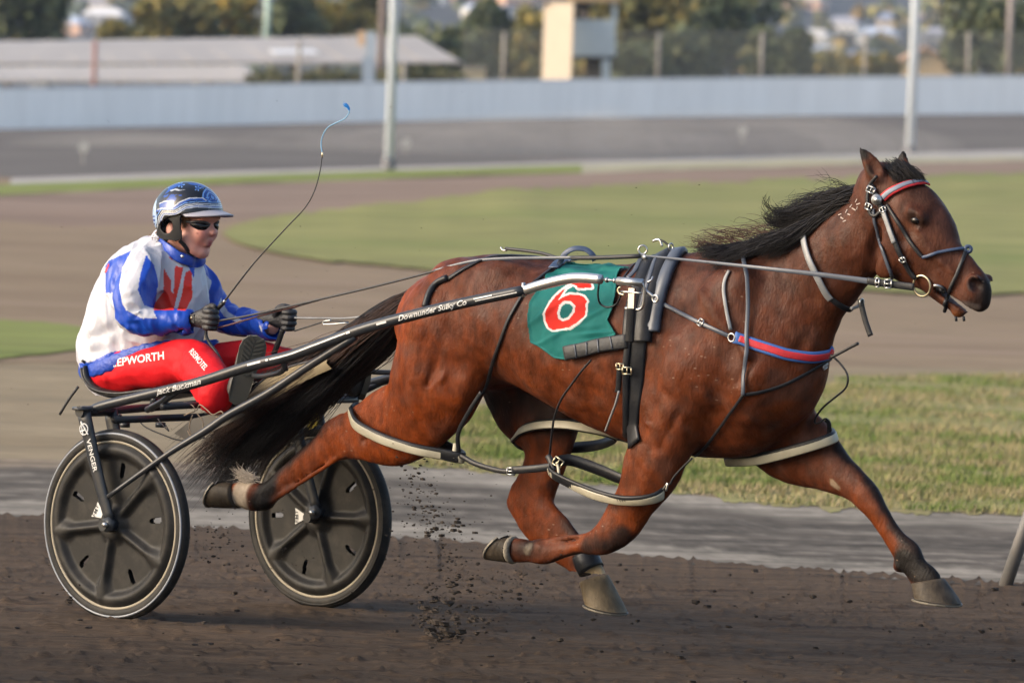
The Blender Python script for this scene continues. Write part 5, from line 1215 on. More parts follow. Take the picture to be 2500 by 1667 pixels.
yq = Lp([(752, 1050, -.52), (748, 1012, -.52), (770, 985, -.52), (790, 962, -.52), (786, 990, -.52), (772, 1040, -.52)]); obj('fork_guard', np.concatenate([wld(yq), wld(yq + [0, -.006, 0])]), [[0, 1, 2, 3, 4, 5], [11, 10, 9, 8, 7, 6]] + [[i, (i + 1) % 6, 6 + (i + 1) % 6, 6 + i] for i in range(6)], M_YEL, sul, False)
# lettering on the near shaft
CF = np.array([0, -1, .12]); SW = wld(spline(Lp(SH), 24))
def shaft_seg(x0, x1, n=14):
    px = np.array([proj(q)[0] for q in SW]); return np.stack([np.interp(np.linspace(x0, x1, n), px, SW[:, k]) for k in range(3)], 1)
sh0 = shafts[0]
text_tube('lettering', 'Jack Buckman', shaft_seg(386, 498), .0212, CF, .029, M_WHITE, sh0, .35, .022); text_tube('lettering', 'Downunder Sulky Co', shaft_seg(978, 1146), .0222, CF, .028, M_WHITE, sh0, .35, .022)
for a, b in ((612, 644), (656, 858), (926, 950), (1163, 1268)): text_tube('stripe', 'I', shaft_seg(a, b), .0218, CF, .001, M_WHITE, sh0, 0, 0) if False else None
def stripe(a, b, y0, y1, r):
    C = shaft_seg(a, b); T = C[-1] - C[0]; T /= np.linalg.norm(T); n = CF - T * (CF @ T); n /= np.linalg.norm(n); bb = np.cross(n, T); V = []
    for y in (y0, y1): w = y / r; V.append(C + r * (math.cos(w) * n + math.sin(w) * bb))
    k = len(C); obj('stripe', np.concatenate(V), [[i, i + 1, k + i + 1, k + i] for i in range(k - 1)], M_WHITE, sh0, False)
stripe(612, 644, .0, .008, .0222); stripe(656, 662, .000, .008, .0222); stripe(666, 850, .002, .007, .0222); stripe(852, 862, .0, .008, .0222); stripe(926, 950, -.004, .004, .0222); stripe(1163, 1208, .002, .007, .0212); stripe(1166, 1268, -.006, -.002, .0212)
# ================================================================== HARNESS
M_LEA = mat('black leather', (.0095, .0105, .013), .42, spec=.24, var=.2, vscale=20, bump=.1, bscale=150, dirt=.3, dirtcol=(.045, .040, .036))
M_GREYL = mat('grey strap', (.048, .058, .078), .42, spec=.5, var=.15, vscale=20); M_PALEL = mat('worn pale strap', (.17, .175, .18), .45, var=.25, vscale=15)
M_HOB = mat('cream hobble', (.34, .315, .235), .5, var=.12, vscale=12, dirt=.55, dirtcol=(.20, .17, .12)); M_BLUEB = mat('blue binding', (.035, .105, .32), .5); M_REDB = mat('red webbing', (.45, .014, .020), .6, var=.15, vscale=60)
M_SLATE = mat('slate band', (.13, .15, .20), .5); M_BRASS = mat('brass', (.50, .44, .30), .35, .9); M_NAVY = mat('navy binding', (.03, .05, .10), .5)
CAMN = np.array([0, -1.0, .1])
def hpath(pts, off=.004, n=8):
    P = spline([(p[0], p[1]) for p in pts], n); Q = [onhorse(x, y, off) for x, y in P]; X = np.array([q[0] for q in Q]); N = np.array([q[1] for q in Q])
    for _ in range(3):
        X[1:-1] = .5 * X[1:-1] + .25 * (X[:-2] + X[2:]); N[1:-1] = .5 * N[1:-1] + .25 * (N[:-2] + N[2:])
    return X, N / np.linalg.norm(N, axis=1)[:, None]
def hstrap(name, pts, w, m, parent, off=.003, th=.004, n=8):
    X, N = hpath(pts, off, n); mb = MB(); mb.add(*strap_vf(X, w, th, N)); return mb.build(name, m, parent, True)
def fstrap(name, pts, w, m, parent, th=.004, n=8, N=None):
    """band through free points (px, py, s)"""
    X = spline([pt(*p) for p in pts], n); mb = MB(); mb.add(*strap_vf(X, w, th, NV * .8 + CAMN * .6 if N is None else N)); return mb.build(name, m, parent, True)
def ftube(name, pts, r, m, parent, n=8, sides=8): mb = MB(); tube(mb, [pt(*p) for p in pts], r, sides, n); return mb.build(name, m, parent, True)
def buckle(px, py, ang, w, h, m, parent, off=.008, s=None):
    c, n = onhorse(px, py, off) if s is None else (pt(px, py, s), NV * .8 + CAMN * .6)
    n = n / np.linalg.norm(n); u = np.cross([0, 0, 1], n); u /= np.linalg.norm(u); v = np.cross(n, u); a = R(ang); e1 = u * math.cos(a) + v * math.sin(a); e2 = np.cross(n, e1); mb = MB()
    q = [c + e1 * w + e2 * h, c - e1 * w + e2 * h, c - e1 * w - e2 * h, c + e1 * w - e2 * h]
    for i in range(4): tube(mb, [q[i], q[(i + 1) % 4]], .0028, 6)
    tube(mb, [c - e1 * w, c + e1 * w], .002, 6); return mb.build('buckle', m, parent, True)
def ring(px, py, s, r, t, m, parent, ax=None, name='ring'): mb = MB(); mb.add(*ring_vf(pt(px, py, s), NV if ax is None else ax, r, t, 26, 8)); return mb.build(name, m, parent, True)
# ---- saddle
sad = empty('harness_saddle', onhorse(1590, 640)[0], 'black padded harness saddle with girth and steel shaft couplings on the horse', 'harness saddle')
hstrap('pad', [(1672, 604), (1650, 632), (1628, 678), (1612, 730), (1602, 780), (1598, 812)], .050, M_GREYL, sad, .004, .022)
hstrap('pad', [(1640, 600), (1618, 640), (1598, 690), (1582, 740), (1574, 800), (1572, 836)], .066, M_LEA, sad, .004, .024)
hstrap('pad', [(1605, 606), (1586, 640), (1568, 690), (1546, 760), (1540, 830)], .056, M_LEA, sad, .006, .018)
hstrap('strap', [(1584, 618), (1572, 640), (1556, 672), (1538, 690)], .020, M_GREYL, sad, .022, .005); hstrap('strap', [(1566, 632), (1540, 662), (1520, 690)], .010, M_LEA, sad, .008, .004)
hstrap('billet', [(1632, 604), (1606, 652), (1588, 700), (1570, 760)], .016, M_GREYL, sad, .026, .005)
mb = MB(); X, N = hpath([(1586, 622), (1606, 600), (1640, 596), (1660, 600)], .030, 5); mb.add(*strap_vf(X, .075, .012, N)); mb.build('saddle_tree', M_LEA, sad, True)
hstrap('girth', [(1556, 820), (1552, 880), (1548, 950), (1546, 1020), (1552, 1085)], .078, M_LEA, sad, .004, .010); hstrap('girth_billet', [(1540, 800), (1534, 860), (1530, 905), (1532, 960), (1534, 1060)], .024, M_LEA, sad, .014, .006)
hstrap('girth_billet', [(1516, 892), (1514, 930), (1511, 955)], .020, M_LEA, sad, .010, .006); ftube('hanger', [(1511, 955, .285), (1503, 985, .27), (1490, 1020, .24), (1478, 1052, .20)], .0045, M_PALEL, sad)
buckle(1519, 893, 90, .010, .014, M_BRASS, sad, .02); buckle(1535, 902, 90, .012, .016, M_BRASS, sad, .024)
# shaft coupling
mb = MB(); tube(mb, [pt(1508, 686, .338), pt(1570, 691, .325)], .0145, 14); mb.build('coupling', M_STEEL, sad, True)
mb = MB(); q = pt(1543, 728, .322); mb.add(*box_vf(q, HV * .013, NV * .006, ZV * .036)); mb.build('coupling_plate', M_STEEL, sad, False)
ftube('coupling_frame', [(1568, 690, .325), (1574, 712, .318), (1568, 750, .312), (1548, 756, .315), (1526, 752, .318)], .0055, M_STEEL, sad, 4); ftube('coupling_bar', [(1516, 712, .325), (1545, 714, .328), (1566, 716, .322)], .004, M_STEEL, sad, 3)
ftube('hook', [(1516, 700, .33), (1509, 706, .33), (1512, 716, .33), (1524, 720, .33)], .004, M_BRASS, sad, 5); ftube('safety_strap', [(1462, 694, .35), (1460, 722, .34), (1466, 742, .32), (1485, 750, .315), (1505, 742, .315), (1517, 718, .325)], .0035, M_LEA, sad, 6)
fstrap('tug', [(1540, 752, .325), (1540, 775, .322), (1538, 805, .318), (1537, 835, .315)], .030, M_LEA, sad, .007)
ring(1569, 610, .09, .0155, .0034, M_STEEL, sad, NV * .9 + HV * .45); ring(1638, 603, .05, .0125, .003, M_STEEL, sad, HV)
ftube('check_hook', [(1594, 589, .03), (1604, 585, .03), (1612, 588, .03), (1616, 602, .03)], .0045, M_STEEL, sad, 5); ftube('hook_strap', [(1612, 586, .03), (1624, 592, .03), (1636, 604, .03)], .004, M_LEA, sad, 3); mb = MB(); mb.add(*disc_vf(pt(1574, 628, .10), NV, .010, .008, 12)); mb.build('terret_base', M_STEEL, sad, True)
ftube('hook', [(1580, 690, .30), (1590, 684, .295), (1594, 676, .285)], .004, M_STEEL, sad, 4)
# back strap, crupper and hip straps
bk = empty('crupper_strap', onhorse(1217, 630)[0], 'black back strap with padded crupper lying over the croup', 'crupper')
hstrap('back_strap', [(1400, 646), (1340, 634), (1260, 628), (1200, 630), (1140, 655), (1095, 682)], .016, M_LEA, bk, .004, .005); X, N = hpath([(1094, 680), (1072, 690), (1056, 706), (1046, 728), (1040, 750)], .006, 5); mb = MB(); tube(mb, X, .013, 10); mb.build('crupper', M_LEA, bk, True)
hstrap('hip_strap', [(1372, 648), (1345, 662), (1318, 682), (1295, 702), (1277, 722), (1244, 780), (1221, 841), (1205, 885), (1191, 925), (1176, 958)], .014, M_LEA, bk, .005, .005)
fstrap('hip_strap', [(1176, 957, .245), (1152, 994, .235), (1126, 1040, .21), (1118, 1068, .19), (1121, 1102, .17)], .016, M_LEA, bk, .006)
mb = MB(); X = spline([pt(*p) for p in ((1364, 648, .10), (1378, 622, .10), (1400, 608, .09), (1428, 609, .07), (1446, 622, .06), (1452, 636, .05))], 6); mb.add(*strap_vf(X, .020, .004, ZV * .4 + CAMN)); mb.build('loop', M_NAVY, bk, True)
hstrap('loop_patch', [(1352, 664), (1366, 650), (1384, 642), (1400, 640)], .040, M_NAVY, bk, .016, .004)
ftube('pull_rod', [(1234, 607, -.05), (1290, 613, -.05), (1330, 620, -.04), (1372, 634, -.02)], .0062, M_BLKST, bk, 4); ftube('rod_end', [(1222, 604, -.05), (1228, 611, -.05), (1237, 611, -.05)], .004, M_STEEL, bk, 3)
hstrap('side_strap', [(1386, 862), (1430, 853), (1480, 843), (1536, 832)], .052, mat('quilted black', (.011, .012, .014), .6, bump=.3, bscale=40), bk, .016, .010)
for px in (1412, 1440, 1468, 1500): hstrap('stitching', [(px, np.interp(px, [1386, 1536], [846, 816])), (px + 3, np.interp(px, [1386, 1536], [877, 848]))], .005, M_GREYL, bk, .0275, .002, 3)
ftube('flank_hanger', [(1443, 879, .300), (1420, 905, .298), (1397, 936, .29), (1376, 965, .285), (1363, 990, .275), (1353, 1020, .26), (1349, 1045, .25), (1342, 1108, .19)], .0042, M_LEA, bk)
# ---- number cloth
CP = [(1393, 638), (1420, 634), (1455, 637), (1490, 644), (1512, 651), (1548, 656), (1520, 661), (1512, 672), (1508, 711), (1503, 749), (1488, 785), (1496, 800), (1510, 822), (1450, 842), (1388, 852), (1390, 884), (1355, 879), (1325, 856), (1298, 841), (1291, 780), (1296, 741), (1315, 711), (1344, 668), (1374, 656)]
six = np.array([(700, 695), (800, 684), (900, 683), (930, 755), (760, 775), (742, 742), (700, 712), (640, 748), (605, 790), (560, 838), (520, 880), (502, 924), (560, 905), (650, 868), (760, 858), (830, 880), (862, 932), (850, 965), (852, 1050), (842, 1130), (740, 1222), (650, 1280), (540, 1287), (430, 1294), (378, 1262), (345, 1190), (338, 1110), (360, 1045), (400, 960), (470, 878), (560, 798), (640, 745)])
six = np.array([(705, 690), (905, 683), (932, 757), (762, 776), (742, 742), (690, 716), (600, 768), (500, 930), (560, 892), (650, 858), (760, 852), (832, 878), (868, 932), (852, 965), (854, 1050), (842, 1132), (740, 1226), (650, 1282), (540, 1290), (430, 1297), (376, 1264), (343, 1190), (336, 1110), (360, 1042), (402, 955), (470, 872), (560, 792), (650, 735)])
six = np.stack([1270 + six[:, 0] / 5.2275, 560 + six[:, 1] / 5.2275], 1)
hol = np.array([(505, 1080), (530, 995), (585, 950), (650, 945), (697, 992), (690, 1060), (635, 1150), (565, 1175), (518, 1150)]); hol = np.stack([1270 + hol[:, 0] / 5.2275, 560 + hol[:, 1] / 5.2275], 1)
def edge_dist(x, y, poly):
    p = np.stack([x, y], 1); d = np.full(len(x), 1e9); n = len(poly)
    for i in range(n): d = np.minimum(d, capdist(p, poly[i], poly[(i + 1) % n]))
    return d
gx, gy = np.arange(1286, 1554, 1.6), np.arange(630, 890, 1.6); GX, GY = np.meshgrid(gx, gy); ins = inpoly(GX, GY, CP); X_ = np.zeros(GX.shape + (3,)); ok = ins.copy()
for i in range(len(gy)):
    for j in range(len(gx)):
        if ins[i, j]: X_[i, j] = onhorse(GX[i, j], GY[i, j], .0)[0]
idx = -np.ones(GX.shape, int); idx[ins] = np.arange(ins.sum()); P = X_[ins]; x, y = GX[ins], GY[ins]
q = np.array([loc(p) for p in P]); 
fold = .008 * np.sin((y - 655 + (x - 1400) * -.22) / 4.5) * np.exp(-((y - 660 + .15 * (x - 1450)) / 16) ** 2) + .007 * np.sin((y - 815 + (x - 1430) * .12) / 3.6) * np.exp(-((x - 1455) / 40) ** 2 - ((y - 818) / 14) ** 2) + .006 * np.exp(-((y - .55 * (1500 - x) - 745) / 7) ** 2) + .005 * np.exp(-((y + .75 * (x - 1330) - 770) / 8) ** 2) + (fbm(q, 16, 3, 3) - .5) * .012
edge = edge_dist(x, y, np.array(CP)); nrm = NV * .75 + ZV * .45
P = P + nrm * (.010 + fold + .006 * sstep(8, 0, edge))[:, None]
f4 = [[idx[i, j], idx[i + 1, j], idx[i + 1, j + 1], idx[i, j + 1]] for i in range(len(gy) - 1) for j in range(len(gx) - 1) if ins[i, j] and ins[i + 1, j] and ins[i, j + 1] and ins[i + 1, j + 1]]
TEAL = np.array((.0085, .105, .098)); c = np.tile(TEAL, (len(x), 1)); ds = edge_dist(x, y, six); i6 = inpoly(x, y, six); ih = inpoly(x, y, hol); dh = edge_dist(x, y, hol)
c[(~i6) & (ds < 5.2)] = (.50, .49, .47); c[i6] = (.48, .020, .012); c[ih] = TEAL; c[(dh < 3.0)] = (.50, .49, .47); c[(edge < 2.5)] = TEAL * .8
cl = obj('number_cloth', P, f4, mat('teal cloth', attr='paint', rough=.7, spec=.12, bump=.15, bscale=300), None, True, col=c)
tag(cl, 'teal green saddle cloth with a large red and white 6 on the horse', 'saddle cloth'); md = cl.modifiers.new('thickness', 'SOLIDIFY'); md.thickness = .003; md.offset = -1
# ---- breast collar with trace and hangers
bc = empty('breast_collar', onhorse(1930, 860)[0], 'red and blue breast collar across the horse chest with thin black hangers', 'breast collar')
BC = [(1792, 824), (1857, 846), (1924, 866), (1982, 872), (2016, 866), (2030, 860)]
hstrap('band', BC, .042, M_BLUEB, bc, .004, .007); hstrap('webbing', [(1804, 829)] + BC[1:], .024, M_REDB, bc, .011, .003); ring(1786, 824, .245, .014, .003, M_STEEL, bc)
hstrap('trace', [(1606, 736), (1660, 764), (1714, 790), (1756, 808), (1782, 820)], .015, M_GREYL, bc, .006, .005); buckle(1715, 789, -25, .010, .012, M_STEEL, bc, .012); ftube('chain', [(1572, 706, .31), (1585, 716, .305), (1598, 726, .30)], .006, M_STEEL, bc, 3); ring(1600, 729, .30, .012, .004, M_STEEL, bc)
hstrap('hanger', [(1814, 628), (1818, 650), (1824, 680), (1827, 740), (1826, 800), (1823, 870), (1820, 930), (1817, 962)], .015, M_GREYL, bc, .012, .004); hstrap('hanger', [(1782, 662), (1771, 685), (1768, 710), (1775, 760), (1783, 806)], .013, M_PALEL, bc, .005, .004)
hstrap('martingale', [(1817, 962), (1790, 1000), (1741, 1066), (1715, 1094), (1690, 1118)], .011, M_LEA, bc, .006, .004); ftube('martingale_end', [(1690, 1118, .20), (1665, 1142, .20), (1645, 1165, .20), (1636, 1182, .2)], .004, M_LEA, bc)
hstrap('chest_strap', [(1819, 962), (1860, 955), (1915, 938), (1960, 915), (2000, 890), (2026, 874)], .012, M_LEA, bc, .006, .004); ftube('strap_tail', [(2026, 874, .05), (2050, 862, .05), (2072, 850, .05), (2095, 838, .05)], .0055, M_LEA, bc, 4); buckle(2010, 893, 30, .012, .008, M_STEEL, bc, .01)
ftube('loop_cord', [(2028, 866, .03), (2048, 884, .03), (2066, 908, .03), (2070, 930, .03), (2062, 950, .02), (2036, 972, .0), (2010, 994, -.02), (1992, 1018, -.04), (1990, 1032, -.05), (2000, 1032, -.05), (2016, 1022, -.06), (2024, 1036, -.08), (2026, 1072, -.1)], .0038, M_LEA, bc)
# ---- neck strap
ns = empty('neck_strap', onhorse(2000, 673)[0], 'pale grey neck strap round the middle of the horse neck with a hanging black end', 'neck strap')
hstrap('strap', [(1962, 553), (1968, 590), (1978, 629), (1996, 670), (2017, 712), (2030, 728)], .024, M_PALEL, ns, .012, .006); hstrap('strap', [(2022, 718), (2045, 739), (2066, 750), (2082, 752)], .020, M_LEA, ns, .010, .006); ftube('strap_end', [(2078, 753, .03), (2092, 749, .0), (2100, 742, -.02)], .006, M_PALEL, ns, 3)
ring(2104, 738, 0, .012, .0032, M_STEEL, ns, HV); fstrap('hanging_end', [(2100, 730, .0), (2106, 755, .0), (2114, 786, .0), (2126, 820, .0)], .020, M_LEA, ns, .005)
# ---- bridle
br = empty('bridle', onhorse(2144, 489)[0], 'black leather bridle with a red edged browband and ring bit on the horse head', 'bridle')
hstrap('cheek_strap', [(2128, 448), (2136, 470), (2150, 500), (2162, 522), (2176, 560), (2190, 600), (2205, 630), (2222, 660), (2238, 678)], .019, M_LEA, br, .006, .006); hstrap('cheek_billet', [(2160, 518), (2174, 556), (2186, 594)], .017, M_PALEL, br, .013, .003)
hstrap('throat_lash', [(2134, 510), (2139, 545), (2148, 580), (2158, 612), (2168, 643), (2180, 676)], .012, M_GREYL, br, .006, .005); hstrap('crown_piece', [(2142, 430), (2126, 455), (2122, 490), (2128, 520), (2140, 528), (2152, 518)], .012, M_LEA, br, .008, .006)
hstrap('nose_cheek', [(2166, 500), (2184, 528), (2204, 560), (2222, 588), (2240, 612), (2252, 626)], .013, M_LEA, br, .005, .005); hstrap('noseband', [(2254, 628), (2275, 622), (2300, 615), (2330, 611), (2352, 610)], .011, M_NAVY, br, .006, .006)
q = onhorse(2360, 612, .012)[0]; mb = MB(); mb.add(*ring_vf(q, CAMN, .010, .007, 16, 8)); mb.build('nose_knot', M_NAVY, br, True)
hstrap('drop_noseband', [(2356, 618), (2350, 640), (2336, 672), (2322, 704), (2312, 730), (2308, 744)], .013, M_LEA, br, .006, .005); ftube('drop_buckle', [(2310, 738, .03), (2309, 750, .02), (2306, 760, .01)], .007, M_LEA, br, 3)
for x in (2333, 2352): ftube('chin_stud', [(x, 772, .015), (x + 2, 784, .015)], .005, M_LEA, br, 2)
BB = [(2158, 484), (2172, 472), (2188, 464), (2210, 455), (2232, 450), (2250, 449), (2261, 451)]
hstrap('browband', BB, .030, M_REDB, br, .006, .007); hstrap('browband_inlay', BB, .017, M_SLATE, br, .013, .003); q, n = onhorse(2145, 489, .016); mb = MB(); mb.add(*disc_vf(q, n, .0195, .008, 20)); mb.add(*disc_vf(q + n * .004, n, .012, .006, 16)); mb.build('rosette', M_STEEL, br, True)
buckle(2131, 466, 70, .010, .016, M_STEEL, br, .015); buckle(2127, 505, 70, .010, .014, M_STEEL, br, .015); buckle(2207, 632, -62, .008, .010, M_STEEL, br, .014); buckle(2160, 514, -62, .008, .011, M_STEEL, br, .016)
bp, bn = onhorse(2256, 695, .012); mb = MB(); mb.add(*ring_vf(bp, bn * .5 + NV, .036, .0042, 36, 8)); mb.build('bit_ring', M_BRASS, br, True); ftube('bit', [(2280, 697, .075), (2292, 698, .07), (2302, 705, .055)], .0055, M_STEEL, br, 3)
hstrap('mouth_guard', [(2292, 706), (2300, 702), (2308, 712)], .026, M_LEA, br, .004, .006, 4)
# freeze brand on the neck
for (px, py, a, w) in ((2051, 524, 20, 7), (2056, 533, -35, 7), (2062, 540, 25, 7), (2067, 516, 60, 8), (2073, 524, -20, 6), (2078, 503, 55, 8), (2085, 511, -30, 9), (2091, 490, 60, 7), (2096, 498, 20, 8), (2093, 508, 80, 6)):
    X, N = hpath([(px - w * math.cos(R(a)) * .6, py + w * math.sin(R(a)) * .6), (px + w * math.cos(R(a)) * .6, py - w * math.sin(R(a)) * .6)], .0012, 3); mb = MB(); mb.add(*strap_vf(X, .0042, .0008, N)); mb.build('freeze_brand', mat('white hair', (.30, .24, .21), .7) if 'white hair' not in bpy.data.materials else bpy.data.materials['white hair'], horse, False)
# ---- hobbles: four padded loops and the side straps
hb = empty('hobbles', pt(1240, 1148, .16), 'cream and black pacing hobbles looped round the four legs of the horse', 'hobbles')
def hobble(pts, inward, label=None):
    """closed loop through (px, py, s); inward = centre used for the outward direction"""
    Q = spline([pt(*p) for p in pts] + [pt(*pts[0])], 8); c = Q.mean(0); N = Q - c; T = np.gradient(Q, axis=0); T /= np.linalg.norm(T, axis=1)[:, None]
    up = np.cross(T, N); up /= np.linalg.norm(up, axis=1)[:, None]; axis = up.mean(0); axis /= np.linalg.norm(axis)
    N = N - axis * (N @ axis)[:, None]; N /= np.linalg.norm(N, axis=1)[:, None]
    mb = MB(); mb.add(*strap_vf(Q, .042, .010, N)); o = mb.build('loop', M_LEA, hb, True)
    mb = MB(); mb.add(*strap_vf(Q + N * .0095 - axis * .004 * np.sign(axis[2]), .030, .004, N)); mb.build('cover', M_HOB, o, True)
hobble([(857, 1004, .15), (872, 1036, .215), (916, 1062, .245), (961, 1080, .24), (1015, 1096, .225), (1075, 1107, .19), (1128, 1117, .15), (1104, 1098, .08), (1040, 1066, .035), (960, 1025, .025), (900, 1000, .04), (868, 996, .09)], 0)
hobble([(1256, 1068, -.10), (1276, 1050, -.055), (1313, 1039, -.035), (1369, 1036, -.035), (1422, 1042, -.05), (1482, 1054, -.10), (1502, 1066, -.14), (1470, 1082, -.18), (1420, 1090, -.20), (1340, 1092, -.225), (1280, 1086, -.19)], 0)
hobble([(1345, 1150, .20), (1366, 1166, .215), (1440, 1200, .225), (1499, 1217, .235), (1547, 1221, .235), (1590, 1216, .215), (1614, 1203, .18), (1600, 1190, .13), (1560, 1186, .09), (1515, 1170, .085), (1460, 1146, .095), (1395, 1124, .12), (1358, 1130, .165)], 0)
hobble([(1776, 1124, -.09), (1800, 1124, -.055), (1857, 1119, -.035), (1946, 1097, -.035), (2022, 1073, -.075), (2036, 1062, -.14), (2020, 1058, -.20), (1950, 1070, -.245), (1870, 1095, -.245), (1800, 1112, -.20)], 0)
fstrap('side_strap', [(1122, 1110, .16), (1140, 1120, .16), (1158, 1130, .165), (1190, 1141, .17), (1232, 1150, .175), (1270, 1148, .18)], .019, M_LEA, hb, .010); fstrap('side_strap', [(1255, 1147, .185), (1290, 1145, .19), (1320, 1142, .19), (1348, 1138, .195)], .028, M_LEA, hb, .012)
buckle(1248, 1150, 0, .016, .012, M_STEEL, hb, s=.19); buckle(1362, 1128, 60, .014, .018, M_BRASS, hb, s=.205); fstrap('tab', [(1338, 1112, .19), (1346, 1128, .195), (1352, 1150, .20)], .022, M_LEA, hb, .008); fstrap('keeper', [(1112, 1082, .165), (1110, 1100, .17), (1106, 1118, .175)], .016, M_HOB, hb, .006); fstrap('keeper', [(1360, 1128, .2), (1364, 1146, .205), (1364, 1164, .212)], .010, M_HOB, hb, .006)
ftube('hook', [(1615, 1200, .18), (1622, 1190, .19), (1630, 1180, .195), (1626, 1198, .195)], .004, M_STEEL, hb, 4); fstrap('far_hanger', [(2016, 1024, -.07), (2024, 1034, -.08), (2026, 1062, -.10), (2032, 1082, -.10)], .016, M_LEA, hb, .006)
fstrap('side_strap', [(1500, 1066, -.13), (1530, 1072, -.14), (1570, 1090, -.14), (1600, 1110, -.14)], .024, M_LEA, hb, .008)
# far hind and near fore boots on the legs
def cuff(name, a, b, s, r0, r1, m, label, cat):
    A, B = pt(*a, s), pt(*b, s); mb = MB(); tube(mb, [A, (A + B) / 2, B], [r0, (r0 + r1) / 2 + .003, r1], 18, 3); return tag(mb.build(name, m, None, True), label, cat)
cuff('leg_boot', (1425, 1352), (1444, 1392), -.12, .046, .050, M_LEA, 'black fetlock boot on the far hind leg of the horse', 'leg boot')
mb = MB(); mb.add(*ring_vf(pt(1252, 1342, .13), pt(1270, 1343, .13) - pt(1240, 1341, .13), .040, .012, 24, 8)); tag(mb.build('leg_boot', mat('woolly edging', (.16, .14, .11), .95, bump=.6, bscale=90), None, True), 'fleece edged coronet band on the flexed near foreleg', 'leg boot')
# ================================================================== DRIVER
M_SKIN = mat('skin', attr='paint', rough=.5, spec=.4, var=.06, vscale=60); M_SKIN.node_tree.nodes['Principled BSDF'].inputs['Subsurface Weight'].default_value = .08; M_SKIN.node_tree.nodes['Principled BSDF'].inputs['Subsurface Radius'].default_value = (.01, .004, .002)
M_SATIN = mat('satin silks', attr='paint', rough=.40, spec=.35, bump=.6, bscale=24, stretch=(1, 1, .6)); M_RED = mat('red trousers', (.50, .0070, .012), .65, spec=.15, bump=.6, bscale=22, var=.08)
M_GLOVE = mat('black glove', (.011, .011, .013), .55, bump=.35, bscale=130); M_BOOT = mat('black boot', (.028, .028, .028), .5, dirt=.7, dirtcol=(.12, .11, .09), bump=.2, bscale=60); M_SOLEB = mat('boot sole', (.055, .054, .046), .85, dirt=.6, dirtcol=(.085, .08, .062))
DB = wld(np.array([L(290, 905, 0)[0], 0, L(290, 905, 0)[2] - .05]))
drv = empty('person', DB, 'driver in white, blue and red silks and helmet seated on the sulky holding reins', 'person')
drv_m = lambda q: mir(q)
# body: one continuous skin from head to hands
lo = L(150, 1010, .55); f = Field((L(180, 900, .2)[0] - .1, -.45, L(300, 1000, 0)[2] - .1), (L(760, 800, -.1)[0] + .3, .5, L(460, 440, 0)[2] + .06), .0055)
f.ell(L(466, 526, 0), (.088, .074, .105), k=.02); f.ell(L(480, 572, 0), (.064, .052, .078), k=.03)
for s in (1, -1):
    def S(px, py, sv): q = L(px, py, sv); q[1] *= s; return q
    f.chain([S(452, 584, .052), S(468, 606, .038), S(486, 617, .014)], [.020, .020, .016], [.020, .020, .018], k=.025)
    f.ell(S(490, 566, .030), (.024, .020, .026), k=.045); f.ell(S(415, 562, .076), (.020, .010, .030), k=.01); f.ell(S(508, 546, .030), (.014, .018, .012), k=.012, op='sub')
    f.ell(S(517, 569, .010), (.008, .007, .006), k=.008)
f.chain([L(509, 540, 0), L(515, 556, 0), L(522, 568, 0)], [.009, .010, .012], [.010, .010, .012], k=.012); f.ell(L(514, 533, 0), (.02, .055, .014), k=.02)
f.ell(L(508, 589, 0), (.013, .021, .006), k=.012); f.ell(L(507, 598, 0), (.012, .018, .006), k=.012); f.ell(L(494, 617, 0), (.020, .020, .018), k=.02)
f.chain([L(400, 650, 0), L(428, 625, 0), L(450, 585, 0)], [.066, .056, .054], [.075, .058, .054], k=.03)
C, rv, rl = px_chain([(385, 880, 250, 890, 0, .11), (420, 800, 250, 812, 0, .125), (465, 735, 268, 740, 0, .14), (470, 690, 300, 685, 0, .135), (450, 645, 350, 638, 0, .10)]); f.chain(C, rv * .92, rl, k=.04)
NSL = [(366, 648, .135), (342, 690, .20), (324, 740, .24), (332, 778, .245), (384, 786, .215), (452, 786, .175)]; ARM = Lp(NSL); FARM = mir(Lp([(352, 640, .17), (388, 690, .22), (400, 738, .24), (420, 766, .24), (478, 786, .21), (520, 790, .18)]))
FSL = [(458, 648, -.125), (492, 694, -.175), (518, 742, -.21), (545, 772, -.22), (608, 790, -.205), (664, 800, -.170)]; FARM = Lp(FSL)
for A in (ARM, FARM): f.chain(A, [.040, .042, .040, .040, .038, .028], [.040, .042, .040, .040, .038, .026], k=.03)
LEG = Lp([(268, 912, .105), (370, 898, .150), (470, 882, .18), (508, 912, .265), (535, 948, .345)]); FLEG = mir(LEG)
for A in (LEG, FLEG): f.chain(A, [.062, .060, .052, .046, .040], [.062, .06, .052, .046, .04], k=.04)
V, F_ = f.mesh(); V = relax(V, F_, 2); pj = np.stack([lproj(q) for q in V[:1]]); n_ = fbm(V, 40, 2, 5)
SK = np.array(srgb(192, 138, 124)); c = np.tile(SK, (len(V), 1)) * (1 + .10 * (n_ - .5))[:, None]
def near_to(px, py, s, r): return sstep(r, r * .4, np.linalg.norm(V - L(px, py, s), axis=1))[:, None]
for a in ((498, 572, .045, .035), (520, 568, 0, .02), (490, 600, .04, .03)): w = near_to(*a) * .35; c = c * (1 - w) + np.array(srgb(196, 110, 100)) * w
for a in ((511, 590, 0, .019), (510, 598, 0, .018)): w = near_to(*a) * .8; c = c * (1 - w) + np.array(srgb(158, 84, 82)) * w
w = near_to(512, 594, 0, .0075) * .7; c = c * (1 - w) + np.array((.06, .02, .02)) * w
for a in ((481, 570, .058, .006), (486, 579, .055, .005)): w = near_to(*a); c = c * (1 - w * .7) + np.array((.16, .06, .05)) * w * .7
obj('body', wld(V), F_, M_SKIN, drv, True, col=c)
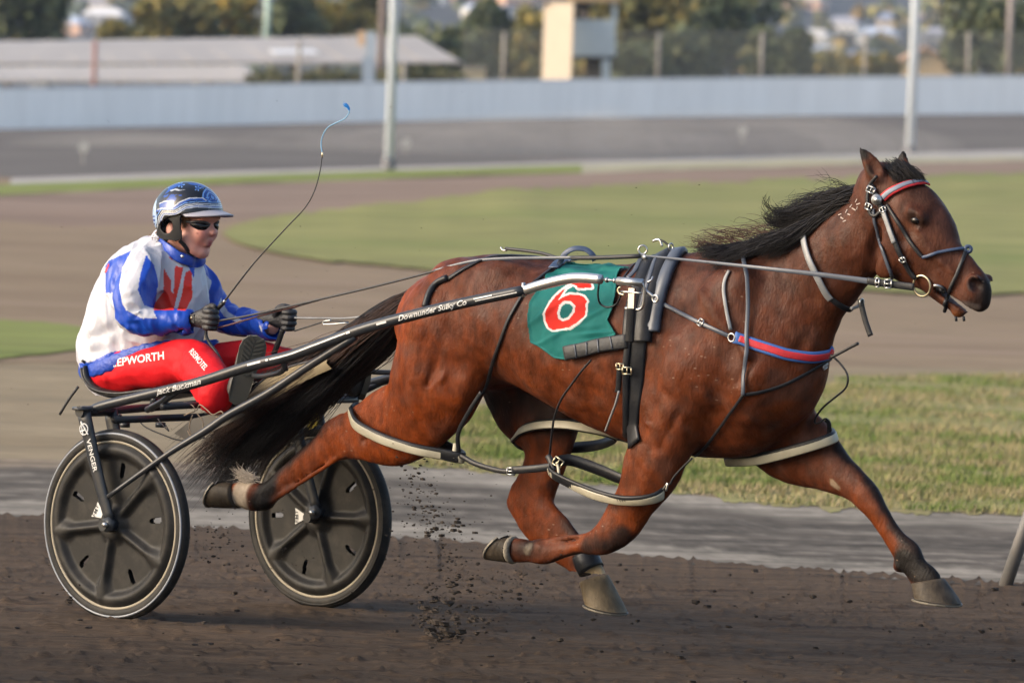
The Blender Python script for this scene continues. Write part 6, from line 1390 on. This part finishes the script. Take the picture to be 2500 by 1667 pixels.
# ---- jacket
ja = Field((L(180, 900, .2)[0] - .12, -.42, L(300, 930, 0)[2] - .06), (L(690, 800, -.2)[0] + .04, .42, L(440, 590, 0)[2] + .05), .0042)
C, rv, rl = px_chain([(420, 882, 202, 905, 0, .165), (436, 862, 196, 882, 0, .185), (458, 812, 212, 818, 0, .18), (496, 745, 244, 745, 0, .178), (505, 692, 284, 684, 0, .160), (482, 646, 338, 640, 0, .122), (460, 624, 372, 606, 0, .080), (452, 612, 372, 588, 0, .078)]); ja.chain(C, rv, rl, k=.03)
ja.chain(ARM, [.072, .082, .078, .068, .056, .050], [.072, .080, .076, .066, .056, .050], k=.045); ja.chain(FARM, [.062, .066, .064, .058, .052, .050], [.06, .064, .062, .058, .052, .050], k=.04)
e = ARM[-1] - ARM[-2]; e /= np.linalg.norm(e); ja.chain([ARM[-1] + e * .0, ARM[-1] + e * .07], [.042, .042], [.042, .042], k=.004, op='sub'); e = FARM[-1] - FARM[-2]; e /= np.linalg.norm(e); ja.chain([FARM[-1], FARM[-1] + e * .07], [.042, .042], [.042, .042], k=.004, op='sub')
ja.chain([L(412, 600, 0), L(440, 570, 0)], [.060, .06], [.060, .06], k=.01, op='sub')
# folds: broad soft creases plus drag lines at the elbow, waist and cuff
gz = np.meshgrid(*[ja.lo[k] + ja.h * np.arange(ja.n[k]) for k in range(3)], indexing='ij'); sel = np.abs(ja.a) < .05; Q = np.stack([g_[sel] for g_ in gz], 1)
rg = lambda n: 1 - np.abs(2 * n - 1)
d = (fbm(Q * [1.0, 1.0, .55], 9, 2, 7) - .5) * .022 - (rg(fbm(Q * [1.2, 1, .6] + Q[:, [2, 0, 1]] * .5, 12, 2, 8)) - .7) * .030
def dl(a, b, w): return np.exp(-(capdist(Q, L(*a), L(*b)) / w) ** 2)
for a, b, w, am in (((300, 800, .3), (300, 850, .3), .010, -.009), ((255, 760, .2), (240, 850, .2), .008, .007), ((380, 830, .2), (440, 812, .2), .010, -.010), ((350, 850, .2), (420, 835, .2), .009, -.008), ((345, 660, .3), (360, 700, .3), .009, -.008), ((322, 770, .3), (360, 740, .3), .012, .010), ((318, 790, .3), (372, 806, .3), .012, -.009), ((300, 720, .3), (350, 700, .3), .012, .007), ((410, 765, .25), (420, 808, .25), .010, .006), ((436, 765, .22), (440, 806, .22), .008, .006), ((225, 860, .18), (330, 835, .2), .016, -.012), ((216, 830, .15), (300, 790, .2), .02, -.010), ((470, 700, .05), (500, 770, .05), .012, .008), ((440, 690, .12), (470, 800, .1), .014, -.008), ((600, 770, -.2), (610, 812, -.2), .010, .006), ((640, 776, -.2), (646, 822, -.2), .009, .006), ((330, 640, .2), (300, 690, .22), .016, .006)): d -= dl(a, b, w) * am
ja.a[sel] += (d + .004).astype(np.float32); V, F_ = ja.mesh(); V = relax(V, F_, 2)
PX = np.array([lproj(q) for q in V]); zx, zy = (PX[:, 0] - 100) * 2.4125, (PX[:, 1] - 400) * 2.4125
W_ = np.array((.39, .395, .44)); BL = np.array((.0050, .046, .34)); RD = np.array((.50, .020, .010)); c = np.tile(W_, (len(V), 1)); nearv = V[:, 1] > -.02; farv = V[:, 1] < -.12
jn = (fbm(V, 30, 2, 4) - .5) * 8
def pg(pts, col, m): k = m & inpoly(zx, zy, pts); c[k] = col
arm = nearv & (np.minimum.reduce([capdist(V, ARM[i], ARM[i + 1]) for i in range(5)]) < .105)
pg([(380, 600), (400, 570), (530, 512), (480, 610), (460, 720), (478, 820), (500, 862), (600, 912), (682, 908), (662, 866), (700, 845), (900, 830), (900, 1030), (700, 1030), (560, 1015), (470, 950), (420, 890), (380, 800)], BL, nearv & (V[:, 1] > .06) & (arm | (zy < 760)))
pg([(620, 535), (668, 600), (690, 700), (670, 852), (608, 832), (570, 742), (588, 640)], BL, nearv)
pg([(790, 600), (838, 612), (820, 700), (798, 790), (782, 862), (662, 862), (672, 820), (722, 755), (724, 615), (766, 690), (766, 745), (780, 768)], RD, V[:, 1] > -.14); pg([(850, 640), (890, 622), (890, 790), (852, 862), (802, 862), (832, 760)], RD, V[:, 1] > -.16); pg([(745, 548), (778, 552), (775, 568)], RD, nearv); pg([(372, 640), (398, 585), (402, 600), (385, 640)], RD, nearv)
fa = farv & (np.minimum.reduce([capdist(V, FARM[i], FARM[i + 1]) for i in range(5)]) < .105)
c[fa] = BL; pg([(960, 640), (1005, 690), (1000, 720), (985, 760), (950, 800), (930, 700)], W_, fa); pg([(1060, 790), (1100, 870), (1190, 925), (1170, 940), (1080, 900), (1040, 840)], W_, fa); pg([(880, 930), (960, 930), (1120, 1015), (1000, 1040), (880, 1000)], W_, fa)
zl = np.array([q[2] for q in V])
hem = inpoly(zx, zy, [(225, 1175), (300, 1165), (400, 1112), (520, 1090), (640, 1085), (900, 1045), (900, 1120), (600, 1120), (480, 1160), (330, 1230), (240, 1270)]); c[hem & (np.minimum.reduce([capdist(V, FARM[i], FARM[i + 1]) for i in range(5)]) > .09) & ~arm] = BL
c[inpoly(zx, zy, [(690, 452), (720, 445), (900, 555), (908, 600), (900, 672), (885, 640), (870, 610), (840, 580), (740, 505)]) & (V[:, 1] > -.10)] = BL
sm = fbm(V * [1, 1, 2.2], 26, 2, 12); k = (sm > .775) & (c[:, 0] > .5); c[k] = c[k] * np.array((.50, .47, .45))      # mud flecks on the white
jk = obj('jacket', wld(V), F_, M_SATIN, drv, True, col=c)
JB = bvh_of(wld(V), F_)
mb = MB()     # collar
cl_ = Lp([(392, 596, .062), (412, 612, .085), (440, 632, .070), (466, 640, .030), (474, 645, .0)]); cm = mir(cl_)[::-1]; bk_ = Lp([(384, 580, 0)]); ring_ = np.concatenate([cl_, cm[1:], Lp([(386, 585, -.05), (380, 580, 0), (384, 586, .045)]), cl_[:1]]); RW = spline(wld(ring_), 5)
cN = RW - RW.mean(0); cN[:, 2] = 0; cN /= np.linalg.norm(cN, axis=1)[:, None]; mb.add(*strap_vf(RW + ZV * .004, .040, .006, cN)); mb.build('collar', mat('blue satin', (.0050, .046, .34), .42, sheen=.2, bump=.4, bscale=30), drv, True)
mb = MB(); mb.add(*disc_vf(pt(445, 626, .085) , NV + CAMN, .0065, .006, 12)); mb.build('press_stud', M_STEEL, drv, True)
# elastic waistband
wb = Lp([(200, 896, .03), (206, 906, .13), (240, 899, .19), (290, 880, .20), (340, 862, .19), (400, 850, .15), (440, 852, .05)]); wr = np.concatenate([wb, mir(wb)[::-1], wb[:1]]); WBN = spline(wld(wr), 8); gg = np.linalg.norm(np.diff(WBN, axis=0), axis=1).sum(); rr = .024 + .0035 * np.sin(np.arange(len(WBN)) * 2.1)
wN = WBN - WBN.mean(0); wN[:, 2] = 0; wN /= np.linalg.norm(wN, axis=1)[:, None]; mb = MB(); mb.add(*strap_vf(WBN - wN * .008 + ZV * (.0025 * np.sin(np.arange(len(WBN)) * 1.7))[:, None], .058, .020 + 0 * rr[0], wN)); mb.build('waistband', mat('blue elastic', (.0045, .040, .30), .5, bump=.6, bscale=60), drv, True)
# ---- trousers
tr = Field((L(180, 900, .2)[0] - .1, -.48, L(540, 1010, .3)[2] - .06), (L(640, 900, -.2)[0] + .42, .48, L(300, 850, 0)[2] + .10), .006)
for A, sg in ((LEG, 1), (np.concatenate([FLEG[:4], FLEG[3:4] * .55 + FLEG[4:5] * .45]), -1)):
    tr.chain(A, [.082, .084, .080, .072, .064 if sg > 0 else .054], [.085, .086, .08, .072, .064 if sg > 0 else .054], k=.05)
    if sg < 0: continue
    e = A[-1] - A[-2]; e /= np.linalg.norm(e); tr.chain([A[-1] - e * .02, A[-1] + e * .01 + [-.02, 0, -.04]], [.060, .062], [.058, .06], k=.03); pass
tr.ell(L(290, 912, 0), (.10, .15, .075), k=.05)
q = L(500, 975, .30); tr.chain([L(470, 900, .2), L(495, 945, .27), L(508, 985, .31)], [.05, .05, .030], [.05, .05, .03], k=.04)
gz = np.meshgrid(*[tr.lo[k] + tr.h * np.arange(tr.n[k]) for k in range(3)], indexing='ij'); sel = np.abs(tr.a) < .05; Q = np.stack([g_[sel] for g_ in gz], 1)
d = (fbm(Q * [.6, 1, 1.2], 10, 2, 17) - .5) * .020 + (fbm(Q * [.6, 1, 1.2], 24, 2, 18) - .5) * .010
for a, b, w, am in (((300, 900, .25), (310, 960, .22), .012, -.010), ((440, 870, .26), (460, 950, .24), .012, -.010), ((425, 900, .26), (445, 960, .24), .012, .008), ((350, 940, .26), (420, 950, .26), .014, .006), ((480, 940, .33), (510, 985, .33), .010, .008), ((260, 905, .2), (250, 950, .2), .012, .006)): d -= dl(a, b, w) * am
tr.a[sel] += d.astype(np.float32); V, F_ = tr.mesh(); V = relax(V, F_, 2); TW = wld(V); trs = obj('trousers', TW, F_, M_RED, drv, True); TB = bvh_of(TW, F_)
def on_bvh(B, px, py, off):
    d = Vector(ray(px, py)); h, n, _, _ = B.ray_cast(Vector(CAM), d)
    if h is None: return None
    return np.array(h) + np.array(n) * off
def decal_text(s, p0, p1, hpx, B, parent, shear=0.0, bold=.02, name='lettering'):
    v, f = text_mesh(s, shear, bold); p0, p1 = np.array(p0, float), np.array(p1, float); ex = p1 - p0; ey = np.array([ex[1], -ex[0]]) / np.linalg.norm(ex) * hpx; V = []; ok = True
    for q in v:
        a = p0 + ex * q[0] / v[:, 0].max() + ey * q[1]; r_ = on_bvh(B, a[0], a[1], .003)
        if r_ is None: r_ = V[-1] if V else pt(a[0], a[1], .2)
        V.append(r_)
    return obj(name, np.array(V), f, M_WHITE, parent, False)
decal_text('R.EPWORTH', (268, 897), (404, 876), 26, TB, trs, .12); decal_text('RSEMOTEL', (462, 860), (500, 906), 19, TB, trs, 0)
# ---- boots: sole turned towards the photographer, toes up
def boot(k):
    g_ = (lambda q: mir(q)) if k else (lambda q: q)
    heel, toe = L(573, 984, .36), L(628, 818, .36); d = toe - heel; ln = np.linalg.norm(d); d /= ln; n = np.array([.74, .66, .10]); n -= d * (n @ d); n /= np.linalg.norm(n); w = np.cross(d, n)
    prof = [(0, .0), (.008, .024), (.035, .036), (.085, .039), (.13, .038), (.18, .046), (.22, .051), (.25, .046), (.27, .032), (.28, .0)]
    hs = ln / .28; out = [(a * hs, b) for a, b in prof] + [(a * hs, -b) for a, b in prof[-2:0:-1]]; m = len(out); P = np.array(out)
    low = lambda q, o: heel + d * q[0] + w * q[1] + n * o
    V = [low(q, .0) for q in P] + [low(q, .022 if q[0] < .10 * hs else .014) for q in P]
    F = [list(range(m, 2 * m))] + [[i, (i + 1) % m, m + (i + 1) % m, m + i] for i in range(m)]
    if k: F = [q[::-1] for q in F]
    bt = None
    fb_ = Field((-.09, -.07, -.02), (.09, .07, .20), .004)
    f2 = Field(np.minimum(heel, toe) - .16, np.maximum(heel, toe) + .10, .0045)
    f2.chain([heel + d * .045 * hs - n * .030, heel + d * .10 * hs - n * .038, heel + d * .17 * hs - n * .030, heel + d * .235 * hs - n * .020], [.036, .036, .030, .021], [.038, .038, .045, .045], hint=w, k=.02)
    f2.chain([heel + d * .055 * hs - n * .045, heel + d * .06 * hs - n * .12], [.038, .042], [.036, .040], hint=w, k=.03); f2.chain([heel + d * .06 * hs - n * .10, heel + d * .06 * hs - n * .20], [.030, .030], [.03, .03], hint=w, k=.01, op='sub')
    v, q = f2.mesh(); v = relax(v, q, 1); bt = obj('boot', wld(g_(v)), (q if not k else q[:, ::-1]), M_BOOT, drv, True)
    so = obj('sole', wld(g_(np.array(V))), F, M_SOLEB, bt, False)
    mb = MB()       # tread bars
    for a in np.linspace(.13, .265, 9):
        hw = np.interp(a, [p_[0] for p_ in prof], [p_[1] for p_ in prof]) * .82
        for sgn in (1, -1): mb.add(*box_vf(wld(g_(heel + d * (a * hs) + w * sgn * hw * .5 + n * .0155)), (wld(g_(heel + w * hw * .42 + d * .010 * sgn)) - wld(g_(heel))), wld(g_(heel + d * .0045)) - wld(g_(heel)), wld(g_(heel + n * .0025)) - wld(g_(heel))))
    mb.build('tread', M_SOLEB, bt, False)
boot(0); boot(1)
# ---- gloved hands, fingers closed on the reins
def glove(k, cx, cy, s0):
    c = L(cx, cy, s0 if not k else -s0); s_ = -1 if k else 1
    if k: c = L(cx, cy, -s0)
    f = Field(c - .11, c + .11, .003); o = lambda u, s, z: c + np.array([u, s * s_, z])
    f.chain([o(-.085, .0, -.006), o(-.055, .0, -.004), o(-.02, .006, 0), o(.012, .010, .002)], [.026, .028, .036, .040], [.024, .024, .021, .017], k=.012)
    for i, (z, ln, r) in enumerate(((.031, 1.0, .0115), (.010, 1.06, .012), (-.011, 1.0, .0115), (-.031, .85, .0105))):
        f.chain([o(.010, .016, z), o(.034 * ln, .019, z - .001), o(.047 * ln, .003, z - .002), o(.038 * ln, -.016, z - .003), o(.018 * ln, -.020, z - .002)], [r * 1.08, r * 1.05, r * 1.02, r * .95, r * .85], [r * 1.08, r * 1.05, r * 1.02, r * .95, r * .85], k=.004)
    f.chain([o(-.030, -.010, .022), o(-.008, -.020, .042), o(.014, -.016, .050), o(.034, -.006, .049)], [.015, .0135, .0125, .010], [.015, .0135, .0125, .010], k=.008)
    f.chain([o(-.10, 0, -.006), o(-.080, 0, -.006)], [.034, .030], [.032, .028], k=.01)
    V, F_ = f.mesh(); V = relax(V, F_, 1); g = obj('glove', wld(V), F_, M_GLOVE, drv, True)
    mb = MB(); mb.add(*disc_vf(wld(o(-.052, .027, .002)), NV, .006, .004, 12)); mb.build('button', M_BRASS, g, True); mb = MB(); mb.add(*box_vf(wld(o(-.058, .0255, .0)), HV * .020, NV * .002, ZV * .016)); mb.build('wrist_strap', M_GLOVE, g, False)
    return o
HN = glove(0, 503, 779, .165); HF_ = glove(1, 692, 780, .165)
# ---- helmet
hc = L(459, 524, 0); ra = np.array([.138, .112, .118]); NA, NP = 260, 110
def hedge_z(th):      # lower rim of the shell (local height), th = 0 at the front
    a = abs((th + math.pi) % (2 * math.pi) - math.pi); return np.interp(a, [0, .6, 1.1, 1.5, 1.9, 2.3, math.pi], [.014, .014, .006, -.006, -.030, -.072, -.078])
V = []
for i in range(NP):
    for j in range(NA):
        th = 2 * math.pi * j / NA; zb = hedge_z(th); ph0 = math.acos(max(-.95, min(.95, zb / ra[2]))); ph = ph0 * i / (NP - 1) + 1e-4
        V.append(hc + ra * np.array([math.sin(ph) * math.cos(th), math.sin(ph) * math.sin(th), math.cos(ph)]) + (np.array([0, 0, -.0]) if zb > 0 else 0))
V = np.array(V); F_ = [[i * NA + j, (i + 1) * NA + j, (i + 1) * NA + (j + 1) % NA, i * NA + (j + 1) % NA] for i in range(NP - 1) for j in range(NA)]
Vn = V.copy(); Vn[:, 1] = np.abs(Vn[:, 1]); PX = np.array([lproj(q) for q in Vn]); zx, zy = (PX[:, 0] - 340) * 7.127, (PX[:, 1] - 420) * 7.127
NVY, BLU, SIL, LBL, BLKc = np.array((.004, .006, .016)), np.array((.004, .045, .24)), np.array((.34, .37, .42)), np.array((.10, .22, .50)), np.array((.004, .0045, .007))
c = np.tile(BLKc, (len(V), 1)); nz_ = fbm(V, 30, 3, 3); c[zy + (nz_ - .5) * 90 < 330] = NVY
def bands(pts, cols, w0):
    d = np.full(len(zx), 1e9); q = np.stack([zx, zy], 1); sg = np.zeros(len(zx))
    for a, b in zip(pts[:-1], pts[1:]):
        a, b = np.array(a, float), np.array(b, float); dd = capdist(q, a, b); cr = (b[0] - a[0]) * (zy - a[1]) - (b[1] - a[1]) * (zx - a[0]); m = dd < d; sg[m] = np.sign(cr[m]); d = np.minimum(d, dd)
    d = d * sg
    for lo_, hi_, col in cols: c[(d >= lo_) & (d < hi_)] = col
swirl = np.sin(np.hypot(zx - 1260, zy - 430) * .085 + np.arctan2(zy - 430, zx - 1260) * 2.0); k = (np.hypot((zx - 1270) * .9, zy - 440) < 165) & (swirl > .25); c[k] = LBL; k = (np.hypot((zx - 1270) * .9, zy - 440) < 175) & (swirl < -.55); c[k] = BLU
for cx, cy, r_ in ((740, 262, 62), (1010, 320, 60), (1085, 300, 40), (560, 330, 46), (1180, 500, 50)):
    a = np.arctan2(zy - cy, zx - cx); rr_ = np.hypot(zx - cx, (zy - cy) * 1.2); st = r_ * (.55 + .45 * np.cos(5 * a)); c[(rr_ < st)] = LBL; c[(rr_ < st * .6)] = BLU
c[inpoly(zx, zy, [(480, 410), (760, 425), (830, 470), (600, 560), (640, 600), (560, 640), (400, 660), (380, 560)]) & (nz_ > .42)] = BLU
c[inpoly(zx, zy, [(820, 230), (1000, 240), (1180, 330), (1100, 300), (900, 262)])] = BLU; c[inpoly(zx, zy, [(560, 290), (680, 240), (760, 250), (640, 310), (470, 420)])] = BLU
c[inpoly(zx, zy, [(560, 350), (660, 322), (720, 345), (820, 340), (700, 362), (640, 346), (580, 370)])] = SIL
bands([(390, 565), (470, 528), (620, 520)], [(-8, 8, SIL)], 0)
bands([(360, 660), (420, 640), (590, 640), (720, 540), (880, 478), (1090, 478), (1150, 520)], [(-8, 8, SIL), (8, 40, BLU)], 0)
bands([(330, 1050), (330, 900), (350, 760), (420, 660), (630, 660), (800, 560), (1000, 535), (1440, 560)], [(-8, 4, LBL), (4, 22, BLKc), (22, 36, SIL), (36, 46, BLKc), (46, 64, SIL), (64, 76, BLU), (76, 92, SIL), (92, 130, BLKc)], 0)
k = (zx < 330 + (nz_ - .5) * 60) & (zy > 480); c[k] = np.array((.30, .40, .55)); k = (zx < 320) & (zy > 760) & (np.sin(zy / 10) > -.2); c[k] = BLU
hel = obj('helmet', wld(V), F_, mat('helmet paint', attr='paint', rough=.22, spec=.4, coat=.25), drv, True, col=c); md = hel.modifiers.new('thickness', 'SOLIDIFY'); md.thickness = .010; md.offset = -1
# studded trim lines
mb = MB()
for off in (30, 55, 84):
    pl = spline([(332 + off * .4, 1050), (332 + off * .4, 900), (352 + off * .5, 770), (425, 660 + off * .8), (630, 660 + off), (800, 560 + off), (1000, 535 + off), (1250, 545 + off), (1400, 560 + off)], 14)
    for x, y in pl:
        d_ = Vector(ray(340 + x / 7.127, 420 + y / 7.127))
        # meet the ellipsoid of the shell
        o_ = loc(CAM); dd = np.array([np.array(d_) @ HV, np.array(d_) @ NV, d_[2]]); A_, B_ = (o_ - hc) / ra, dd / ra; aa, bb, cc_ = B_ @ B_, 2 * A_ @ B_, A_ @ A_ - 1; di = bb * bb - 4 * aa * cc_
        if di > 0: mb.add(*disc_vf(wld(o_ + dd * ((-bb - math.sqrt(di)) / (2 * aa))), NV + CAMN * .3, .0022, .0022, 6))
tag(mb.build('studs', M_STEEL, hel, True), kind='stuff')
# peak
V = []
for i in range(9):
    for j in range(33):
        th = R(-72 + 144 * j / 32); t = i / 8; r0 = np.array([ra[0] * math.cos(th) * .99, ra[1] * math.sin(th) * .99, .016]); ext = (.075 * math.cos(th * .95) ** .7 if abs(th) < 1.5 else 0) * t
        V.append(hc + r0 + np.array([ext, 0, .010 - .022 * t - .016 * (math.sin(th) ** 2) * (1 - t * .3) + .004 * math.cos(th) * t]))
pk = obj('peak', wld(np.array(V)), [[i * 33 + j, i * 33 + j + 1, (i + 1) * 33 + j + 1, (i + 1) * 33 + j] for i in range(8) for j in range(32)], mat('silver peak', (.25, .25, .29), .45, spec=.3), hel, True); md = pk.modifiers.new('thickness', 'SOLIDIFY'); md.thickness = .006
# leather ear guards with the ear opening
po = [(410, 775), (470, 752), (735, 742), (726, 900), (738, 1080), (752, 1180), (640, 1203), (400, 1172), (305, 1095), (335, 940), (370, 830)]; po = np.array([(340 + x / 7.127, 420 + y / 7.127) for x, y in po])
gu, gzv = np.linspace(-.135, .10, 90), np.linspace(-.15, .02, 70)
for k in (0, 1):
    V = []; keep = []
    for z in gzv:
        for u in gu:
            e = max(.02, 1 - (u / .150) ** 2 - (min(z, 0) / .26) ** 2); V.append(hc + np.array([u, .108 * math.sqrt(e), z]))
    V = np.array(V); px = np.array([lproj(q) for q in V]); a = inpoly(px[:, 0], px[:, 1], po); b = (((px[:, 0] - (340 + 485 / 7.127)) / (105 / 7.127)) ** 2 + ((px[:, 1] - (420 + 945 / 7.127)) / (118 / 7.127)) ** 2) > 1
    kp = a & b; n = len(gu); F_ = [[i * n + j, i * n + j + 1, (i + 1) * n + j + 1, (i + 1) * n + j] for i in range(len(gzv) - 1) for j in range(n - 1) if kp[i * n + j] and kp[i * n + j + 1] and kp[(i + 1) * n + j] and kp[(i + 1) * n + j + 1]]
    used = sorted({q for q_ in F_ for q in q_}); mp_ = {q: i for i, q in enumerate(used)}; V = V[used]; F_ = [[mp_[q] for q in q_] for q_ in F_]
    if k: V = mir(V); F_ = [q[::-1] for q in F_]
    eg = obj('ear_guard', wld(V), F_, M_LEA, hel, True); md = eg.modifiers.new('thickness', 'SOLIDIFY'); md.thickness = .008; md.offset = 0
    sgn = -1 if k else 1
    st = [L(340 + x / 7.127, 420 + y / 7.127, w_) for x, y, w_ in ((700, 1190, .088), (780, 1270, .074), (850, 1370, .056), (930, 1430, .030), (1010, 1438, .0))]; st = np.array([[q[0], sgn * q[1], q[2]] for q in st]); mb = MB(); mb.add(*strap_vf(spline(wld(st), 6), .016, .003, NV * sgn * .7 + HV * .4 - ZV * .4)); mb.build('chin_strap', M_LEA, hel, True)
# sunglasses
M_LENS = mat('dark lens', (.004, .004, .0045), .12, spec=.3)
sg_ = None
for s in (1, -1):
    S = lambda px, py, sv: (lambda q: np.array([q[0], q[1] * s, q[2]]))(L(px, py, sv))
    top = spline([S(461, 543, .066), S(478, 539, .058), S(496, 540, .040), S(511, 546, .012)], 6); bot = spline([S(464, 551, .066), S(480, 560, .058), S(498, 566, .038), S(511, 554, .012)], 6); V = []
    for t in np.linspace(0, 1, 7): V += list(top * (1 - t) + bot * t + np.array([.006, .003 * s, 0]) * math.sin(t * math.pi))
    n = len(top); F_ = [[i * n + j, (i + 1) * n + j, (i + 1) * n + j + 1, i * n + j + 1] for i in range(6) for j in range(n - 1)]
    if s < 0: F_ = [q[::-1] for q in F_]
    if sg_ is None:
        sg_ = obj('sunglasses', wld(np.array(V)), F_, M_LENS, drv, True); md = sg_.modifiers.new('thickness', 'SOLIDIFY'); md.thickness = .003
    else: o = obj('lens', wld(np.array(V)), F_, M_LENS, sg_, True); md = o.modifiers.new('thickness', 'SOLIDIFY'); md.thickness = .003
    mb = MB(); mb.add(*strap_vf(wld(spline([S(441, 540, .074), S(455, 541, .073), S(466, 543, .068), S(482, 541, .058), S(500, 543, .038), S(512, 548, .010)], 5)), .009, .005, NV * s * .7 + HV * .5)); mb.build('frame', mat('glasses frame', (.02, .02, .022), .3), sg_, True)
# hair showing under the helmet
M_HAIR = mat('auburn hair', (.22, .10, .035), .45)
hg = [[pt(388, 570, .04), pt(376, 580, .04), pt(370, 590, .03), pt(380, 600, .02)], [pt(392, 582, .06), pt(384, 592, .06), pt(378, 598, .05), pt(388, 606, .04)], [pt(384, 575, -.02), pt(368, 580, -.02), pt(366, 592, -.02), pt(376, 602, -.02)]]
v, f_ = hair_vf(hg, 260, r=.0012, spread=.008, tipspread=.010, seed=31, lenj=.4, seg=9); obj('hair', v, f_, M_HAIR, drv, True)
v, f_ = hair_vf([[pt(446, 530, .076), pt(448, 538, .078), pt(447, 552, .076)], [pt(452, 530, .072), pt(462, 529, .07), pt(470, 527, .066)], [pt(446, 545, .074), pt(447, 556, .072), pt(450, 566, .068)]], 120, r=.001, spread=.004, tipspread=.005, seed=32, seg=7); obj('hair', v, f_, M_HAIR, drv, True)
# ================================================================== REINS AND WHIP
rn = empty('reins', pt(700, 750, .16), 'black driving reins running from the gloved hands along the horse back to the bit', 'reins')
ftube('rein', [(500, 800, .155), (537, 783, .16), (600, 772, .165), (707, 748, .17), (780, 731, .175), (900, 703, .18), (1000, 678, .18), (1064, 661, .18), (1110, 648, .175)], .0042, M_BLKST, rn); ftube('rein', [(505, 800, .15), (540, 798, .15), (600, 781, .155), (660, 764, .16), (730, 746, .17)], .0036, mat('maroon cord', (.06, .018, .02), .6), rn)
fstrap('rein', [(1060, 662, .18), (1110, 648, .175), (1168, 636, .165), (1244, 631, .15), (1320, 630, .13), (1400, 629, .12)], .012, M_GREYL, rn, .004); ftube('rein_tube', [(1396, 630, .12), (1470, 629, .11), (1563, 625, .095)], .0082, M_BLKST, rn, 4)
fstrap('rein', [(1566, 624, .095), (1600, 627, .11), (1700, 637, .16), (1812, 649, .20), (1900, 659, .20), (1991, 669, .175), (2060, 678, .15), (2125, 687, .125)], np.linspace(.006, .021, 57), M_GREYL, rn, .004); fstrap('rein_end', [(2118, 686, .128), (2160, 692, .115), (2200, 697, .10), (2232, 701, .092)], .026, M_LEA, rn, .006)
buckle(2168, 693, 0, .012, .014, M_STEEL, rn, s=.122); buckle(2142, 690, 0, .006, .015, M_STEEL, rn, s=.128)
ftube('hand_loop', [(503, 806, .15), (504, 820, .16), (512, 838, .18), (530, 862, .20), (540, 882, .215), (549, 898, .22)], .0062, M_LEA, rn); fstrap('hand_loop', [(690, 806, -.16), (684, 825, -.16), (676, 846, -.16), (668, 866, -.16)], .022, M_LEA, rn, .006)
ftube('far_rein', [(712, 776, -.16), (780, 777, -.17), (860, 776, -.18), (960, 758, -.19), (1060, 720, -.20), (1100, 690, -.20)], .0040, M_PALEL, rn); ftube('far_rein', [(700, 748, -.16), (712, 752, -.16), (735, 745, -.10), (780, 732, .05)], .0034, M_BLKST, rn); ftube('far_rein', [(718, 808, -.16), (760, 795, -.17), (800, 784, -.17), (850, 786, -.17)], .003, M_BLKST, rn); ftube('rein_hook', [(808, 782, -.1), (792, 784, -.1), (789, 789, -.1), (796, 792, -.1), (850, 788, -.1)], .0028, M_STEEL, rn, 5)
wh = empty('whip', pt(523, 761, .145), 'long thin driving whip with a blue lash held upright in the near glove', 'whip')
mb = MB(); tube(mb, [pt(516, 770, .147), pt(530, 755, .145), pt(546, 739, .143)], .0085, 10, 3); mb.build('handle', M_LEA, wh, True); ftube('ferrule', [(546, 739, .143), (550, 733, .143)], .006, M_STEEL, wh, 2)
mb = MB(); tube(mb, [pt(548, 735, .143), pt(600, 667, .14), pt(638, 622, .13), (pt(700, 555, .12)), pt(744, 508, .11), pt(767, 468, .11), pt(781, 420, .11), pt(787, 378, .11)], [.0040, .0036, .003, .0027, .0024, .0022, .002, .002], 7, 8); mb.build('shaft', M_BLKST, wh, True)
ftube('lash', [(787, 378, .11), (784, 352, .11), (788, 332, .11), (800, 312, .11), (824, 299, .11), (842, 290, .11), (852, 276, .11), (852, 266, .11)], .0022, mat('pale blue cord', (.16, .33, .50), .6), wh); ftube('binding', [(787, 372, .11), (787, 384, .11)], .0035, M_BRASS, wh, 2)
v, f_ = hair_vf([[pt(852, 268, .11), pt(846, 260, .11), pt(837, 255, .11)], [pt(853, 266, .11), pt(848, 257, .115), pt(842, 253, .12)]], 40, r=.0012, spread=.002, tipspread=.004, seed=44, seg=6); obj('tassel', v, f_, mat('blue tassel', srgb(25, 125, 200), .6), wh, True)
